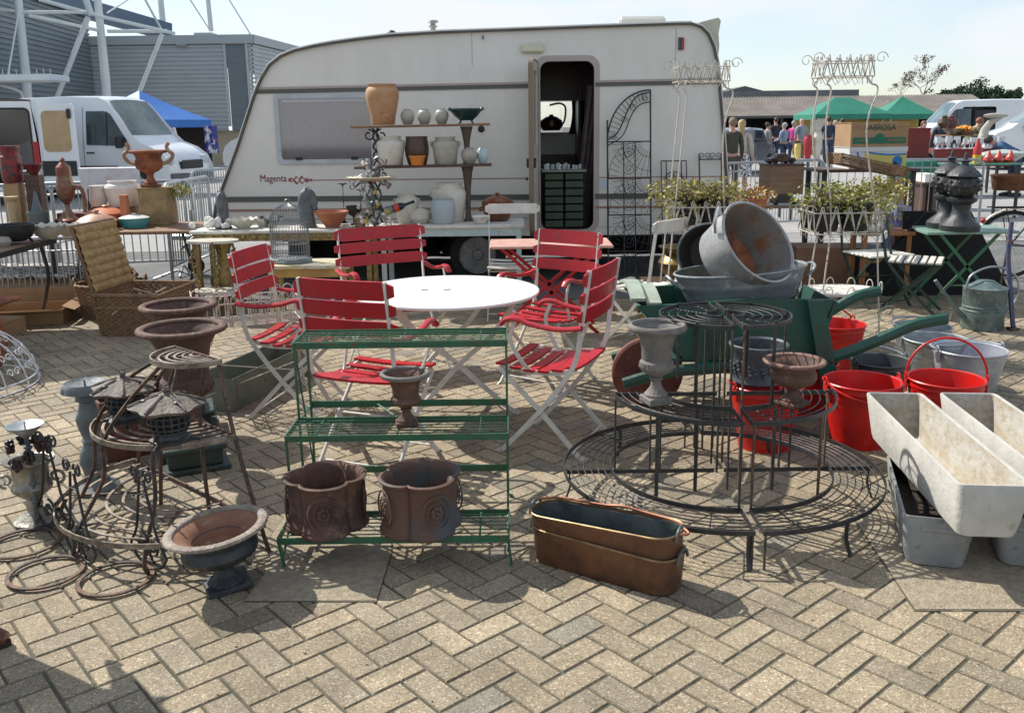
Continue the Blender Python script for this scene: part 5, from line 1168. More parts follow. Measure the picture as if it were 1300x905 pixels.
# glass flower chandelier lamp standing on table with a bottle lying across
t = thing('flower_lamp', 'old chandelier of metal leaves, glass drops and painted flowers on the table', 'chandelier', V((W(475,287,8.42).x,8.42,TZ2)))
k0 = K((-1,8.42,1)); rnd = random.Random(11)
b = MB(); b.tube([(0,0,0),(0,0,.62)], .012, 8)
for z in (.05,.2,.34,.48): b.sphere((0,0,z), .03, 8, 6)
obj('stem', b, zinc_dark, t)
b = MB(); b.lathe([(0,.40),(.20,.43),(.235,.445),(.23,.45),(.1,.43),(0,.425)], 36, squash=.8); obj('glass_dish', b, mat('opal_dish', (.72,.68,.52), (.6,.5,.3), scale=9, rough=.3), t)
cols_ = [mat('leaf_silver', (.36,.36,.34), rough=.35, metal=.5), mat('petal_white', (.7,.66,.62), rough=.4), mat('petal_yellow', (.52,.38,.10), rough=.4), mat('petal_pink', (.42,.12,.14), rough=.4), mat('leaf_dark', (.06,.06,.06), rough=.5), mat('glass_drop', (.45,.47,.5), rough=.1)]
for k in range(16):
    a = rnd.uniform(0,2*PI); z = rnd.uniform(.15,.58); L = rnd.uniform(.10,.22)*(1 if z < .45 else .6); b = MB()
    P = cat([(0,0,z),(L*.5*math.cos(a),L*.5*math.sin(a),z+.05),(L*math.cos(a),L*math.sin(a),z-.01),(L*1.1*math.cos(a),L*1.1*math.sin(a),z+.03)],4); b.tube(P, .005, 5); obj('arm', b, cols_[4 if k%2 else 0], t)
for k in range(54):
    a = rnd.uniform(0,2*PI); z = abs(rnd.gauss(.12,.17)) if k < 38 else rnd.uniform(.4,.6); r = rnd.uniform(.03,.16)*(1 if z < .4 else .6); b = MB()
    c = V((r*math.cos(a), r*math.sin(a), max(.02,z))); m_ = cols_[rnd.choice([0,0,0,1,1,2,3,4,4,5,5])]
    for j in range(4): b.sphere(c+V((rnd.gauss(0,.014),rnd.gauss(0,.014),rnd.gauss(0,.014))), rnd.uniform(.010,.020), 6, 4, (1,1,rnd.uniform(.5,1.8)))
    obj('petal' if k%2 else 'glass_drop', b, m_, t)
t = thing('wine_bottle', 'dark bottle with red and yellow label slanting out of the chandelier', 'bottle', V((W(500,263,8.36).x,8.36,TZ+.17)), rot=(0,R(72),R(10)))
b = MB(); b.lathe([(0,-.12),(.034,-.12),(.037,-.11),(.037,.05),(.030,.08),(.014,.11),(.013,.18),(.016,.185),(.016,.20),(0,.20)], 24); obj('bottle_glass', b, mat('bottle_dark', (.012,.02,.03), rough=.15), t)
b = MB(); b.lathe([(.0385,.0),(.0385,.045)], 24, caps=False); obj('label_band', b, mat('label_red', (.55,.05,.03), rough=.5), t)
b = MB(); b.lathe([(.0383,-.09),(.0383,-.01)], 24, caps=False); obj('label_band', b, mat('label_yellow', (.42,.36,.08), (.03,.10,.2), scale=12, rough=.5), t)
t = thing('wicker_basket', 'tiny brown basket with a handle at the foot of the chandelier', 'basket', V((W(458,286,8.36).x,8.36,TZ2)))
b = MB(); b.lathe([(0,0),(.045,0),(.055,.07),(.058,.075),(.05,.075),(.04,.01),(0,.01)], 20); obj('woven_wall', b, wick, t)
b = MB(); b.tube(arc((0,0,.07), .05, 0, PI, 12, 'y'), .004, 5); obj('handle', b, wick, t)
# birdcage
def birdcage(label, px, py, z, Y, w, h):
    p = V((W(px,py,Y).x,Y,z)); t = thing('birdcage', label, 'birdcage', p); m = mat('wire_grey', (.30,.31,.31), (.2,.21,.21), scale=9, rough=.4, metal=.6); r = w/2
    b = MB()
    for i in range(40):
        a = 2*PI*i/40; b.tube([(r*math.cos(a),r*math.sin(a)*.8,.02),(r*math.cos(a),r*math.sin(a)*.8,h*.62)]+[(r*math.cos(f)*math.cos(a), r*.8*math.cos(f)*math.sin(a), h*.62+h*.32*math.sin(f)) for f in (.3,.6,.9,1.2,1.5)], .0028, 4)
    obj('cage_wires', b, m, t)
    b = MB()
    for z_, rr in ((.03,r),(.06,r),(h*.3,r),(h*.32,r),(h*.62,r),(h*.64,r*.99)): b.tube([(rr*math.cos(a), rr*.8*math.sin(a), z_) for a in [2*PI*k/40 for k in range(40)]], .004, 4, closed=True)
    obj('hoops', b, m, t)
    b = MB(); b.lathe([(0,.0),(r*1.08,.0),(r*1.1,.03),(r*1.0,.035),(0,.02)], 36, squash=.8, fn=lambda a,z_,q: q*(1+.03*math.cos(18*a)) if q > .05 else q); obj('tray', b, zinc, t)
    b = MB(); b.tube(arc((0,0,h*.96), .025, 0, 2*PI*.99, 12, 'y'), .004, 5); obj('top_ring', b, m, t)
    return t
birdcage('grey domed wire birdcage standing on the yellow stool', 370,338,.55, 7.62, .32, .52)
t = table('side_stool', 'low gilt and yellow painted table carrying the birdcage', G(326,350,.5).x, G(436,350,.5).x, 7.40, 7.82, .545, mat('yellow_worn', (.50,.42,.22), (.56,.52,.40), (.35,.25,.1), scale=6, rough=.6), gilt, .03, apron=mat('yellow_ochre', (.44,.28,.07), (.36,.2,.06), scale=7, rough=.55))
# gilt small table with leafy legs at left
t = thing('gilt_side_table', 'small gilt side table with leafy legs and marble tiers left of the chairs', 'side table', V((W(272,330,8.05).x, 8.05, 0)))
for z in (.22,.67):
    b = MB(); b.prism([(.20*math.cos(a)*1.15, .15*math.sin(a)) for a in [2*PI*k/28 for k in range(28)]], (z,z+.022), axis='z'); obj('marble_tier', b, cream_ceram, t)
for sx, sy in ((-1,0),(1,0),(.2,-1),(-.2,1)):
    b = MB(); rnd = random.Random(4)
    P = cat([(sx*.17,sy*.12,.66),(sx*.20,sy*.14,.5),(sx*.16,sy*.11,.24),(sx*.19,sy*.14,0)],5); b.tube(P, .009, 6)
    for q in P[::1]:
        for j in range(2): b.sphere(q+V((rnd.gauss(0,.016),rnd.gauss(0,.012),rnd.gauss(0,.012))), rnd.uniform(.009,.015), 6, 4)
    obj('leaf_leg', b, gilt, t)
t = thing('carved_pedestal', 'carved gilt column pedestal below the left end of the console table', 'pedestal', V((W(285,330,8.3).x, 8.3, 0)))
b = MB(); b.lathe([(0,0),(.09,0),(.08,.05),(.05,.08),(.06,.2),(.08,.3),(.06,.42),(.05,.55),(.08,.63),(.10,.68),(0,.68)], 20, fn=lambda a,z,r: r*(1+.10*math.sin(5*a+z*25))); obj('column', b, gilt, t)
# white and pink chairs and small table behind the red ones
ptop = mat('salmon_paint', (.55,.30,.24), (.60,.38,.31), (.3,.15,.1), scale=7, rough=.5)
t = thing('folding_table', 'small table with salmon pink top on red folding legs behind the chairs', 'table', (G(702,318,.72).x, 7.35, 0))
b = MB(); b.box((0,0,.71), (.98,.50,.022), bev=.006); obj('tabletop', b, ptop, t)
for s in (-1,1):
    for q in (-1,1):
        b = MB(); b.tube([(s*.40,q*.2,.70),(-s*.38,q*.2,0)], 1, n=4, flat=(.014,.005), up=(0,1,0)); obj('leg', b, red_paint, t)
folding_chair('old white folding chair with flaking top rail left of the salmon topped table', (G(648,345,0).x+.02,7.95,0), R(178), wd=.42, arms=False, slm=old_white, group='old white folding chairs', nback=1)
folding_chair('old white folding chair seen from the side, right of the nearest red chair', (1.02,6.75,0), R(48), wd=.40, arms=False, slm=old_white, group='old white folding chairs', nback=1)
# crate and odd things in the doorway: stack of green crates
p = W(717,300,9.45); t = thing('bottle_crates', 'stack of dark green plastic bottle crates in the caravan doorway', 'crates', (p.x,9.72,.56))
gc = mat('crate_green', (.035,.07,.04), (.025,.05,.03), scale=6, rough=.6)
for i in range(7):
    b = MB(); z = .075+i*.082
    for sx in (-1,1): b.box((sx*.105,0,z), (.19,.36,.068), bev=.006)
    obj('crate', b, gc, t)
b = MB(); b.box((0,0,.625), (.46,.40,.022)); obj('tray', b, mat('tray_green', (.15,.19,.15), rough=.5), t)
b = MB(); rnd = random.Random(8)
for k in range(22): x, y = rnd.uniform(-.2,.2), rnd.uniform(-.16,.16); b.lathe([(0,.637),(.014,.637),(.012,.655),(.018,.67+rnd.random()*.03),(0,.675+rnd.random()*.02)], 8, (x,y,0))
o = obj('glass_stoppers', b, mat('small_glass', (.55,.6,.6), rough=.15)); o.location = t.location; tag(o, 'small glass pieces standing on top of the green crates in the doorway', 'glassware'); o['kind'] = 'stuff'
t = thing('copper_kettle', 'brown kettle with high handle on the cabin shelf seen through the door', 'kettle', W(700,166,CY1-.50) + V((0,0,-.0)))
b = MB(); b.lathe([(0,0),(.10,0),(.14,.05),(.13,.12),(.07,.16),(.03,.17),(.02,.19),(0,.19)], 24); obj('body', b, mat('kettle_brown', (.10,.045,.02), rough=.3, metal=.6), t)
b = MB(); b.tube(cat([(-.02,0,.30),(.10,0,.32),(.17,0,.27),(.16,0,.12),(.12,0,.06)],5), .012, 6); obj('handle', b, MATS['kettle_brown'], t)
# ------------------------------------------------------------------ gates and trellises against the caravan
def trellis(label, px0, px1, pyt, zb_, ybot, kind, m=black_iron):
    Yt = CY0-.05; a = W(px0,200,Yt); c = W(px1,200,Yt); w_ = c.x-a.x; H = W((px0+px1)/2,pyt,Yt).z - zb_
    t = thing('iron_trellis' if kind != 'gate' else 'iron_gate', label, 'trellis' if kind != 'gate' else 'gate', ((a.x+c.x)/2, ybot, zb_), rot=(-math.atan2(Yt-ybot, H),0,0), group=None)
    h = w_/2; b = MB()
    if kind == 'gate':
        s_ = w_
        for x in (-h, h): b.tube([(x,0,0),(x,0,H-.30 if x < 0 else H)], .009, 6)
        for k in range(4): z = (H-.52)*(k+1)/4+.0; b.tube([(-h,0,z),(h,0,z)], .007, 6)
        b.tube([(-h*.25,0,0),(-h*.25,0,H-.52)], .006, 6); b.tube([(h*.28,0,0),(h*.28,0,H-.52)], .006, 6)
        obj('frame', b, m, t); b = MB()
        c0 = V((h,0,H-.52)); P = [c0+V((-w_*math.cos(q),0,.52*math.sin(q))) for q in [PI/2*k/16 for k in range(17)]]; b.tube(P, .008, 6)
        P2 = cat([(-h,0,H-.50),(-h*.5,0,H-.42),(0,0,H-.18),(h*.4,0,H-.06),(h,0,H-.02)],5); b.tube(P2, .007, 6); P3 = cat([(-h,0,H-.56),(-h*.3,0,H-.46),(h*.1,0,H-.26),(h*.5,0,H-.15),(h,0,H-.12)],5); b.tube(P3, .006, 6)
        obj('arched_top', b, m, t); b = MB()
        for k in range(15):
            q = PI/2*k/15; b.tube([c0+V((-w_*math.cos(q)*.76,0,.52*math.sin(q)*.8)), c0+V((-w_*math.cos(q),0,.52*math.sin(q)))], .0035, 4)
        for kk in range(4):
            zc = (H-.52)*(kk+1)/4
            for r in (.16,.30): b.tube([V((h,0,zc))+V((-r*math.cos(q),0,-r*math.sin(q)))*1.0 for q in [PI/2*k/8 for k in range(9)]], .0035, 4)
            for k in range(9):
                q = PI/2*(k+.5)/9; b.tube([V((h-.10*math.cos(q),0,zc-.10*math.sin(q)) ), V((h-.42*math.cos(q)*.95,0,zc-.36*math.sin(q)))], .0030, 4)
            zl = zc-(H-.52)/4
            b.tube([V((h*.28-w_*.62*math.cos(q),0,zl+.36*math.sin(q))) for q in [PI/2*k/8 for k in range(9)]], .0035, 4)
            for k in range(8):
                q = PI/2*(k+.5)/8; b.tube([V((h*.28-w_*.40*math.cos(q),0,zl+.22*math.sin(q))), V((h*.28-w_*.62*math.cos(q),0,zl+.36*math.sin(q)))], .0030, 4)
            b.tube(spiral((0,0,zc-.12), .06, .012, 0, 1.6, 22), .004, 4); b.tube(spiral((0,0,zc-.28), .06, .012, PI, 1.6, 22), .004, 4)
        for (x, z) in ((-h*.75,H-.47),(-.05,H-.30),(h*.2,H-.18),(h*.75,H-.08)): b.tube(spiral((x,0,z), .038, .010, x*9, 1.5, 18), .004, 4)
        obj('fan_bars', b, m, t)
    elif kind == 'lattice':
        for x in (-h, h, -h*.6, h*.6): b.tube([(x,0,0),(x,0,H)], .006, 5)
        for k in range(5): b.tube([(-h,0,H*k/4),(h,0,H*k/4)], .006, 5)
        obj('frame', b, m, t); b = MB()
        for k in range(4):
            z = H*(k+.5)/4; b.tube(arc((0,0,z-.05), h*.8, 0, PI, 12, 'y'), .005, 4); b.tube(spiral((-h*.3,0,z), .05, .01, 0, 1.4, 16), .004, 4); b.tube(spiral((h*.3,0,z), .05, .01, PI, -1.4, 16), .004, 4)
            for j in range(5): q = PI*(j+.5)/5; b.tube([(h*.4*math.cos(q),0,z-.05+h*.4*math.sin(q)),(h*.8*math.cos(q),0,z-.05+h*.8*math.sin(q))], .003, 4)
        obj('scroll_bars', b, m, t)
    else:
        for x in (-h, h): b.tube([(x,0,0),(x,0,H)], .008, 5)
        for z in (H-.06, H*.62, H*.3): b.tube([(-h,0,z),(h,0,z)], .006, 5)
        for k in range(5): x = -h+w_*(k+1)/6; b.tube([(x,0,0),(x,0,H*.62)], .004, 4)
        obj('frame', b, m, t); b = MB()
        for k in range(4): x = -h+w_*(k+.5)/4; b.tube(spiral((x,0,H-.02), .035, .01, -PI/2, 1.3 if k%2 else -1.3, 16), .0045, 4)
        obj('scroll_bars', b, m, t)
    return t
trellis('tall black iron gate with fan bars and half arched top leaning on the caravan', 770, 824, 112, 0, 9.25, 'gate')
trellis('narrow black lattice trellis behind the hanging plants by the caravan', 839, 871, 199, 0, 9.2, 'lattice')
trellis('open black headboard with scrolled top leaning near the caravan end', 887, 915, 190, 0, 9.2, 'head')
# ------------------------------------------------------------------ leaves
def leafy(b, c, r, n, size, rnd, droop=0.0, sc_=(1,1,1)):
    c = V(c)
    for i in range(n):
        d = V((rnd.gauss(0,1), rnd.gauss(0,1), rnd.gauss(0,1))).normalized()*(rnd.random()**.4)
        p = c+V((d.x*r*sc_[0], d.y*r*sc_[1], d.z*r*sc_[2])); p.z -= droop*rnd.random()**2*(abs(d.x)+abs(d.y))
        s = size*rnd.choice((.5,.7,.9,1.1,1.4,1.8)); Mr = Euler((rnd.uniform(-1.2,1.2), rnd.uniform(-1.2,1.2), rnd.uniform(0,6.28))).to_matrix()
        b._add([p+Mr@V(q) for q in ((0,-s,0),(s*.55,0,s*.18),(0,s,0),(-s*.55,0,s*.18))], [(0,1,2,3)])
leaf_y = mat('leaf_yellow', (.44,.38,.10), (.28,.27,.07), (.44,.25,.10), scale=22, rough=.6)
leaf_g = mat('leaf_green', (.24,.27,.06), (.36,.34,.08), (.44,.30,.18), scale=20, rough=.6)
leaf_o = mat('leaf_autumn', (.42,.19,.05), (.38,.28,.07), scale=22, rough=.6)
twig = mat('twig', (.16,.11,.07), rough=.8)
def plant_pot(label, loc, w_, h_, m, lm, n, spread, seed, droop=.1, trail=None, name='potted_plant', side=0):
    t = thing(name, label, 'potted plant', loc); rnd = random.Random(seed)
    b = MB(); b.lathe([(0,0),(w_*.36,0),(w_*.5,h_),(w_*.52,h_),(w_*.52,h_*.9),(w_*.46,h_*.9),(w_*.3,.02),(0,.02)], 20); obj('pot', b, m, t)
    b = MB(); b.lathe([(0,h_*.85),(w_*.46,h_*.86),(0,h_*.9)], 14); obj('soil', b, soil, t)
    b = MB()
    for k in range(26):
        a = rnd.uniform(0,6.28); L = spread*rnd.uniform(.5,1.0); b.tube(cat([(0,0,h_*.8),(L*.4*math.cos(a),L*.4*math.sin(a),h_+L*.45),(L*math.cos(a)+side*.3*rnd.random(),L*math.sin(a),h_+L*.2-droop*rnd.random()*2)],4), .0022, 4)
    obj('stems', b, twig, t)
    b = MB(); leafy(b, (side*.06,0,h_+spread*.25), spread, n, .014, rnd, droop, (1.1,.9,.42))
    if trail:
        for k in range(trail[0]):
            x = rnd.uniform(-.10,.10)+trail[1]; z = h_
            for j in range(trail[2]): z -= rnd.uniform(.012,.035); x += rnd.gauss(0,.016)+trail[1]*.02; leafy(b, (x, -spread*.5+rnd.gauss(0,.03), z), .022, 2, .013, rnd)
    obj('foliage', b, lm, t, smooth=False, fix=False); return t
# ------------------------------------------------------------------ tall white flower towers
def hoops(b, P0, P1, z, n, rr, h):
    P0, P1 = V(P0), V(P1); d = (P1-P0)/n; u = d.normalized()
    for i in range(n):
        c = P0+d*i; e = c+d*1.0
        b.tube(cat([(c.x,c.y,z-h),((c.x*2+e.x)/3,(c.y*2+e.y)/3,z),(c.x+d.x*.5,c.y+d.y*.5,z+rr),((c.x+2*e.x)/3,(c.y+2*e.y)/3,z),(e.x,e.y,z-h)],3), .0032, 4)
        b.tube([(c.x+d.x*.5,c.y+d.y*.5,z+rr*.5),(c.x,c.y,z-h)], .0032, 4); b.tube([(c.x+d.x*.5,c.y+d.y*.5,z+rr*.5),(e.x,e.y,z-h)], .0032, 4)
def basket(b, x0, x1, y0, y1, z, h=.14, n=4):
    c = [(x0,y0),(x1,y0),(x1,y1),(x0,y1)]
    for i in range(4):
        P0, P1 = (*c[i],0), (*c[(i+1)%4],0); nn = n if i%2 == 0 else 3
        hoops(b, P0, P1, z+h, nn, .045, h)
        for zz in (z, z+h): b.tube([(P0[0],P0[1],zz),(P1[0],P1[1],zz)], .0045, 5)
        b.tube(spiral((P0[0]+(-.04 if i in (0,3) else .04),P0[1],z+h+.02), .045, .014, 0, 1.1, 14), .0035, 4)
        for k in range(nn):
            x = P0[0]+(P1[0]-P0[0])*(k+.5)/nn; y = P0[1]+(P1[1]-P0[1])*(k+.5)/nn; b.tube([(x-.03*(i%2==0),y,z),(x,y,z-.05),(x+.03*(i%2==0),y,z)], .003, 4)
    for k in range(6): x = x0+(x1-x0)*(k+.5)/6; b.tube([(x,y0,z),(x,y1,z)], .003, 4)
def tower(label, Y, top_px, mid_px, foot_px, py_top, py_mid, low=None):
    cx = W((foot_px[0]+foot_px[1])/2, 300, Y).x; t = thing('flower_tower', label, 'plant stand', (cx,Y,0), group='tall white wire flower towers')
    def X(px, py): return W(px,py,Y).x-cx
    zt = W(sum(top_px)/2, py_top, Y).z; zm = W(sum(mid_px)/2, py_mid, Y).z
    b = MB(); basket(b, X(top_px[0]+8,py_top), X(top_px[1]-12,py_top), -.12, .14, zt, .10, 5); obj('top_basket', b, white_iron, t)
    b = MB(); basket(b, X(mid_px[0],py_mid), X(mid_px[1],py_mid), -.18, .20, zm, .15, 5); obj('middle_basket', b, white_iron, t)
    a0, a1 = X(top_px[0]+18,py_top), X(top_px[1]-22,py_top); m0, m1 = X(foot_px[0]+14,py_mid), X(foot_px[1]-8,py_mid); f0, f1 = X(foot_px[0],380), X(foot_px[1],380)
    for s, (a, m_, f) in ((-1,(a0,m0,f0)),(1,(a1,m1,f1))):
        for y in ((-.13, .15) if s < 0 else (-.13,)):
            b = MB(); b.tube(cat([(a,y,zt),(a+s*.03,y,zt-.05),(a+s*.08,y,zt-.10) if s > 0 else (a,y,zt-.1),(a+s*.02,y,zt-.38),(m_,y,zm+.1),((m_+f)/2,y*1.1,zm*.6),(f,y*1.2,.04),(f+s*.03,y*1.2,.0)],5), .0062, 6); obj('pole', b, white_iron, t)
    if low:
        zl = .42; b = MB(); b.prism([(.30*math.cos(q), .22*math.sin(q)) for q in [2*PI*k/32 for k in range(32)]], (zl,zl+.018), axis='z'); obj('round_shelf', b, old_white, t)
        b = MB()
        for k in range(12):
            q = 2*PI*k/12; b.tube([V((.30*math.cos(q),.22*math.sin(q),zl+.02))+V((-math.sin(q)*.028*math.cos(p), math.cos(q)*.028*math.cos(p), .05*math.sin(p))) for p in [PI*j/8 for j in range(9)]], .004, 5)
        obj('shelf_hoops', b, white_iron, t)
    b = MB()
    for s in (-1,1): b.tube(spiral((f1+.06 if s > 0 else f0-.02,-.12,.26), .075, .02, s*1.0, 1.3, 20), .004, 5); b.tube(spiral((f1+.03 if s > 0 else f0,-.14,.12), .06, .02, 2+s*1.0, -1.3, 20), .004, 5)
    obj('base_scrolls', b, white_iron, t)
    return zt, zm
zA = tower('tall white wire flower tower against the caravan end, with trailing yellow plants', 6.9, (850,934), (850,928), (838,922), 104, 286)
zB = tower('tall white wire flower tower in front of the cardboard fruit boxes', 6.6, (1030,1114), (1024,1108), (1032,1110), 98, 294, low=True)
blk = black_plastic
for i, px in enumerate((868,905)):
    p = W(px,284,6.92); plant_pot(['black pot of trailing yellow leaves at the left of the first tower','black pot of yellowish leaves in the first tower, nearest the caravan corner'][i], (p.x,6.92,zA[1]+.005), .24, .20, blk, leaf_y, 620, .24, 20+i, .10, trail=(9,-.02,9) if i == 0 else None, side=-.8 if i == 0 else .3)
p = W(855,270,6.85)
t = thing('trailing_plant', 'autumn coloured leaves spilling right of the first tower over the tub handle', 'plant', W(955,255,7.3)); b = MB(); rnd = random.Random(44)
leafy(b, (0,0,.06), .17, 420, .014, rnd, .12, (1.2,.8,.55)); obj('foliage', b, leaf_o, t, smooth=False, fix=False)
b = MB(); b.lathe([(0,-.13),(.09,-.13),(.12,.02),(.10,.02),(.07,-.11),(0,-.11)], 18); obj('pot', b, terracotta, t)
for i, px in enumerate((1046,1084)):
    p = W(px,292,6.62); plant_pot(['black pot of yellow-green leaves at the left of the second tower','black pot of leaves with pale flowers at the right of the second tower'][i], (p.x,6.62,zB[1]+.005), .25, .20, blk, leaf_g, 700, .26, 30+i, .10, trail=(7,.05,7) if i else None, side=.2)
# black pots with wide plant box behind second tower
p = W(1120,262,7.2); plant_pot('bushy plant with mixed yellow and pinkish leaves in a white slatted box', (p.x,7.2,W(1120,262,7.2).z), .26, .10, white_ceram, leaf_y, 700, .22, 41, .15, trail=(6,.0,8))
# ------------------------------------------------------------------ slatted folding chairs, right
gdark = mat('chair_dark_green', (.02,.045,.035), (.035,.06,.045), scale=8, rough=.5)
def slat_chair(label, loc, rz, wd=.40, back=True):
    t = thing('garden_chair', label, 'chair', loc, rz, 'green framed folding chairs with white slats'); hw = wd/2
    for s in (-1,1):
        b = MB(); b.tube([(s*hw,.24,0),(s*hw,-.02,.25),(s*hw,-.20,.48),(s*hw,-.27,.84)], 1, n=4, flat=(.012,.006), up=(1,0,0)); obj('back_leg', b, gdark, t)
        b = MB(); b.tube([(s*(hw-.02),-.24,0),(s*(hw-.02),.22,.45)], 1, n=4, flat=(.012,.006), up=(1,0,0)); obj('front_leg', b, gdark, t)
    b = MB(); b.tube([(-hw,-.02,.25),(hw,-.02,.25)], .006); b.tube([(-hw,.20,.05),(hw,.20,.05)], .006); b.tube([(-hw,-.19,.05),(hw,-.19,.05)], .006)
    for s in (-1,1): b.box((s*(hw-.04),.02,.448), (.015,.42,.02))
    obj('seat_frame', b, gdark, t)
    for k in range(7): b = MB(); b.box((0,-.16+.062*k,.468), (wd+.02,.046,.018), bev=.003); obj('seat_slat', b, mat('slat_white', (.74,.72,.66), (.62,.59,.52), scale=8, rough=.5), t)
    if back:
        for z, y in ((.80,-.262),(.66,-.236)): b = MB(); b.box((0,y-.012,z), (wd+.06,.014,.06), rot=(R(10),0,0), bev=.003); obj('back_slat', b, MATS['slat_white'], t)
    return t
p = G(1154,396,0); slat_chair('green framed folding chair with bright white slatted seat, nearer the green table', (p.x,p.y,0), R(-118))
p = G(1088,375,0); slat_chair('green framed folding chair with white slats behind the second flower tower', (p.x,8.25,0), R(-165), .44)
# orange wooden stool
t = thing('wooden_stool', 'orange pine wooden stool behind the white slatted chairs', 'stool', (G(1104,368,0).x,8.75,0)); b = MB(); b.box((0,0,.60), (.52,.36,.035), bev=.004); obj('seat', b, wood_orange, t)
for sx in (-1,1):
    for sy in (-1,1): b = MB(); b.box((sx*.21,sy*.14,.29), (.045,.045,.58)); obj('leg', b, wood_orange, t)
b = MB(); b.box((0,-.14,.20), (.38,.02,.04)); b.box((0,-.14,.34), (.38,.02,.04)); obj('rung', b, wood_orange, t)
# ------------------------------------------------------------------ boxes
def carton(label, loc, rz, sz, m, lid=True, group=None, cat_='box', holes=False, name='cardboard_box'):
    t = thing(name, label, cat_, loc, rz, group); w_, d_, h_ = sz
    b = MB(); th_ = .006
    for x in (-1,1): b.box((x*(w_/2-th_/2),0,h_/2), (th_,d_,h_))
    for y in (-1,1): b.box((0,y*(d_/2-th_/2),h_/2), (w_-2*th_,th_,h_))
    b.box((0,0,th_/2), (w_-2*th_,d_-2*th_,th_)); obj('walls', b, m, t, ang=20)
    if lid:
        b = MB(); b.box((0,0,h_+.003), (w_+.012,d_+.012,.006)); b.box((0,-d_/2-.004,h_-.02), (w_+.012,.004,.04)); obj('lid', b, m, t, ang=20)
    else:
        b = MB(); b.box((0,-d_/2-.05,h_-.01), (w_,.11,.005), rot=(R(-18),0,0)); b.box((w_/2+.05,0,h_+.01), (.11,d_,.005), rot=(0,R(20),0)); obj('flap', b, m, t)
    for q in ((-.3,.3) if holes else ()): b = MB(); b.lathe([(0,0),(.022,0),(.022,.002),(0,.002)], 16); b.v = [(x+q*w_, -d_/2-.0065-z_, y+h_*.22) for x, y, z_ in b.v]; obj('hand_hole', b, black_plastic, t)
    return t
YB_ = 9.3; a = W(1077,187,YB_); c = W(1152,187,YB_); bw = c.x-a.x; bh = W(1115,156,YB_).z-a.z
fb_ = carton('brown cardboard fruit box with green print, on top of the yellow printed box', ((a.x+c.x)/2, YB_+.2, a.z), R(4), (bw,.38,bh), cardboard)
gp = mat('print_green', (.03,.16,.10), rough=.8)
b = MB(); b.box((-.0,-.193,bh*.26), (bw*.92,.002,bh*.26)); obj('print_band', b, gp, fb_)
b = MB(); b.lathe([(0,0),(bh*.20,0),(bh*.20,.002),(0,.002)], 24); b.v = [(x, -.196-z, y+bh*.36) for x, y, z in b.v]; obj('print_disc', b, gp, fb_)
text('SABROSA', bh*.36, 'lettering', mat('print_dark_green', (.03,.09,.05), rough=.8), fb_, (.0,-.196,bh*.80), (PI/2,0,0), .001, sx=.9)
text('BANANAS', bh*.17, 'lettering', mat('print_tan', (.38,.25,.13), rough=.8), fb_, (bw*.28,-.197,bh*.26), (PI/2,0,0), .001, sx=.9)
text('BANANAS', bh*.13, 'lettering', mat('print_tan', (.38,.25,.13), rough=.8), fb_, (-bw*.28,-.197,bh*.26), (PI/2,0,0), .001, sx=.9)
bh2 = a.z-W(1115,214,YB_).z
f2 = carton('white cardboard fruit box printed yellow and blue under the brown one', ((a.x+c.x)/2+.0, YB_+.2, a.z-bh2-.002), R(4), (bw*1.0,.38,bh2-.006), mat('card_white', (.62,.63,.62), rough=.8), lid=False if False else True, holes=True)
b = MB(); b.prism([(-.5*bw*.55,.02),(.5*bw,.02),(.5*bw,bh2*.62),(.1*bw,bh2*.62),(-.22*bw,bh2*.82)], (-.1925,-.1908)); obj('print_yellow', b, mat('print_yellow', (.58,.50,.15), rough=.8), f2)
pb = mat('print_blue', (.03,.18,.48), rough=.8); b = MB()
b.tube(cat([(-.40*bw,-.194,bh2*.93),(-.1*bw,-.194,bh2*.72),(.2*bw,-.194,bh2*.64),(.49*bw,-.194,bh2*.66)],5), 1, n=4, flat=(.001,.008), up=(0,0,1)); b.tube(cat([(-.38*bw,-.194,bh2*.9),(-.33*bw,-.194,bh2*.5),(-.2*bw,-.194,.03)],5), 1, n=4, flat=(.001,.008), up=(1,0,0))
obj('print_swoosh', b, pb, f2); b = MB(); b.lathe([(0,0),(bh2*.24,0),(bh2*.24,.002),(0,.002)], 24); b.v = [(x+bw*.34, -.1935-z, y+bh2*.34) for x, y, z in b.v]; obj('print_disc', b, pb, f2)
zq = a.z-bh2-.004
t = table('stall_table', 'table draped low behind the second flower tower carrying the fruit boxes', W(1040,230,9.3).x, W(1165,230,9.3).x, 9.25, 9.85, zq, wood_dark, black_iron, .03)
carton('worn brown cardboard box with dark print on the ground right of the brown table', (W(1045,350,9.0).x, 9.15, 0), R(-6), (.52,.40,.42), mat('box_rusty', (.26,.14,.08), (.2,.1,.06), scale=4, rough=.85))
carton('dark box standing on the ground under the stall with the fruit boxes', (W(1078,350,9.3).x+.25, 9.5, 0), 0, (.5,.4,.36), mat('box_dark', (.03,.03,.035), rough=.7))
carton('white and blue printed box under the brown table', (W(985,330,9.5).x, 9.75, 0), R(5), (.42,.38,.30), mat('box_pale', (.48,.5,.5), (.1,.25,.45), scale=3, rough=.8, lo=.55, hi=.6))
carton('blue printed bag like box below the yellow printed fruit box', (W(1145,250,9.0).x, 9.1, .3), R(2), (.14,.3,.52), mat('box_blue', (.05,.08,.42), (.5,.5,.6), scale=7, rough=.8))
t = thing('wicker_tray', 'long brown wicker tray leaning on the printed boxes behind the plants', 'basket', W(1098,216,8.9), rot=(0,R(12),R(8)))
b = MB(); wicker_box(b, .68, .3, .10, 0, .15); obj('woven_wall', b, wick, t)
b = MB(); b.box((0,0,.01), (.66,.28,.015)); obj('basket_floor', b, wick, t)
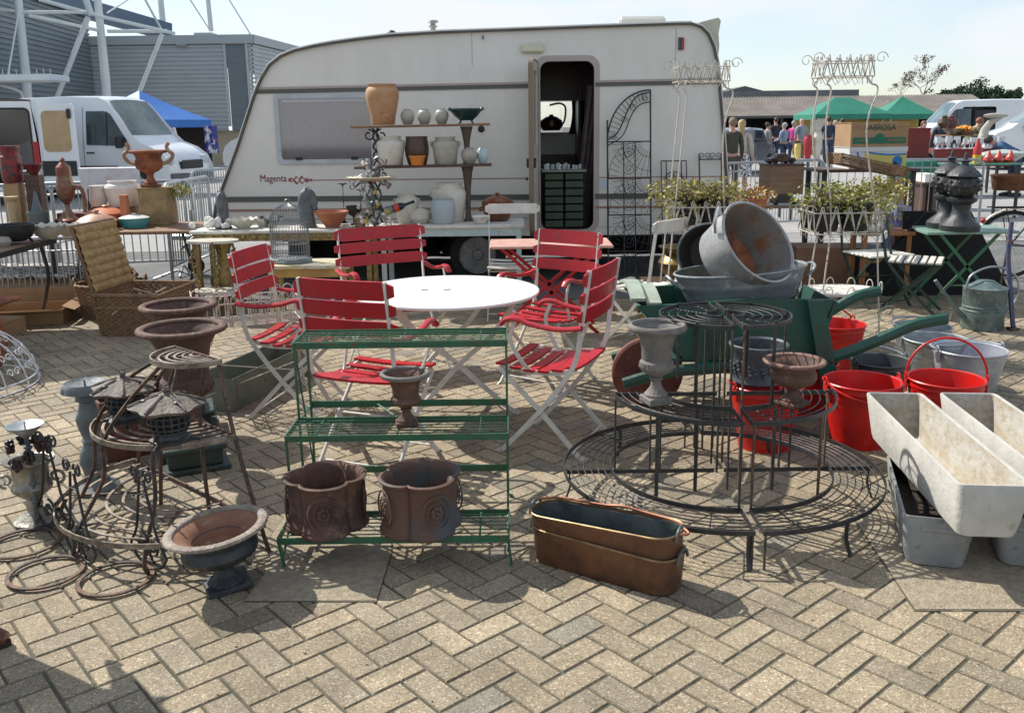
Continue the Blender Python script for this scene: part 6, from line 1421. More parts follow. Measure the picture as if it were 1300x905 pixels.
# brown table with crate, toy car
Yt = 9.35; a = W(926,262,Yt); c = W(1052,262,Yt); zt = a.z
t = table('market_table', 'dark topped table right of the caravan carrying a wooden box', a.x+.05, c.x, Yt, Yt+.62, zt, mat('tabletop_brown', (.16,.10,.07), (.22,.15,.11), scale=4, rough=.35), black_iron, .03, legs='curved')
t = thing('wooden_box', 'plain wooden box on the table right of the caravan, toy car on top', 'box', V((W(992,240,Yt+.25).x, Yt+.28, zt+.10)), R(6)); bwx = 46*K((0,Yt,1.2)); 
b = MB(); b.box((0,0,.15), (bwx,.30,.30), bev=.004); obj('body', b, mat('box_wood', (.30,.19,.11), (.22,.13,.08), scale=4, rough=.6, stretch=(1,1,6)), t)
b = MB(); b.box((0,0,.305), (bwx+.02,.32,.014)); obj('lid', b, wood_dark, t)
def toy_car(label, loc, rz, L, m):
    t = thing('toy_car', label, 'toy car', loc, rz); h = L*.3
    b = MB(); b.prism([(-L/2,h*.25),(-L/2,h*.62),(-L*.3,h*.75),(-L*.18,h*1.15),(L*.12,h*1.2),(L*.25,h*.75),(L*.47,h*.66),(L/2,h*.3),(L*.45,h*.2),(-L*.45,h*.2)], (-L*.19,L*.19)); o = obj('body', b, m, t); md = o.modifiers.new('b','BEVEL'); md.width = L*.03; md.segments = 2
    for sx in (-.3,.3):
        for sy in (-.2,.2): b = MB(); b.lathe([(0,-.012),(h*.27,-.012),(h*.27,.012),(0,.012)], 14); b.v = [(x+sx*L, z+sy*L, y+h*.27) for x, y, z in b.v]; obj('wheel', b, rubber, t)
    return t
toy_car('dark brown tin toy car on legs on top of the wooden box', V((W(992,203,Yt+.28).x, Yt+.30, zt+.412)), R(12), .30, mat('toy_brown', (.06,.03,.025), (.1,.05,.03), scale=9, rough=.35))
toy_car('small dark toy vehicle under the front of the wooden box', V((W(995,250,Yt+.15).x, Yt+.12, zt+.0)), R(-10), .30, mat('toy_dark', (.04,.035,.03), rough=.4))
# brass pots in a heap
def hdl(m): return ears(m,.5,.1,1.02)
brz = mat('dull_brass', (.20,.14,.05), (.13,.095,.04), (.3,.22,.08), scale=5, rough=.4, metal=.8)
pot('brass_cauldron', 'big dull brass cauldron, tallest of the brass heap by the caravan', 'cauldron', 866,322,60,42, [(0,0),(.4,.0),(.7,.12),(.95,.38),(1,.55),(.85,.72),(.70,.80),(.98,1),(1.0,1.02),(.66,.82),(.8,.6),(.6,.15),(0,.1)], brz, 0.30, 7.9)
pot('brass_cauldron', 'coppery brass pot right of the big brass cauldron', 'cauldron', 890,345,44,38, [(0,0),(.5,0),(.85,.1),(1,.45),(.95,.8),(.80,.9),(.9,1),(.76,.98),(.8,.5),(.5,.1),(0,.1)], brass, 0.13, 7.8)
pot('brass_pan', 'upturned pale brass pan at the left of the brass heap', 'pan', 826,342,40,22, [(0,0),(.98,0),(1,.1),(.85,.65),(.55,.95),(0,1)], mat('pale_brass', (.34,.30,.18), (.22,.2,.12), scale=5, rough=.45, metal=.6), .12, 7.7)
pot('brass_brazier', 'round brass brazier with scrolled stand in front of the brass heap', 'brazier', 838,360,56,30, [(0,0),(.7,0),(.72,.05),(.6,.2),(.75,.45),(.98,.6),(1,.75),(.96,.85),(.6,.9),(.58,1),(.5,1),(.5,.9),(0,.9)], brass, 0.02, 7.2)
pot('brass_brazier', 'brass lamp foot on a dark box behind the barrow front', 'lamp foot', 842,384,34,20, [(0,0),(.9,0),(1,.1),(.8,.3),(.3,.5),(.25,.8),(.5,1),(0,1)], brass, 0.0, 6.6)
# chest they stand on
t = thing('wooden_chest', 'low dark chest holding up the brass pots', 'chest', (W(862,330,7.9).x, 7.95, 0)); b = MB(); b.box((0,0,.14), (.60,.36,.28), bev=.01); obj('body', b, wood_dark, t); b = MB(); b.box((0,0,.287), (.62,.38,.014)); obj('lid', b, wood_dark, t)
# ------------------------------------------------------------------ green table and black lanterns
Yg = 8.2; a = W(1160,291,Yg); c = W(1276,288,Yg); zg = a.z
t = thing('folding_table', 'green folding table carrying two black street lantern heads', 'table', ((a.x+c.x)/2, Yg, 0)); wg = c.x-a.x
ttop = mat('table_green_top', (.20,.32,.25), (.15,.25,.19), (.34,.40,.33), scale=6, rough=.4)
b = MB(); b.prism([(-wg/2,-.28),(wg/2-.02,-.28),(wg/2,-.24),(wg/2,.26),(-wg/2+.10,.26),(-wg/2+.03,0)], (zg-.02, zg), axis='z'); obj('tabletop', b, ttop, t)
for s in (-1,1):
    for y in (-.2,.2): b = MB(); b.tube([(s*wg*.32,y,zg-.02),(-s*wg*.40,y,0)], 1, n=4, flat=(.014,.006), up=(0,1,0)); obj('leg', b, mat('leg_green', (.03,.16,.07), (.05,.12,.06), scale=8, rough=.5), t)
b = MB(); b.tube([(-wg*.2,-.2,.2),(wg*.2,-.2,.2)], .008); obj('stretcher', b, MATS['leg_green'], t)
def lantern_head(label, px, Y):
    base = W(px,291,Y); t = thing('street_lantern', label, 'lantern', (base.x,Y,zg+.002), group='black cast lantern heads on the green table'); k = K(base); s_ = 86*k
    m = cast_dark; b = MB(); b.lathe([(0,0),(.27*s_,0),(.28*s_,.03*s_),(.28*s_,.08*s_),(.24*s_,.12*s_),(.15*s_,.2*s_),(.12*s_,.3*s_),(.13*s_,.38*s_),(.20*s_,.43*s_),(.21*s_,.47*s_),(.15*s_,.49*s_),(0,.49*s_)], 12); obj('base', b, m, t)
    b = MB(); b.lathe([(.13*s_,.49*s_),(.22*s_,.58*s_),(.24*s_,.66*s_),(.20*s_,.76*s_),(.15*s_,.78*s_)], 24, fn=lambda a,z,r: r*(1+.05*math.sin(8*a+z*40)), caps=True); obj('pierced_globe', b, black_iron, t)
    b = MB()
    for i in range(10):
        for j in range(4): an = 2*PI*i/10+j*.3; z = (.54+.06*j)*s_; r = (.19,.235,.245,.225)[j]*s_; b.sphere((r*math.cos(an), r*math.sin(an), z), .020*s_, 6, 4)
    obj('relief', b, m, t)
    b = MB(); b.lathe([(.24*s_,.78*s_),(.25*s_,.80*s_),(.20*s_,.86*s_),(.11*s_,.93*s_),(.05*s_,.95*s_),(.05*s_,.99*s_),(.08*s_,1.01*s_),(.03*s_,1.04*s_),(.02*s_,1.1*s_),(0,1.14*s_)], 8); obj('roof', b, m, t)
lantern_head('black cast iron lantern head on the green table, nearer right one', 1218, 8.05)
lantern_head('black cast iron lantern head on the green table, slightly behind on the left', 1201, 8.28)
t = thing('display_board', 'black A shaped board standing under and behind the green table', 'board', (W(1205,340,8.6).x, 8.62, 0))
b = MB(); b.prism([(-.95,0),(.62,0),(.16,.80),(-.26,.80)], (-.03,.03)); obj('board', b, mat('matt_black', (.006,.006,.008), rough=.8), t)
b = MB(); b.box((-.15,.12,.4), (.5,.02,.8), rot=(R(-12),0,0)); obj('strut', b, MATS['matt_black'], t)
# watering can
p = G(1243,417); t = thing('watering_can', 'old green-grey zinc watering can with raised hoop handle in front of the green table', 'watering can', (p.x+.03,p.y+.02,0), R(3))
wcm = mat('verdigris_zinc', (.14,.19,.18), (.08,.12,.115), (.34,.38,.36), scale=9, rough=.5, metal=.2, bump=.3)
b = MB(); b.lathe([(0,.0),(.155,0),(.16,.01),(.158,.15),(.164,.155),(.158,.16),(.158,.18),(.164,.185),(.158,.19),(.165,.33),(.168,.335),(.13,.345),(.06,.39),(0,.40)], 36); obj('body', b, wcm, t)
b = MB(); b.tube([(-.13,0,.06),(-.28,0,.22),(-.42,0,.40)], [.024,.018,.014], 12); obj('spout', b, wcm, t)
b = MB(); b.tube(cat([(-.165,0,.32),(-.12,0,.44),(.06,0,.50),(.24,0,.42),(.27,0,.25),(.165,0,.08)],6), .009, 8); obj('handle', b, galv, t)
# blue post
p = G(1284,419); t = thing('blue_post', 'old blue and rusty metal bar standing upright at the right edge', 'post', (p.x,p.y,0)); b = MB(); hh = 1.0
b.tube(cat([(-.06,.05,.86),(-.06,.05,.6),(-.03,.03,.35),(0,0,.08),(.02,0,0)],4), 1, n=4, flat=(.014,.012), up=(0,1,0)); obj('bar', b, mat('blue_rust', (.05,.065,.16), (.09,.08,.10), (.22,.11,.06), scale=6, rough=.6, bump=.3), t)
b = MB(); b.box((.01,0,.012), (.07,.07,.02)); b.tube([(-.06,.05,.8),(.02,.3,.02)], .010, 6); obj('foot', b, rusty_iron, t)
# bicycle wheel etc
def bicycle(label, loc, rz):
    t = thing('bicycle', label, 'bicycle', loc, rz); r = .345
    for x0 in (0, 1.05):
        b = MB(); b.tube([(x0+r*math.cos(a),0,r+r*math.sin(a)) for a in [2*PI*k/48 for k in range(48)]], .019, 8, closed=True); w_ = obj('wheel', b, rubber, t)
        b = MB(); b.tube([(x0+(r-.028)*math.cos(a),0,r+(r-.028)*math.sin(a)) for a in [2*PI*k/48 for k in range(48)]], .011, 6, closed=True); obj('rim', b, galv, w_)
        b = MB()
        for k in range(28): a = 2*PI*k/28; b.tube([(x0+.02*math.cos(a+.6),.02*(-1)**k,r+.02*math.sin(a+.6)),(x0+(r-.03)*math.cos(a),0,r+(r-.03)*math.sin(a))], .0018, 4)
        b.sphere((x0,0,r), .03, 10, 6); obj('spokes', b, galv, w_)
        b = MB(); b.tube([(x0+(r+.035)*math.cos(a),0,r+(r+.035)*math.sin(a)) for a in [PI*.15+PI*.75*k/24 for k in range(25)]], 1, n=4, flat=(.024,.004), up=None); obj('mudguard', b, white_iron if x0 == 0 else black_iron, t)
    bk = mat('bike_black', (.015,.015,.018), rough=.35); b = MB(); b.tube([(0,0,r),(.42,0,.30),(.38,0,.86),(0,0,r)], .014, 8); b.tube([(.40,0,.74),(.92,0,.80),(.42,0,.30)], .016, 8); b.tube([(1.05,0,r),(.95,0,.72),(.90,0,.98)], .015, 8); obj('frame', b, bk, t)
    b = MB(); b.tube(cat([(.78,-.28,.98),(.90,-.20,1.04),(.92,0,1.02),(.90,.20,1.04),(.78,.28,.98)],5), .012, 8); obj('handlebar', b, galv, t)
    b = MB(); b.tube([(.25,0,.90),(.38,0,.91),(.50,0,.91)], [.07,.05,.02], 10); obj('saddle', b, black_plastic, t)
    b = MB()
    for y in (-.06,.06): b.tube([(-.25,y,.74),(.34,y,.74)], .007, 6); b.tube([(-.1,y,.74),(0,y,r)], .006, 6)
    obj('carrier', b, bk, t)
    b = MB(); b.sphere((-.30,0,.60), .03, 8, 6); obj('rear_light', b, mat('reflector_red', (.5,.02,.02), rough=.2), t)
    b = MB(); b.tube([(.42,0,.30),(.50,0,.16)], .01, 6); b.lathe([(.07,-.004),(.09,-.004),(.09,.004),(.07,.004)], 20); obj('crank', b, galv, t)
    return t
p = W(1290,300,9.5); bicycle('black bicycle with white rear mudguard behind the green table at the right edge', (p.x, 9.6, 0), R(-4))
pot('copper_pan', 'long copper pan resting on the bicycle carrier at the right edge', 'copper pan', 1290,242,66,20, [(0,0),(.85,0),(.92,.1),(1,.85),(1.04,.9),(1.04,1),(.97,1),(.85,.2),(0,.1)], copper, W(1290,242,9.55).z, 9.6, squash=.5)
# ------------------------------------------------------------------ crowd barriers
def barrier(label, loc, rz, L=2.3, H=1.08, n=18):
    t = thing('crowd_barrier', label, 'barrier', loc, rz, 'grey steel crowd barriers'); r = .12
    b = MB(); P = [(-L/2,0,0),(-L/2,0,H-r)]+[(-L/2+r-r*math.cos(a),0,H-r+r*math.sin(a)) for a in [PI/2*k/6 for k in range(1,7)]]+[(L/2-r+r*math.sin(a),0,H-r+r*math.cos(a)) for a in [PI/2*k/6 for k in range(0,7)]]+[(L/2,0,0)]
    b.tube(P, .019, 8); b.tube([(-L/2,0,.16),(L/2,0,.16)], .014, 8); obj('frame', b, galv, t)
    b = MB()
    for k in range(n): x = -L/2+L*(k+1)/(n+1); b.tube([(x,0,.16),(x,0,H)], .007, 5)
    b.tube([(-L/2,0,H-.12),(L/2,0,H-.12)], .010, 6); obj('bars', b, galv, t)
    for s in (-1,1): b = MB(); b.tube([(s*L/2*.8,-.28,.0),(s*L/2*.8,0,.10),(s*L/2*.8,.28,0)], .014, 6); obj('foot', b, galv, t)
    return t
YBR = 13.0
def bar_at(px0, px1, Y0, Y1, label, H=1.08):
    a = W(px0,200,Y0); c = W(px1,200,Y1); d = c-a; L = math.hypot(d.x,d.y); barrier(label, ((a.x+c.x)/2,(a.y+c.y)/2,0), math.atan2(d.y,d.x), L, H)
bar_at(1046,1250,14.2,13.4,'crowd barrier behind the fruit boxes and the black lantern heads')
bar_at(870,976,13.0,13.6,'crowd barrier just right of the caravan corner')
bar_at(976,1046,13.8,14.2,'short stretch of crowd barrier behind the toy car and its box')
# ------------------------------------------------------------------ vans
def van(label, loc, rz, L=5.5, H=2.45, m=van_white, rear_open=False, side_open=None, logo=False, group=None, ply=True, door_rz=-8):
    t = thing('van', label, 'van', loc, rz, group); h = L/2; Wd = .97
    prof = [(-h,.32),(-h,.9),(-h+.03,1.7),(-h+.09,H-.12),(-h+.28,H-.02),(-.6,H),(h-1.95,H-.03),(h-1.72,H-.12),(h-1.45,H-.42),(h-.98,1.52),(h-.80,1.36),(h-.42,1.22),(h-.14,1.02),(h-.02,.78),(h,.50),(h-.06,.30)]
    def arch(cx): return [(cx+.40*math.cos(a), .30+.40*math.sin(a)) for a in [PI*i/8 for i in range(9)]]
    bottom = arch(h-.92)+arch(-h+1.15)
    poly = prof + [p for p in bottom]
    hole = None
    def wy(z): return Wd if z < 1.25 else Wd-(z-1.25)*.115
    # side faces
    for s in (-1,1):
        holes = []
        if side_open and s == side_open[0]: x0, x1 = side_open[1:]; holes = [rrect(x0,.50,x1,H-.28,.08,3)]
        loops = [poly]+holes; flat = [p for lp in loops for p in lp]
        tri = tessellate_polygon([[V((p[0],p[1],0)) for p in lp] for lp in loops])
        b = MB(); b._add([(x, s*wy(z), z) for x, z in flat], [tuple(q) for q in tri]); obj('side_panel', b, m, t, ang=20)
    b = MB(); vs = []; fs = []; n_ = len(prof)
    for x, z in prof:
        for k in range(9): v = -1+k/4; rd = (.0 if abs(v) < 1 else 0); vs.append((x-(.10*v*v if x > h-1.2 else 0)+0, v*wy(z), z+(.05*(1-v*v) if z > H-.2 else 0)))
    if True:
        st = 4 if rear_open else 0
        for i in range(st, n_-1):
            for k in range(8): fs.append((i*9+k, i*9+k+1, (i+1)*9+k+1, (i+1)*9+k))
    b._add(vs, fs); body = obj('shell', b, m, t, ang=30)
    b = MB(); b.box((0,0,.34), (L-.3,1.7,.06)); obj('floor', b, black_plastic, t)
    gl = mat('van_glass', (.035,.05,.055), (.06,.09,.09), scale=2, rough=.06, spec=.9)
    # windscreen
    b = MB(); P = [(h-1.70,H-.13),(h-1.44,H-.43),(h-1.0,1.54)]; vs = []
    for x, z in P:
        for k in range(9): v = (-1+k/4)*.90; vs.append((x+.012-(.10*v*v if x > h-1.2 else 0), v*wy(z), z+.012+(.05*(1-v*v) if z > H-.2 else 0)))
    b._add(vs, [(i*9+k, i*9+k+1, (i+1)*9+k+1, (i+1)*9+k) for i in range(2) for k in range(8)]); obj('windscreen', b, mat('windscreen', (.07,.10,.10), (.14,.20,.19), scale=1.5, rough=.05, spec=.9), t)
    for s in (-1,1):
        wq = [(h-2.32,1.32),(h-1.20,1.28),(h-1.14,1.40),(h-1.62,H-.42),(h-1.80,H-.36),(h-2.32,H-.36)]
        b = MB(); b._add([(x, s*(wy(z)+.006), z) for x, z in wq], [tuple(range(6))]); b.M = None; wd2 = obj('door_window', b, gl, t, smooth=False)
        b = MB(); b._add([(x, s*(wy(z)+.009), z) for x, z in [(h-1.74,1.30),(h-1.70,1.30),(h-1.70,H-.38),(h-1.74,H-.37)]], [(0,1,2,3)]); obj('window_bar', b, black_plastic, t)
        b = MB(); b.box((h-1.28,s*1.10,1.38), (.12,.20,.30), bev=.03); b.box((h-1.28,s*1.0,1.30), (.05,.14,.05)); obj('mirror', b, black_plastic, t)
        b = MB(); b.box((h-2.22,s*(wy(1.0)+.012),1.12), (.24,.022,.035), bev=.008); obj('door_handle', b, black_plastic, t)
        b = MB(); 
        for x in (h-2.42, h-2.46-1.25 if not side_open else h-2.40):
            b._add([(x,s*(wy(.5)+.004),.5),(x+.012,s*(wy(.5)+.004),.5),(x+.012,s*(wy(1.25)+.004),1.25),(x+.012,s*(wy(H-.25)+.004),H-.25),(x,s*(wy(H-.25)+.004),H-.25),(x,s*(wy(1.25)+.004),1.25)], [(0,1,2,5),(5,2,3,4)])
        obj('door_gap', b, black_plastic, t, smooth=False)
        b = MB(); b.box((-.5,s*(Wd+.012),.72), (L-1.9,.022,.16), bev=.01); obj('rub_strip', b, black_plastic, t)
        for cx in (h-.92,-h+1.15):
            b = MB(); b.lathe([(.0,-.10),(.27,-.11),(.34,-.08),(.345,0),(.34,.08),(.27,.11),(0,.10)], 28); b.v = [(x+cx, s*.86+z, y+.345) for x, y, z in b.v]; w_ = obj('wheel', b, rubber, t)
            b = MB(); b.lathe([(0,.0),(.21,.0),(.215,-.02)], 20, caps=False); b.v = [(x+cx, s*(.975)+z, y+.345) for x, y, z in b.v]; obj('rim', b, galv, w_)
        b = MB(); b.box((h-.22,s*.74,.88), (.30,.30,.24), rot=(0,R(-25),s*R(-20)), bev=.05); obj('headlight', b, mat('headlamp', (.5,.54,.56), rough=.1), t)
    b = MB(); b.box((h-.02,0,.80), (.10,.95,.22), bev=.03); obj('grille', b, black_plastic, t)
    b = MB(); b.box((h-.04,0,.46), (.14,1.80,.26), bev=.05); obj('bumper', b, mat('bumper_grey', (.10,.10,.11), rough=.6), t)
    inn = mat('van_plywood', (.20,.095,.05), (.15,.07,.035), scale=3, rough=.6)
    if rear_open or side_open:
        b = MB(); b.box((-h+1.6,.80,1.25), (3.0,.02,1.6)); b.box((-h+1.6,-.80,1.25), (3.0,.02,1.6)) if rear_open else None
        b.box((-h+3.1,0,1.25), (.02,1.56,1.6)); b.box((-h+1.6,0,.42), (3.0,1.58,.02)); obj('load_lining', b, inn if ply else mat('van_dark', (.03,.03,.035), rough=.7), t)
    if rear_open:
        b = MB(); b.prism([(-.96,.34),(.96,.34),(.90,1.4),(.84,H-.06),(-.84,H-.06),(-.90,1.4)], (-h-.005,-h+.06), holes=[rrect(-.80,.46,.80,H-.22,.10,3)], axis='x'); obj('rear_frame', b, m, t)
        b = MB(); b.tube([(-h-.01,y,z) for y, z in rrect(-.80,.46,.80,H-.22,.10,3)], .022, 5, closed=True); obj('door_seal', b, black_plastic, t)
        # near side door swung right round against the flank
        dr = thing('rear_door','','',(-h-.02,-.98,.40), R(door_rz)); del dr['label'], dr['category']; dr.parent = t
        b = MB(); b.prism(rrect(0,0,.92,H-.52,.08,3), (-.06,-.01)); obj('door_panel', b, m, dr)
        b = MB(); b.prism(rrect(.12,.80,.80,H-.68,.12,4), (-.075,-.06)); obj('door_lining', b, mat('hardboard', (.46,.33,.19), (.4,.28,.15), scale=3, rough=.8), dr)
        b = MB(); b.box((.45,-.07,.42), (.85,.02,.34)); b.box((.82,-.09,1.65), (.10,.05,.22), bev=.02); obj('door_trim', b, black_plastic, dr)
        b = MB(); b.box((-h-.012,-.86,1.12), (.03,.13,.62), bev=.01); obj('tail_light', b, mat('tail_red', (.40,.01,.02), rough=.25), t)
    return t
# left van: nose to the right, rear opening toward us
a = W(262,200,25.5); c = W(62,200,22.5); d = a-c; L_ = 5.6; rzv = math.atan2(d.y, d.x)+.30
ctr = (a+c)/2; van('white van at the left edge seen from behind, rear open, one door swung wide', (-10.85-.37*1.8-.93*.97, 21.0+.93*1.8, 0), R(112), 3.6, 2.40, rear_open=True, door_rz=-120)
van('white van with sloping windscreen facing right, between the open van and blue gazebo', (-8.15-.97*2.35, 23.6+.24*2.35, 0), R(-14), 4.7, 2.50)
a = W(1228,170,40); van('white van with open dark side door behind the market stalls at right', (a.x+.75, 41, 0), R(180-6), 5.6, 2.48, side_open=(1,-.55,.85), ply=False)
a = W(1300,170,30); van('white van front cut by the right edge, behind the stalls', (a.x+2.0, 31, 0), R(180-16), 5.4, 2.25)
a = W(290,180,33); van('white van partly hidden by the caravan nose and blue gazebo', (a.x+1.8, 35, 0), R(158), 5.0, 2.1, group=None)
# dark car
def car(label, loc, rz, m):
    t = thing('parked_car', label, 'car', loc, rz); L = 4.2; h = L/2; W2 = .86
    prof = [(-h,.35),(-h,.85),(-h+.12,1.0),(-h+.5,1.42),(-h+1.1,1.50),(.35,1.45),(1.0,1.02),(h-.25,.90),(h,.65),(h-.02,.32)]
    b = MB(); b.prism(prof, (-W2,W2)); o = obj('body', b, m, t); md = o.modifiers.new('b','BEVEL'); md.width = .06; md.segments = 2
    for s in (-1,1):
        b = MB(); b.prism([(-h+.45,1.02),(.85,1.02),(.30,1.38),(-h+.75,1.40)], (s*W2-.01*s, s*(W2+.006))); obj('side_window', b, dark_glass, t)
        for cx in (-h+.75,h-.8): b = MB(); b.lathe([(0,-.09),(.30,-.09),(.31,.09),(0,.09)], 20); b.v = [(x+cx, s*(W2-.06)+z, y+.31) for x, y, z in b.v]; obj('wheel', b, rubber, t)
        b = MB(); b.box((-h-.01,s*.66,.92), (.05,.22,.14), bev=.02); obj('tail_light', b, mat('tail_red', (.40,.01,.02), rough=.25), t)
    b = MB(); b.prism([(-h+.14,1.02),(-h+.12,1.0),(-h+.50,1.40),(-h+.52,1.38)], (-.7,.7)); obj('rear_window', b, dark_glass, t)
    return t
a = W(950,180,30); car('dark blue-grey hatchback parked behind the blonde woman', (a.x-.2, 31, 0), R(60), mat('car_dark', (.05,.065,.085), rough=.25, coat=.5))
# ------------------------------------------------------------------ gazebos
def gazebo(label, c, w_, d_, ze, za, m, mw=None, rz=0, ridge=0.0, legs=True, group=None, val=.25):
    t = thing('gazebo', label, 'gazebo', (c[0],c[1],0), rz, group); hw, hd = w_/2, d_/2
    b = MB(); n = 8
    A = [(-ridge/2,0,za),(ridge/2,0,za)]
    def tri(p, q, r_, sag=.10):
        p, q, r_ = V(p), V(q), V(r_); N = 6; vs = []; idx = {}
        for i in range(N+1):
            for j in range(N+1-i):
                u_, v_ = i/N, j/N; w2 = 1-u_-v_; k = V(p)*w2+V(q)*u_+V(r_)*v_; k.z -= sag*3*w2*(u_+v_)*.6; idx[(i,j)] = len(vs); vs.append(k)
        fs = []
        for i in range(N):
            for j in range(N-i):
                fs.append((idx[(i,j)], idx[(i+1,j)], idx[(i,j+1)]))
                if i+j < N-1: fs.append((idx[(i+1,j)], idx[(i+1,j+1)], idx[(i,j+1)]))
        b._add(vs, fs)
    cs = [(-hw,-hd,ze),(hw,-hd,ze),(hw,hd,ze),(-hw,hd,ze)]
    if ridge:
        b._add([cs[0],cs[1],A[1],A[0]], [(0,1,2,3)]); b._add([cs[2],cs[3],A[0],A[1]], [(0,1,2,3)]); b._add([cs[1],cs[2],A[1]], [(0,1,2)]); b._add([cs[3],cs[0],A[0]], [(0,1,2)])
    else:
        for i in range(4): tri(A[0], cs[i], cs[(i+1)%4])
    obj('canopy', b, m, t, ang=15)
    b = MB()
    for i in range(4):
        p, q = cs[i], cs[(i+1)%4]; b._add([p, q, (q[0],q[1],ze-val), (p[0],p[1],ze-val)], [(0,1,2,3)])
    obj('valance', b, m, t, smooth=False)
    if legs:
        for x, y, z in cs: b = MB(); b.box((x*.97,y*.97,ze/2), (.05,.05,ze)); obj('leg', b, galv, t)
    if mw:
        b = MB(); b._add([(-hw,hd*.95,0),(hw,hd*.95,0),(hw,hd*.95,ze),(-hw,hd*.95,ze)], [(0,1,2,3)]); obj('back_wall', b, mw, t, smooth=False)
    return t
bl = mat('gazebo_blue', (.035,.17,.52), (.03,.14,.46), scale=2, rough=.6)
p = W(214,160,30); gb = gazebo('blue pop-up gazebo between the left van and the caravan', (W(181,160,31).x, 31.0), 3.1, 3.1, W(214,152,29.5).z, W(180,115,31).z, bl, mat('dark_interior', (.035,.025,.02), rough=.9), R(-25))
gr = mat('gazebo_green', (.02,.20,.13), (.018,.17,.11), scale=2, rough=.6)
p = W(1082,150,45); gazebo('larger dark green gazebo behind the cardboard fruit boxes', (p.x, 46.5), 3.8, 3.0, W(1082,145,45).z, W(1082,124,46.5).z, gr, mat('yellow_wall', (.55,.38,.10), rough=.8), R(3), ridge=.8, group='green gazebos')
p = W(1160,150,45); gazebo('smaller green gazebo with pointed top left of the right van', (p.x, 46.5), 2.7, 2.7, W(1160,145,45).z, W(1160,122,46.5).z, gr, MATS['yellow_wall'], R(-4), group='green gazebos')
t = thing('gazebo_side_sheet', 'pale printed side sheet hanging at the left of the larger green gazebo', 'tarpaulin', (W(1040,165,45.2).x, 44.9, 0)); b = MB(); b.grid(lambda u,v: (-.55+1.0*u, .05*math.sin(u*9), .3+1.5*v), 16, 2); obj('sheet', b, mat('pale_sheet', (.55,.55,.45), (.5,.35,.3), scale=2, rough=.8), t)
# banner by the blue gazebo
p = W(221,174,28); t = thing('red_banner', 'leaning red and white lettered banner beside the blue gazebo opening', 'banner', (p.x, 28, W(221,186,28).z), rot=(0,R(-12),0)); b = MB(); b.box((0,0,.26), (.34,.03,.56)); obj('board', b, mat('banner_white', (.7,.68,.66), rough=.7), t)
b = MB(); b.box((0,-.018,.26), (.24,.006,.50)); obj('red_field', b, mat('banner_red', (.5,.03,.04), rough=.7), t); text('HOT', .16, 'lettering', MATS['banner_white'], t, (0,-.024,.26), (PI/2,R(-90),0), .002)
t = thing('flag_cloth', 'blue and red patterned cloth hanging at the gazebo corner', 'flag', (W(266,175,29).x, 29.2, 0)); b = MB(); b.grid(lambda u,v: (-.22+.4*u, .05*math.sin(u*14), W(266,195,29).z+(W(266,160,29).z-W(266,195,29).z)*v), 12, 4); obj('cloth', b, mat('flag_pattern', (.03,.05,.25), (.6,.6,.62), (.5,.03,.05), scale=3.5, rough=.8, lo=.5, hi=.55), t)
# ------------------------------------------------------------------ stadium-like clad building
clad = mat('clad_grey', (.46,.49,.51), (.42,.45,.47), scale=.5, rough=.5, metal=.1)
clad_d = mat('clad_dark', (.21,.245,.27), (.19,.225,.25), scale=.5, rough=.5, metal=.1)
bd = thing('clad_building', 'large grey building clad in horizontal ribbed metal behind the left van', 'building', (0,0,0))
def ribbed(name, A, B, z0, z1, m, step=.20, dep=.06):
    A, B = V((A[0],A[1],0)), V((B[0],B[1],0)); u_ = (B-A).normalized(); nrm = V((u_.y,-u_.x,0)); b = MB(); z = z0; vs = []
    while z < z1:
        for dz, o in ((0,0),(.42*step,0),(.5*step,dep),(.92*step,dep)): vs.append((min(z+dz,z1), o))
        z += step
    vs.append((z1,0)); V_ = []
    for z_, o in vs: V_ += [A+nrm*o+V((0,0,z_)), B+nrm*o+V((0,0,z_))]
    b._add(V_, [(2*i,2*i+1,2*i+3,2*i+2) for i in range(len(vs)-1)]); obj(name, b, m, bd, smooth=False)
P0 = W(118,100,45); P1 = W(322,100,45); P2 = W(374,100,50); ztop = W(220,47,45).z
ribbed('wall', (P0.x,P0.y), (W(286,100,45).x,45), 1.6, ztop-.35, clad); ribbed('wall', (W(318,100,45).x,45), (P1.x,45), 1.6, ztop-.35, clad)
ribbed('dark_wall_panel', (W(290,100,45).x,45.02), (W(314,100,45).x,45.02), 1.6, ztop-.4, clad_d, .11, .03)
b = MB()
for px in (288,316): x = W(px,100,45).x; b.box((x,44.95,(ztop+1.6)/2), (.12,.1,ztop-2.0))
obj('wall_trim', b, clad, bd)
ribbed('side_wall', (P1.x,45), (P2.x,P2.y+4), 1.6, ztop-.35, clad)
b = MB(); b.box(((P0.x+P1.x)/2,45.0,ztop-.15), (P1.x-P0.x+.2,.35,.40)); obj('coping', b, mat('coping', (.36,.40,.42), rough=.5), bd)
b = MB(); b.tube([(P1.x,45,ztop-.15),(P2.x,P2.y+4,ztop-.15)], 1, n=4, flat=(.17,.2), up=(0,0,1)); obj('coping', b, MATS['coping'], bd)
b = MB(); b._add([(P0.x,45,ztop-.1),(P1.x,45,ztop-.1),(P2.x,P2.y+4,ztop-.1),(P2.x,75,ztop-.1),(P0.x,75,ztop-.1)], [(0,1,2,3,4)]); obj('roof', b, mat('flat_roof', (.2,.2,.2), rough=.9), bd)
b = MB(); b.box(((P0.x+P2.x)/2,46.5,.8), (P2.x-P0.x-.4,2.6,1.6)); obj('base_wall', b, mat('base_buff', (.45,.38,.26), (.40,.34,.24), scale=1, rough=.8), bd)
PL = W(-60,100,31); ribbed('wall', (PL.x,31), (P0.x,45.0), 1.6, 6.9, clad_d, .20)
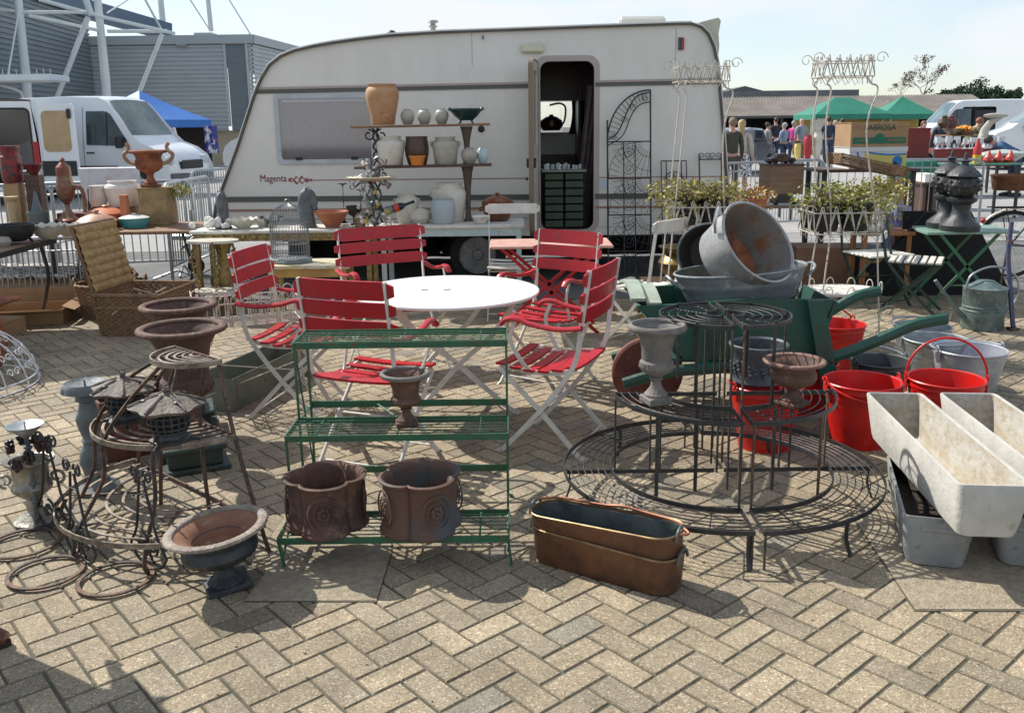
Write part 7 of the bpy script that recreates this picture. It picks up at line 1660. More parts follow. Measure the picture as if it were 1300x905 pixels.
b = MB(); b.tube([(PL.x,31,7.3),(P0.x,45,7.3),(W(214,41,50).x,50,W(214,41,50).z)], 1, n=4, flat=(.25,.42), up=(0,0,1)); obj('blue_fascia', b, mat('fascia_blue', (.10,.155,.22), (.085,.135,.2), scale=1, rough=.5), bd)
b = MB(); p = W(261,43,48); b.box((p.x,48,ztop+.15), (.9,.9,.55)); p = W(283,43,48); b.box((p.x,48,ztop+.1), (.2,.2,.4)); obj('roof_plant', b, clad, bd)
b = MB(); p = W(232,58,45); b.box((p.x,44.85,p.z), (.5,.2,.12), bev=.03); obj('wall_lamp', b, mat('lamp_grey', (.3,.33,.34), rough=.5), bd)
# white steelwork
ws_ = mat('white_steel', (.62,.66,.66), (.56,.60,.60), scale=1, rough=.4)
def steel(name, label, pts, r, cat_='mast', group='white tubular masts of the building'):
    t = thing(name, label, cat_, (0,0,0), group=group); b = MB(); P = [W(px,py,Y) for px,py,Y in pts]; r = [q*.60 for q in r] if isinstance(r, list) else r*.58; b.tube(P, r, 12); obj('tube', b, ws_, t); return t
m1 = steel('steel_mast', 'leftmost thick white mast behind the left van', [(40,200,34),(33,100,34),(22,-10,34),(14,-90,34)], [.28,.27,.22,.18])
m2 = steel('steel_mast', 'thick white mast rising behind the cab of the left van', [(140,200,36),(134,100,36),(124,0,36),(116,-90,36)], [.28,.27,.22,.18])
m3 = steel('steel_mast', 'slimmer white mast above the grey wall, right of the thick ones', [(208,44,50),(204,0,50),(198,-70,50)], [.28,.25,.22])
m4 = steel('steel_mast', 'farthest thin white mast above the roof edge', [(268,40,60),(264,0,60),(260,-60,60)], [.26,.24,.22])
def brace(pt, lab, pts, r): return steel('steel_brace', lab, pts, r, 'steel brace', 'white steel braces and cables of the building')
brace(0,'white diagonal tube descending from the truss joint to the left van roof', [(112,22,35),(70,130,35)], .16)
brace(0,'white diagonal tube ending above the blue gazebo peak', [(206,44,37),(174,125,37)], .14)
brace(0,'long horizontal truss tube running from the left edge to the thick masts', [(-20,11,34),(34,16,34),(112,16,35)], .11)
brace(0,'white truss tube sloping down right across both thick masts', [(50,0,34),(130,22,35.5),(222,43,37)], .12)
brace(0,'lower white truss tube between the leftmost mast and the second', [(36,20,34),(130,40,36)], .11)
brace(0,'short white tube from the second mast toward the grey roof edge', [(136,40,36),(212,40,37)], .12)
brace(0,'thick short strut above the truss joint', [(106,-8,35),(116,20,35)], .2)
brace(0,'thin cable above the slimmer mast, leaning left', [(180,-8,45),(206,40,45)], .09)
brace(0,'cable between the slimmer and the farthest mast', [(236,-8,50),(266,38,55)], .06)
brace(0,'rightmost cable slanting down to the grey roof', [(286,-8,50),(318,44,50)], .06)
brace(0,'thin cable rising right from the second mast', [(136,17,36),(172,-6,40)], .05)
brace(0,'thin hanger between the leftmost mast and the walkway canopy', [(24,14,33),(10,96,32)], .05)
t = thing('walkway_canopy', 'small white walkway canopy at the left edge above the van', 'canopy', (0,0,0)); a = W(-25,100,32); c = W(70,104,32); b = MB(); b.box(((a.x+c.x)/2,32.4,a.z), (c.x-a.x,1.4,.22), bev=.03); obj('slab', b, ws_, t)
b = MB()
for k in range(12): x = a.x+(c.x-a.x)*k/11; b.tube([(x,31.75,a.z+.1),(x,31.75,a.z+.28)], .012, 4)
obj('railing', b, ws_, t)
b = MB(); p = W(15,112,32.6); b.tube(cat([(p.x-.4,32.6,p.z+.1),(p.x+.3,32.6,p.z-.15),(p.x+.3,32.6,p.z-.7)],4), .05, 6); obj('bracket', b, ws_, t)
# ------------------------------------------------------------------ long shed with corrugated roof at right
sh_ = thing('long_shed', 'long low open shed with brown-grey corrugated roof across the right background', 'building', (0,0,0))
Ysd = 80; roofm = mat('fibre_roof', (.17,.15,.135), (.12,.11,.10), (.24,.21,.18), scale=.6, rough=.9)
xA = W(900,150,Ysd).x; xB = W(1275,150,Ysd).x; ze_ = W(1050,147,Ysd).z; zr_ = W(1050,122.5,Ysd+6).z
b = MB(); n_ = 190
b.grid(lambda u, v: (xA+(xB-xA)*u, Ysd+6*v, ze_+(zr_-ze_)*v+.07*math.sin(u*n_*PI)), n_*4, 1); obj('roof', b, roofm, sh_, smooth=False)
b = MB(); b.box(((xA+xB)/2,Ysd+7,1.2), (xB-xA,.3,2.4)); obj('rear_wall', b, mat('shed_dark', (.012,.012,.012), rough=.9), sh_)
for k in range(9): b = MB(); b.box((xA+(xB-xA)*k/8,Ysd+.3,ze_/2), (.2,.2,ze_)); obj('post', b, mat('shed_post', (.10,.10,.10), rough=.8), sh_)
b = MB(); b.box(((xA+xB)/2,Ysd-.05,ze_-.05), (xB-xA,.15,.22)); obj('gutter', b, MATS['shed_post'], sh_)
x2 = W(1083,118,Ysd+8).x; zu = W(1000,116.5,Ysd+8).z; b = MB(); b.box(((xA+x2)/2,Ysd+8,(zr_+zu)/2-.2), (x2-xA,3,(zu-zr_)+.5)); obj('raised_roof', b, mat('roof_band', (.14,.16,.16), (.19,.2,.2), scale=1, rough=.7), sh_)
g0, g1, g2 = W(920,117,Ysd+12), W(946,109.5,Ysd+12), W(975,117,Ysd+12); b = MB(); b.prism([(g0.x,g0.z-1),(g2.x,g0.z-1),(g2.x,g2.z),(g1.x,g1.z),(g0.x,g0.z)], (Ysd+12,Ysd+20)); obj('gable', b, mat('gable', (.13,.13,.13), rough=.9), sh_)
# ------------------------------------------------------------------ trees
def tree(label, loc, H, Rc, seed, lm, n, bare=True, lsz=.12):
    t = thing('tree', label, 'tree', loc); rnd = random.Random(seed); b = MB(); tips = []
    def grow(p, d, L, r, lev):
        q = p+d*L; mid = p+d*L*.5+V((rnd.gauss(0,.05),rnd.gauss(0,.05),0))*L; b.tube([p, mid, q], [r, r*.85, r*.7], 5 if lev > 1 else 7); tips.append(q)
        if lev < (6 if bare else 3):
            for k in range(rnd.choice((2,3,3))):
                nd = (d+V((rnd.gauss(0,.5),rnd.gauss(0,.5),rnd.gauss(.08,.28)))).normalized(); grow(q, nd, L*rnd.uniform(.6,.82), r*.58, lev+1)
    grow(V((0,0,0)), V((0,0,1)), H*.34, H*.018, 0); obj('trunk', b, mat('bark', (.12,.09,.075), (.08,.065,.055), scale=3, rough=.9), t)
    b = MB()
    for q in tips[(len(tips)//6):]:
        if rnd.random() < (.5 if bare else 1): leafy(b, q, H*.05 if bare else H*.12, n, lsz, rnd)
    obj('crown', b, lm, t, smooth=False, fix=False); return t
p = W(1172,124,100); tree('bare reddish brown tree rising above the shed roof', (p.x,100,p.z-1.5), 5.0, 3, 5, mat('russet_leaf', (.13,.075,.05), (.18,.10,.06), scale=3, rough=.8), 6, lsz=.07)
p = W(1150,124,110); tree('thin leafless tree faint behind the shed, left of the russet tree', (p.x,112,p.z-1.5), 3.2, 3, 9, MATS['russet_leaf'], 2, lsz=.06)
ev = mat('evergreen', (.022,.055,.022), (.04,.08,.03), (.05,.10,.03), scale=3, rough=.8)
for i, (px, py, s_) in enumerate(((1212,118,1.0),(1232,112,1.3),(1250,117,1.0),(1286,120,.6))):
    Yt_ = 95+i; p = W(px,py,Yt_); t = thing('evergreen_tree', ['dark evergreen at the left of the clump above the shed','tallest dark evergreen of the clump above the shed','dark evergreen right of the tallest one above the vans','small distant evergreen at the far right'][i], 'tree', (p.x,Yt_,p.z-1.6*s_), group='evergreens above the shed'); rnd = random.Random(60+i)
    b = MB(); b.tube([(0,0,-2),(0,0,2.0*s_)], [.2,.1], 8); obj('trunk', b, MATS['bark'], t)
    b = MB()
    for k in range(34): c = V((rnd.gauss(0,1.0)*s_, rnd.gauss(0,.7)*s_, .9*s_+rnd.gauss(0,.5)*s_)); leafy(b, c, .55*s_, 80, .12, rnd)
    obj('crown', b, ev, t, smooth=False, fix=False)
# ------------------------------------------------------------------ people
def skin_mesh(name, verts, edges, radii, m, parent, lvl=1, root=0):
    me = bpy.data.meshes.new('tmpm'); me.from_pydata([tuple(v) for v in verts], edges, []); o = bpy.data.objects.new('tmp', me); COL.objects.link(o)
    sk = o.modifiers.new('s','SKIN'); sk.use_smooth_shade = True; sv_ = me.skin_vertices[0].data
    for i, r in enumerate(radii): rr = r if isinstance(r, tuple) else (r, r); sv_[i].radius = rr; sv_[i].use_root = (i == root)
    ss = o.modifiers.new('u','SUBSURF'); ss.levels = lvl; ss.render_levels = lvl
    dg = bpy.context.evaluated_depsgraph_get(); dg.update(); nm = bpy.data.meshes.new_from_object(o.evaluated_get(dg)); bpy.data.objects.remove(o)
    nm.name = name; nm.materials.clear(); nm.materials.append(m); nm.shade_smooth()
    q = bpy.data.objects.new(name, nm); COL.objects.link(q); q.parent = parent; return q
skin_m = mat('skin', (.50,.28,.20), rough=.55)
def person(label, loc, rz, top, low, hair, h=1.72, skirt=None, longhair=False, arms='down', lean=0.0, shoes=black_plastic, sleeve=True, walk=.06, group=None, bald=False, shoe_parts=True):
    t = thing('person', label, 'person', loc, rz, group, scale=h/1.72)
    def L(p): # forward lean about hips
        x, y, z = p
        if z > .95: dz = z-.95; return (x, y+dz*math.sin(lean), .95+dz*math.cos(lean))
        return p
    AR = {'down': ([(.235,.0,1.14),(.25,.06,.88)],[(-.235,.0,1.14),(-.25,.06,.88)]), 'hold': ([(.235,.02,1.13),(.12,.27,1.12)],[(-.235,.02,1.13),(-.12,.27,1.10)]), 'reach': ([(.23,.20,1.20),(.18,.45,1.08)],[(-.23,.10,1.15),(-.2,.32,.98)]), 'hip': ([(.30,-.06,1.15),(.17,.10,1.0)],[(-.235,.02,1.14),(-.22,.10,.88)])}[arms]
    def hand(w, e):
        w, e = V(w), V(e); d = (w-e).normalized(); s_ = d.orthogonal().normalized()*.018
        return w+d*.06, [(w+d*.06+s_*(k-1.5)*1.05, w+d*(.145-.012*abs(k-1.3))+s_*(k-1.5)*1.15+V((0,.012,0))) for k in range(4)], (w+d*.02, w+d*.075-s_*3.2)
    vs = [(0,0,.96),(0,0,1.10),(0,-.005,1.30),(0,0,1.42),(0,.0,1.50),(0,.012,1.575),(0,.015,1.645),(0,.0,1.715)]
    rd = [(.15,.115),(.125,.095),(.155,.11),(.09,.07),.052,(.062,.078),(.078,.098),(.055,.065)]
    ed = [(i,i+1) for i in range(7)]
    vs += [(0,.095,1.615),(.0,.112,1.60)]; rd += [.020,.010]; ed += [(6,8),(8,9)]
    arm_idx = []
    for s, A in ((1,AR[0]),(-1,AR[1])):
        i = len(vs); vs += [(s*.175,0,1.41),A[0],A[1]]; rd += [.058,.042,.028]; ed += [(3,i),(i,i+1),(i+1,i+2)]
        pc, fg, th_ = hand(A[1], A[0]); j = len(vs); vs.append(tuple(pc)); rd.append((.038,.018)); ed.append((i+2,j))
        for a_, b_ in fg: k = len(vs); vs.append(tuple(b_)); rd.append(.009); ed.append((j,k))
        k = len(vs); vs.append(tuple(th_[1])); rd.append(.010); ed.append((i+2,k))
    for s in (-1,1):
        i = len(vs); st = s*walk; vs += [(s*.10,0,.88),(s*.11,st*.6+.01,.49),(s*.11,st-.03,.09),(s*.12,st+.12,.035)]; rd += [.088,.058,.038,(.04,.028)]; ed += [(0,i),(i,i+1),(i+1,i+2),(i+2,i+3)]
    body = skin_mesh('body', [L(v) for v in vs], ed, rd, skin_m, t)
    def sub(ids, sc_, name, m_):
        mp_ = {a: k for k, a in enumerate(ids)}; ee = [(mp_[a], mp_[b]) for a, b in ed if a in mp_ and b in mp_]
        rr = [tuple(x*sc_+.008 for x in (rd[a] if isinstance(rd[a], tuple) else (rd[a],rd[a]))) for a in ids]
        return skin_mesh(name, [L(vs[a]) for a in ids], ee, rr, m_, t)
    na = 10+9
    top_ids = [0,1,2,3,10,11]+([12] if sleeve else [])+[na,na+1]+([na+2] if sleeve else [])
    sub(top_ids, 1.10, 'top', top)
    lg = 10+18
    if skirt:
        b = MB(); b.lathe([(.16,1.0),(.20,.9),(.25,.55),(.27,.50),(.24,.50),(.15,.95)], 24, squash=.8, fn=lambda a,z,r: r*(1+.04*math.sin(9*a))); obj('skirt', b, skirt, t)
    else: sub([0,lg,lg+1,lg+2,lg+4,lg+5,lg+6], 1.10, 'trousers', low)
    b = MB()
    for k in range(1):
        c = V(L((0,-.012,1.665))); b.sphere(c, .098, 14, 10, (.88,1.05,1.02))
    if not bald:
        hb = MB(); c = V(L((0,-.022,1.672))); hb.sphere(c, .100, 14, 10, (.90,1.02,.98))
        if longhair: hb.tube([V(L((0,-.05,1.66))), V(L((0,-.085,1.50))), V(L((0,-.10,1.32)))], [.085,.075,.03], 10)
        obj('hair', hb, hair, t)
    for s in (-1,1):
        st = s*walk; b = MB(); P = [(s*.11,st-.075,.045),(s*.11,st-.02,.05),(s*.115,st+.06,.045),(s*.12,st+.13,.035),(s*.12,st+.19,.028)]
        b.tube(P, [.040,.046,.046,.044,.022], 10); b.v = [(x,y,max(z,.004)) for x,y,z in b.v]; sh = obj('shoe', b, shoes, t)
        b = MB(); b.prism([(s*.115+.05*math.cos(a)*(.9 if math.sin(a) > 0 else 1), st+.055+.145*math.sin(a)) for a in [2*PI*k/20 for k in range(20)]], (.0,.016), axis='z'); obj('sole', b, rubber, sh)
    return t
def cl(n_, c): return mat('cloth_'+n_, c, tuple(x*.8 for x in c), scale=6, rough=.9)
hb_, hg_, hd_ = mat('hair_blonde', (.42,.30,.15), rough=.6), mat('hair_grey', (.35,.33,.3), rough=.7), mat('hair_dark', (.05,.035,.025), rough=.6)
jean, blackc = cl('jeans', (.05,.07,.13)), cl('black', (.02,.02,.022))
def P_(px, Y): return (W(px,160,Y).x, Y, 0)
check = mat('check_skirt', (.03,.03,.03), (.7,.7,.7), scale=16, rough=.8, lo=.49, hi=.51)
person('man in a dark olive coat seen from behind beside the caravan corner', P_(930,19.5), R(10), cl('olive', (.06,.06,.045)), cl('brown', (.09,.07,.05)), mat('hair_thin', (.20,.13,.09), rough=.7), h=1.72)
person('blonde woman in cream jacket and black and white checked skirt by the caravan corner', P_(942,20.6), R(-20), cl('cream', (.50,.44,.38)), None, hb_, h=1.68, skirt=check, longhair=True)
person('woman in a grey jacket and black trousers walking in the far yard', P_(975,34), R(-75), cl('greyj', (.22,.23,.23)), blackc, hd_, h=1.62)
person('person in dark clothes just left of the group by the pink top', P_(985,37), R(15), cl('dark', (.035,.03,.04)), jean, hd_, h=1.80)
person('woman in a light blue top carrying something near the pink top', P_(996,33), R(40), cl('lightblue', (.25,.33,.45)), jean, hg_, h=1.60, arms='hold')
person('person in a bright pink top at the far stalls', P_(1008,34.5), R(-30), cl('pink', (.70,.09,.36)), jean, hg_, h=1.66, arms='hold')
person('bald man in a grey t-shirt beside the person in pink', P_(1018,33), R(20), cl('greyt', (.27,.31,.36)), cl('khaki', (.25,.21,.16)), hd_, h=1.78, sleeve=False, bald=True)
person('person in navy jacket in front of the larger green gazebo', P_(1052,34), R(0), cl('navy', (.03,.045,.09)), jean, hd_, h=1.80)
person('person in grey fleece behind the navy jacket', P_(1060,36.5), R(30), cl('fleece', (.28,.29,.34)), jean, hg_, h=1.66)
person('person in a dark coat left of the cardboard fruit boxes', P_(1069,35), R(60), cl('coat', (.04,.045,.04)), blackc, hd_, h=1.72)
person('woman in a coral top with long brown hair before the right van', P_(1173,27), R(175), cl('coral', (.80,.14,.10)), jean, mat('hair_brown', (.16,.08,.04), rough=.6), h=1.60, longhair=True, sleeve=False)
person('man in a dark navy jacket standing with his back turned by the right van', P_(1196,26), R(-10), cl('navy2', (.03,.04,.06)), jean, hg_, h=1.70)
person('man in a green jacket bending over the stall before the open van door', P_(1228,25), R(-80), cl('greenj', (.13,.15,.08)), blackc, mat('hair_red', (.22,.09,.04), rough=.6), h=1.78, lean=.55, arms='reach')
person('person in blue denim bending over the stall at the right edge', P_(1294,20), R(80), cl('denim', (.07,.14,.27)), jean, hd_, h=1.65, lean=1.1, arms='reach')
brown_shoe = mat('brown_shoe', (.10,.03,.015), rough=.3)
person('man at the left edge of whom only a brown leather shoe tip shows', (-1.97,2.78,0), R(-83), cl('blue_shirt', (.15,.2,.3)), jean, hg_, h=1.75, shoes=brown_shoe, walk=.09)
# parasol added out of view to cast a shadow on the paving
t = thing('shadow_parasol', 'large beige parasol added unseen outside the left edge to cast a shadow on the paving', 'shadow_parasol', (-5.75,8.5,0))
b = MB(); b.lathe([(0,3.3),(.45,3.2),(.9,3.0),(.9,2.99),(.45,3.19),(0,3.28)], 8); obj('canopy', b, mat('parasol_beige', (.5,.45,.35), rough=.9), t)
b = MB(); b.tube([(0,0,0),(0,0,3.29)], .022, 8); obj('pole', b, galv, t)
b = MB(); b.lathe([(0,0),(.25,0),(.25,.06),(.05,.1),(0,.1)], 24); obj('base', b, lead_grey, t)
# ------------------------------------------------------------------ stalls at right, beyond the barrier
redc = mat('stall_red', (.20,.035,.028), (.15,.03,.025), scale=2, rough=.8)
def stall(label, px0, px1, py, Y, d_, m, ml, drape=None):
    a, c = W(px0,py,Y), W(px1,py,Y); t = table('stall_table', label, a.x, c.x, Y, Y+d_, a.z, m, ml, .03)
    if drape: b = MB(); b.box((0,-d_/2-.006,a.z-.03-drape/2), (c.x-a.x,.008,drape)); obj('cloth_front', b, m, t)
    return t, a.z
t, zG = stall('stall table with dark red cover full of glassware behind the barrier', 1186, 1292, 190, 20, 1.1, redc, black_iron, .35)
gwm = mat('glassware', (.62,.66,.68), rough=.08); rnd = random.Random(12); proto = None
for i in range(34):
    x = W(rnd.uniform(1188,1276),188,20.2).x; y = 20.1+rnd.random()*.9; s_ = rnd.uniform(.7,1.5)
    if proto is None:
        proto = thing('glass', 'clear drinking glass among many on the dark red covered stall', 'glass', (x,y,zG+.001), group='glassware on the red covered stall')
        b = MB(); b.lathe([(0,0),(.04,0),(.04,.006),(.008,.012),(.008,.08),(.04,.11),(.048,.18),(.044,.18),(.03,.11),(0,.09)], 14); obj('body', b, gwm, proto)
    else: dup(proto, (x,y,zG+.001), rz=rnd.random()*6, scale=s_)
t, zGr = stall('small stall table with green trays of red and white pots', 1192, 1300, 209, 15.5, .8, mat('tray_green2', (.06,.22,.15), (.05,.18,.12), scale=3, rough=.5), black_iron)
for i, px in enumerate((1262,1275,1290)):
    p = W(px,209,15.6); t = thing('painted_pot', ['left','middle','right'][i]+' red painted lidded pot on the green tray', 'pot', (p.x,15.8,zGr), group='red pots on the green tray'); b = MB(); b.lathe([(0,0),(.06,0),(.09,.05),(.08,.10),(0,.10)], 16); obj('body', b, mat('pot_red', (.55,.06,.04), (.6,.55,.5), scale=14, rough=.4, lo=.6, hi=.62), t); b = MB(); b.lathe([(.07,.10),(.04,.14),(.02,.2),(0,.22)], 16); obj('lid', b, MATS['pot_red'], t)
t = thing('tureen', 'large pale green oval dish on the green stall', 'tureen', (W(1278,190,16).x,16.1,zGr)); b = MB(); b.lathe([(0,0),(.2,0),(.36,.10),(.42,.12),(.40,.16),(.2,.2),(0,.22)], 28, squash=.6); obj('body', b, mat('pale_green_glaze', (.38,.46,.40), rough=.35), t)
t = thing('blue_bottle', 'red and yellow bottle standing left of the green trays', 'bottle', (W(1240,205,15.6).x,15.6,zGr)); b = MB(); b.lathe([(0,0),(.07,0),(.07,.15),(0,.15)], 16); obj('base', b, mat('yel', (.6,.40,.04), rough=.4), t); b = MB(); b.lathe([(.065,.15),(.07,.25),(.03,.34),(.02,.42),(0,.42)], 16); obj('top', b, mat('redb', (.5,.03,.03), rough=.4), t)
for i, (px, py, w_, h_, Y, m, lab) in enumerate(((1160,200,40,36,17.5,redc,'large red-brown crate at the left of the glassware stall'),(1170,226,40,20,15.5,mat('crate_teal', (.02,.20,.13), (.015,.16,.10), scale=3, rough=.6),'green plastic crate behind the barrier, below the red-brown crate'),(1184,232,16,10,14.9,white_ceram,'small white carton beside the green plastic crate'))):
    p = W(px,py,Y); k = K(p); z_ = max(.02, p.z) if i else max(.02,p.z)
    carton(lab, (p.x,Y+.3,z_), 0, (w_*k,.5,h_*k), m, group=None, name='crate' if i < 2 else 'cardboard_box')
    t = thing('support_table', ['plain dark bench under the red-brown crate','plain dark bench under the green plastic crate','plain dark bench under the small white carton'][i], 'bench', (p.x,Y+.3,0)); b = MB(); b.box((0,0,z_-.02), (w_*k+.1,.55,.03)); obj('top', b, wood_dark, t)
    for s in (-1,1): b = MB(); b.box((s*w_*k*.4,0,(z_-.035)/2), (.05,.45,z_-.035)); obj('leg', b, wood_dark, t)
t, zO = stall('stall table behind, with baskets and orange things before the van', 1208, 1262, 172, 22.5, .9, wood, black_iron)
t = thing('fruit_basket', 'tray heaped with orange round things on the rear stall', 'basket', (W(1227,168,22.7).x,22.8,zO)); b = MB(); b.lathe([(0,0),(.2,0),(.26,.10),(.22,.10),(0,.04)], 18); obj('body', b, wick, t)
for k in range(12): a_ = k*2.4; b = MB(); b.sphere((.17*math.cos(a_)*(k/12)**.5, .17*math.sin(a_)*(k/12)**.5, .13+.05*(1-k/12)), .06, 8, 6); obj('orange_ball', b, mat('orange_fruit', (.75,.28,.02), rough=.6), t)
t = thing('wide_bowl', 'wide dark patterned bowl at the left end of the rear stall', 'bowl', (W(1212,168,22.6).x,22.7,zO)); b = MB(); b.lathe([(0,0),(.1,0),(.25,.16),(.23,.16),(.08,.03),(0,.03)], 20); obj('body', b, mat('bowl_mix', (.3,.26,.16), (.1,.06,.05), scale=9, rough=.5), t)
t = thing('garden_statue', 'pale stone swan like figure rising above the right stalls', 'sculpture', (W(1258,172,21.5).x,21.6,zO-.05)); b = MB()
b.tube(cat([(-.12,0,0),(-.1,0,.18),(.0,0,.33),(.12,0,.40),(.30,0,.47)],5), [.12,.12,.11,.10,.10,.09,.09,.08,.08,.08,.08,.07,.07,.07,.06,.06,.06,.05,.04,.03,.02], 10); obj('body', b, mat('pale_stone', (.5,.47,.4), (.38,.35,.3), scale=6, rough=.8), t); b = MB(); b.sphere((.12,0,.50), .15, 10, 7, (2.0,.5,.40)); obj('wing', b, MATS['pale_stone'], t)
for i, (px, m, lab) in enumerate(((1150,dark_brown,'dark round pot at the left end of the red crates'),(1158,mat('maroon2', (.12,.03,.03), rough=.5),'maroon round pot beside the dark one on the red crates'))):
    p = W(px,168,19.5); t = thing('round_pot', lab, 'pot', (p.x,17.8,W(px,164,17.8).z)); b = MB(); b.lathe([(0,0),(.08,0),(.13,.1),(.10,.18),(.05,.2),(0,.2)], 18); obj('body', b, m, t); b = MB(); b.lathe([(.05,.2),(.06,.22),(.02,.25),(0,.25)], 12); obj('lid', b, m, t)
# stall with vases behind the toy car
t, zv = stall('far table with yellow and white vases behind the second barrier', 1004, 1046, 204, 15.5, .7, old_white, black_iron)
for i, (px, w_, h_, m, lab) in enumerate(((1012,9,20,mat('yellow_glaze', (.60,.48,.14), rough=.35),'yellow vase on the far table of vases'),(1025,11,30,mat('red_jar', (.42,.03,.04), rough=.35),'tall red lidded jar on the far table of vases'),(1037,11,34,cream_ceram,'tall white and pink vase on the far table of vases'))):
    pot('vase', lab, 'vase', px, 203, w_, h_, AMPH, m, zv+.002, 15.8, 'vases on the far table')
# ------------------------------------------------------------------ left tables
lt_ = thing('trestle_table', 'long brown table with black edge and legs at the left edge', 'table', (-4.58,7.02,0), R(2)); b = MB(); b.box((0,0,.715), (1.2,1.86,.03), bev=.004); obj('tabletop', b, wood, lt_)
b = MB(); b.box((.603,0,.715), (.006,1.87,.045)); b.box((0,-.933,.715), (1.2,.006,.045)); obj('edge_band', b, black_iron, lt_)
for sx in (-1,1):
    for sy in (-1,1): b = MB(); b.tube(cat([(sx*.52,sy*.80,.70),(sx*.56,sy*.80,.45),(sx*.50,sy*.82,.22),(sx*.46,sy*.84,.10),(sx*.50,sy*.88,0)],5), .017, 6); obj('leg', b, black_iron, lt_)
TL = .731
t = pot('black_bowl', 'black cast iron bowl on little feet on the left trestle table', 'bowl', 20, 309, 48, 24, [(0,.15),(.5,.12),(.8,.3),(1,.7),(1,.9),(1.03,1),(.95,1),(.9,.7),(.5,.3),(0,.25)], black_iron, TL, None)
for k in range(3): a_ = 2*PI*k/3+.5; b = MB(); b.tube(cat([(.09*math.cos(a_),.09*math.sin(a_),.05),(.12*math.cos(a_),.12*math.sin(a_),.02),(.12*math.cos(a_),.12*math.sin(a_),0)],3), .012, 6); obj('foot', b, black_iron, t)
shell('large cream shell bowl next to the black cast iron bowl', 62, 304, 42, TL, None, cream_ceram, 'shell bowls on the left table', .42)
shell('cream shell bowl at the far right corner of the left table', 88, 300, 40, TL, None, cream_ceram, 'shell bowls on the left table', .34)
t = pot('stone_lump', 'pale carved stone lump at the left edge of the trestle table', 'stone', 4, 312, 22, 12, [(0,0),(.8,0),(1,.4),(.8,.9),(0,1)], stoneware, TL, None, n=9)
bt = table('pot_table', 'long table crowded with pots behind the wicker hamper', W(92,290,8.6).x, W(252,290,8.6).x, 8.45, 9.35, TL, wood, black_iron, .03, legs='curved')
bt2 = table('pot_table', 'second table of pots behind the black cast iron bowl', W(-60,290,8.9).x, W(86,290,8.9).x, 8.6, 9.4, TL, wood_dark, black_iron, .03)
def Pz(px, py, Y): return W(px,py,Y).z
pot('clay_casserole', 'brown casserole with pinkish domed lid nearest the hamper lid', 'casserole', 124,290,48,11, [(0,0),(.7,0),(.95,.5),(1,1),(0,1)], mat('clay_brown', (.20,.06,.035), rough=.5), TL+.001, 8.62, extra=lid_extra(mat('clay_pink', (.46,.24,.16), (.4,.2,.13), scale=5, rough=.5),1.0,1.0))
pot('clay_casserole', 'orange lidded casserole behind the pinkish lid', 'casserole', 136,280,52,16, [(0,0),(.7,0),(.9,.4),(1,1),(0,1)], mat('clay_orange', (.55,.17,.06), (.45,.13,.05), scale=5, rough=.45), TL+.001, 9.0, extra=lid_extra(MATS['clay_orange'],1.0,.5))
pot('enamel_dish', 'teal enamel dish with white lid on the table of pots', 'dish', 171,286,36,12, [(0,0),(.8,0),(1,.6),(1,1),(0,1)], mat('teal_enamel', (.08,.30,.30), rough=.3), TL+.001, 8.8, extra=lid_extra(white_ceram,1.0,.4))
for i, (px, py, w_, h_, Y, prof, m, lab, nm_) in enumerate((
  (158,262,44,32,9.25,CROCK,white_ceram,'large off-white glazed pot behind the pots table','glazed_pot'),
  (126,262,22,26,9.2,[(0,0),(.8,0),(1,.3),(.9,.8),(.95,1),(0,1)],cream_ceram,'cream jug with red top left of the off-white pot','jug'),
  (214,257,20,16,9.2,[(0,0),(.75,0),(1,1),(1.2,1),(1.2,1.06),(0,1.06)],lead_grey,'grey planter with yellow flowers right of the rusty handled urn','planter'),
  (160,278,12,30,8.9,[(0,0),(.9,0),(1,.1),(.9,.9),(1,1),(0,1)],terracotta,'small tall terracotta beaker in front of the off-white pot','beaker'),
  (117,276,10,36,9.3,[(0,0),(1,0),(.5,.7),(.45,1),(0,1)],cast_dark,'dark cone shaped pot left of the cream jug','cone_pot'),
  (48,276,16,34,9.1,[(0,0),(1,0),(1,.1),(.45,.6),(.15,.95),(0,1)],mat('grey_blue_bell', (.12,.16,.18), rough=.5),'blue-grey bell shaped pot behind the black bowl','bell'),
  (18,283,17,33,9.0,[(0,0),(.8,0),(.6,.1),(.7,.5),(.6,.8),(.95,.9),(1,1),(0,1)],mat('pale_wood', (.50,.36,.20), (.42,.3,.16), scale=6, rough=.6),'pale turned wooden candle holder behind the black bowl','candle_holder'),
  (50,288,26,19,8.9,[(0,0),(.8,0),(.9,.3),(1,1),(.9,1),(.8,.3),(0,.2)],mat('slate_bowl', (.13,.15,.14), rough=.5),'deep slate grey bowl between the candle holder and the casserole','bowl'),
  (17,232,25,46,9.3,[(0,.0),(.8,0),(.95,.06),(1,.3),(1,.7),(.85,.74),(.85,.86),(.95,.9),(.95,1),(0,1)],mat('red_lantern', (.24,.025,.03), (.05,.04,.04), scale=26, rough=.4, lo=.5, hi=.55),'dark red patterned lantern jar at the left edge','lantern'),
  (43,222,24,14,9.3,BOWL,mat('dark_red_dish', (.13,.02,.025), rough=.35),'dark red dish on a stand beside the red lantern jar','dish'))):
    p = W(px,py,Y); z_ = max(TL+.001, p.z) if h_ else TL
    pot(nm_, lab, nm_.replace('_',' '), px, py, w_, h_, prof, m, p.z if p.z > TL else TL+.001, Y)
    if p.z > TL+.08:
        k = K(p); bx = thing('display_block', 'plain block raising the '+' '.join(lab.split()[:5]), 'block', (p.x,Y,TL+.001)); b = MB(); b.box((0,0,(p.z-TL-.001)/2), (w_*k*.75,.12,p.z-TL-.003), bev=.004); obj('body', b, wood_dark if i%2 else cardboard, bx)
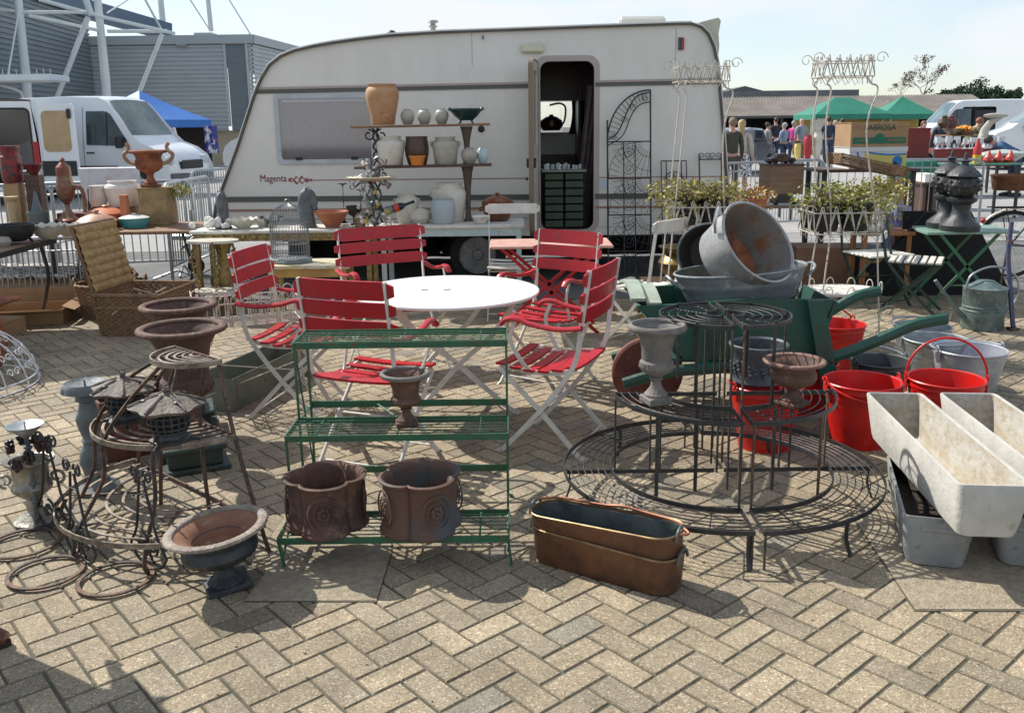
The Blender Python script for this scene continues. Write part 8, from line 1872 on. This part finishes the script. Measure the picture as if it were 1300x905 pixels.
fl = thing('flower_bunch', 'small bunch of yellow flowers in the grey planter', 'flowers', (W(228,244,9.15).x,9.15,W(228,246,9.15).z)); b = MB(); leafy(b, (0,0,.03), .11, 160, .016, random.Random(3), sc_=(1.2,1,.6)); obj('foliage', b, leaf_y, fl, smooth=False, fix=False)
# samovar
p = W(88,283,9.0); t = thing('samovar', 'old bronze samovar with reddish body and pointed lid on the table of pots', 'samovar', (p.x,9.0,TL+.001)); hs_ = (283-197)*K(p)
smm = mat('samovar_bronze', (.22,.15,.09), (.20,.06,.045), (.32,.26,.16), scale=9, rough=.4, metal=.5)
b = MB(); b.lathe([(0,0),(.18*hs_,0),(.20*hs_,.05*hs_),(.22*hs_,.10*hs_),(.14*hs_,.14*hs_),(.08*hs_,.22*hs_),(.05*hs_,.26*hs_),(.05*hs_,.32*hs_),(.12*hs_,.38*hs_),(.19*hs_,.48*hs_),(.20*hs_,.56*hs_),(.17*hs_,.66*hs_),(.15*hs_,.72*hs_),(.16*hs_,.76*hs_),(.15*hs_,.86*hs_),(.10*hs_,.90*hs_),(.04*hs_,.94*hs_),(.06*hs_,.97*hs_),(.02*hs_,1.0*hs_),(0,1.0*hs_)], 28); b.v = [(x*(.66 if z > .16*hs_ else .9),y*(.66 if z > .16*hs_ else .9),z) for x,y,z in b.v]; obj('body', b, smm, t)
b = MB(); b.tube(cat([(.11*hs_,0,.56*hs_),(.22*hs_,0,.56*hs_),(.26*hs_,0,.40*hs_),(.25*hs_,0,.20*hs_)],5), .016*hs_/.5, 6); obj('handle', b, smm, t)
t = carton('dark red-brown box under the samovar side of the pots table', (p.x+.18,9.15,TL+.001), 0, (.6,.25,.12), mbx)
# rusty urn with handles on an ochre box
p = W(192,238,9.1); ob = thing('ochre_box', 'mottled ochre box carrying the rusty two handled urn', 'box', (p.x+.04,9.12,TL+.001)); b = MB(); b.box((0,0,(p.z-TL)/2-.002), (.28,.26,p.z-TL-.006), bev=.004); obj('body', b, mat('ochre_mottle', (.36,.25,.11), (.24,.17,.09), scale=8, rough=.8), ob); b = MB(); b.box((0,0,p.z-TL-.006), (.30,.28,.01)); obj('lid', b, MATS['ochre_mottle'], ob)
k = K(p); Hh = 46*k; t = urn('orange rusty urn with two scrolled handles on the ochre box', (p.x,9.1,p.z+.001), Hh, 23*k, rust_orange, 'squat', 0, name='handled_urn')
for s in (-1,1): b = MB(); b.tube(cat([(s*14*k,0,Hh*.62),(s*26*k,0,Hh*.70),(s*31*k,0,Hh*.88),(s*26*k,0,Hh*.98),(s*24*k,0,Hh*1.10),(s*27*k,0,Hh*1.2)],5), 2.4*k, 6); obj('handle', b, mat('handle_buff', (.40,.28,.16), (.3,.17,.09), scale=9, rough=.7), t)
# white cloth over barrier, barriers
Yb = 9.9
bar_at(40,240,10.3,10.6,'crowd barrier directly behind the long table of pots')
bar_at(205,262,10.0,11.6,'crowd barrier angled away at the caravan nose')
bar_at(-70,60,10.0,10.2,'crowd barrier behind the red lantern jar at the left edge')
bar_at(240,300,13.0,14.0,'farther crowd barrier seen between the urn and the caravan')
bar_at(-40,100,8.35,8.5,'low crowd barrier whose bars show under the left trestle table', .68)
p = W(136,215,10.25); t = thing('lace_cloth', 'white patterned cloth hanging over the barrier behind the pots', 'cloth', (p.x,10.33,0)); zc_ = W(136,214,10.3).z
b = MB(); b.grid(lambda u,v: (-.34+.68*u, -.10*math.sin(PI*min(1,v*1.0))*0-.03-.01*math.sin(u*22), zc_-.34*v), 30, 3); obj('front_fall', b, mat('lace', (.66,.66,.68), (.60,.45,.5), scale=14, rough=.9, lo=.5, hi=.7), t, fix=False)
b = MB(); b.grid(lambda u,v: (-.34+.68*u, .06*v-.03, zc_+.012*math.sin(v*PI)), 4, 4); obj('top_fold', b, MATS['lace'], t, fix=False)
# white scrolled chair at left
t = thing('scrolled_chair', 'white wrought iron scrolled chair back standing behind the left table', 'chair', (W(28,270,9.6).x,9.75,0), R(-10))
b = MB(); hz2 = W(28,206,9.7).z
for x in (-.20,.20): b.tube([(x,0,0),(x,0,hz2-.12)], .011, 6); b.tube([(x,.42,0),(x,.42,.46)], .011, 6)
b.tube(cat([(-.20,0,hz2-.12),(-.15,0,hz2-.02),(0,0,hz2-.10),(.15,0,hz2-.02),(.20,0,hz2-.12)],5), .010, 6); b.tube([(-.2,0,.78),(.2,0,.78)], .008, 6); obj('frame', b, white_iron, t)
b = MB()
for x in (-.09,0,.09): b.tube([(x,0,.48),(x,0,hz2-.14)], .006, 5)
for z in (.9,1.05): 
    for s in (-1,1): b.tube(spiral((s*.06,0,z), .045, .012, 0, 1.3*s, 14), .005, 4)
obj('scrolls', b, white_iron, t)
b = MB(); b.prism([(-.22,0),(.22,0),(.20,.42),(-.20,.42)], (.46,.475), axis='z'); obj('seat', b, white_iron, t)
# boxes and rug under the tables
carton('flat open cardboard tray on the paving under the left table', (W(28,392,7.9).x,7.95,0), R(10), (.75,.45,.13), cardboard, lid=False)
carton('long cardboard box behind the flat tray under the left table', (W(70,378,8.4).x-.2,8.55,0), R(3), (.9,.4,.22), cardboard)
carton('small cardboard box at the left edge under the trestle table', (W(0,395,7.4).x-.05,7.42,0), R(-12), (.30,.30,.12), cardboard)
t = thing('folded_rug', 'black and white patterned rug lying on boxes behind the barrier', 'rug', (W(50,348,8.9).x,9.0,.26)); b = MB(); b.box((0,0,.03), (1.3,.8,.05), bev=.02); obj('rug_body', b, mat('rug_pattern', (.03,.03,.035), (.55,.53,.5), (.3,.05,.06), scale=16, rough=.95, lo=.47, hi=.50), t); b = MB(); b.box((0,0,-.12), (1.2,.7,.24)); o = obj('rug_base', b, cardboard, t)
t = thing('rusty_leg', 'rusty cast iron chair leg at the left edge above the wire dome', 'furniture leg', (W(-2,420,6.3).x-.02,6.35,0)); b = MB(); b.tube(cat([(-.05,0,0),(0,0,.08),(.03,0,.25),(-.03,0,.42)],5), .022, 8); obj('body', b, rust_orange, t); b = MB(); b.box((-.3,.1,.44), (.6,.5,.03), bev=.01); obj('seat', b, rust_orange, t)
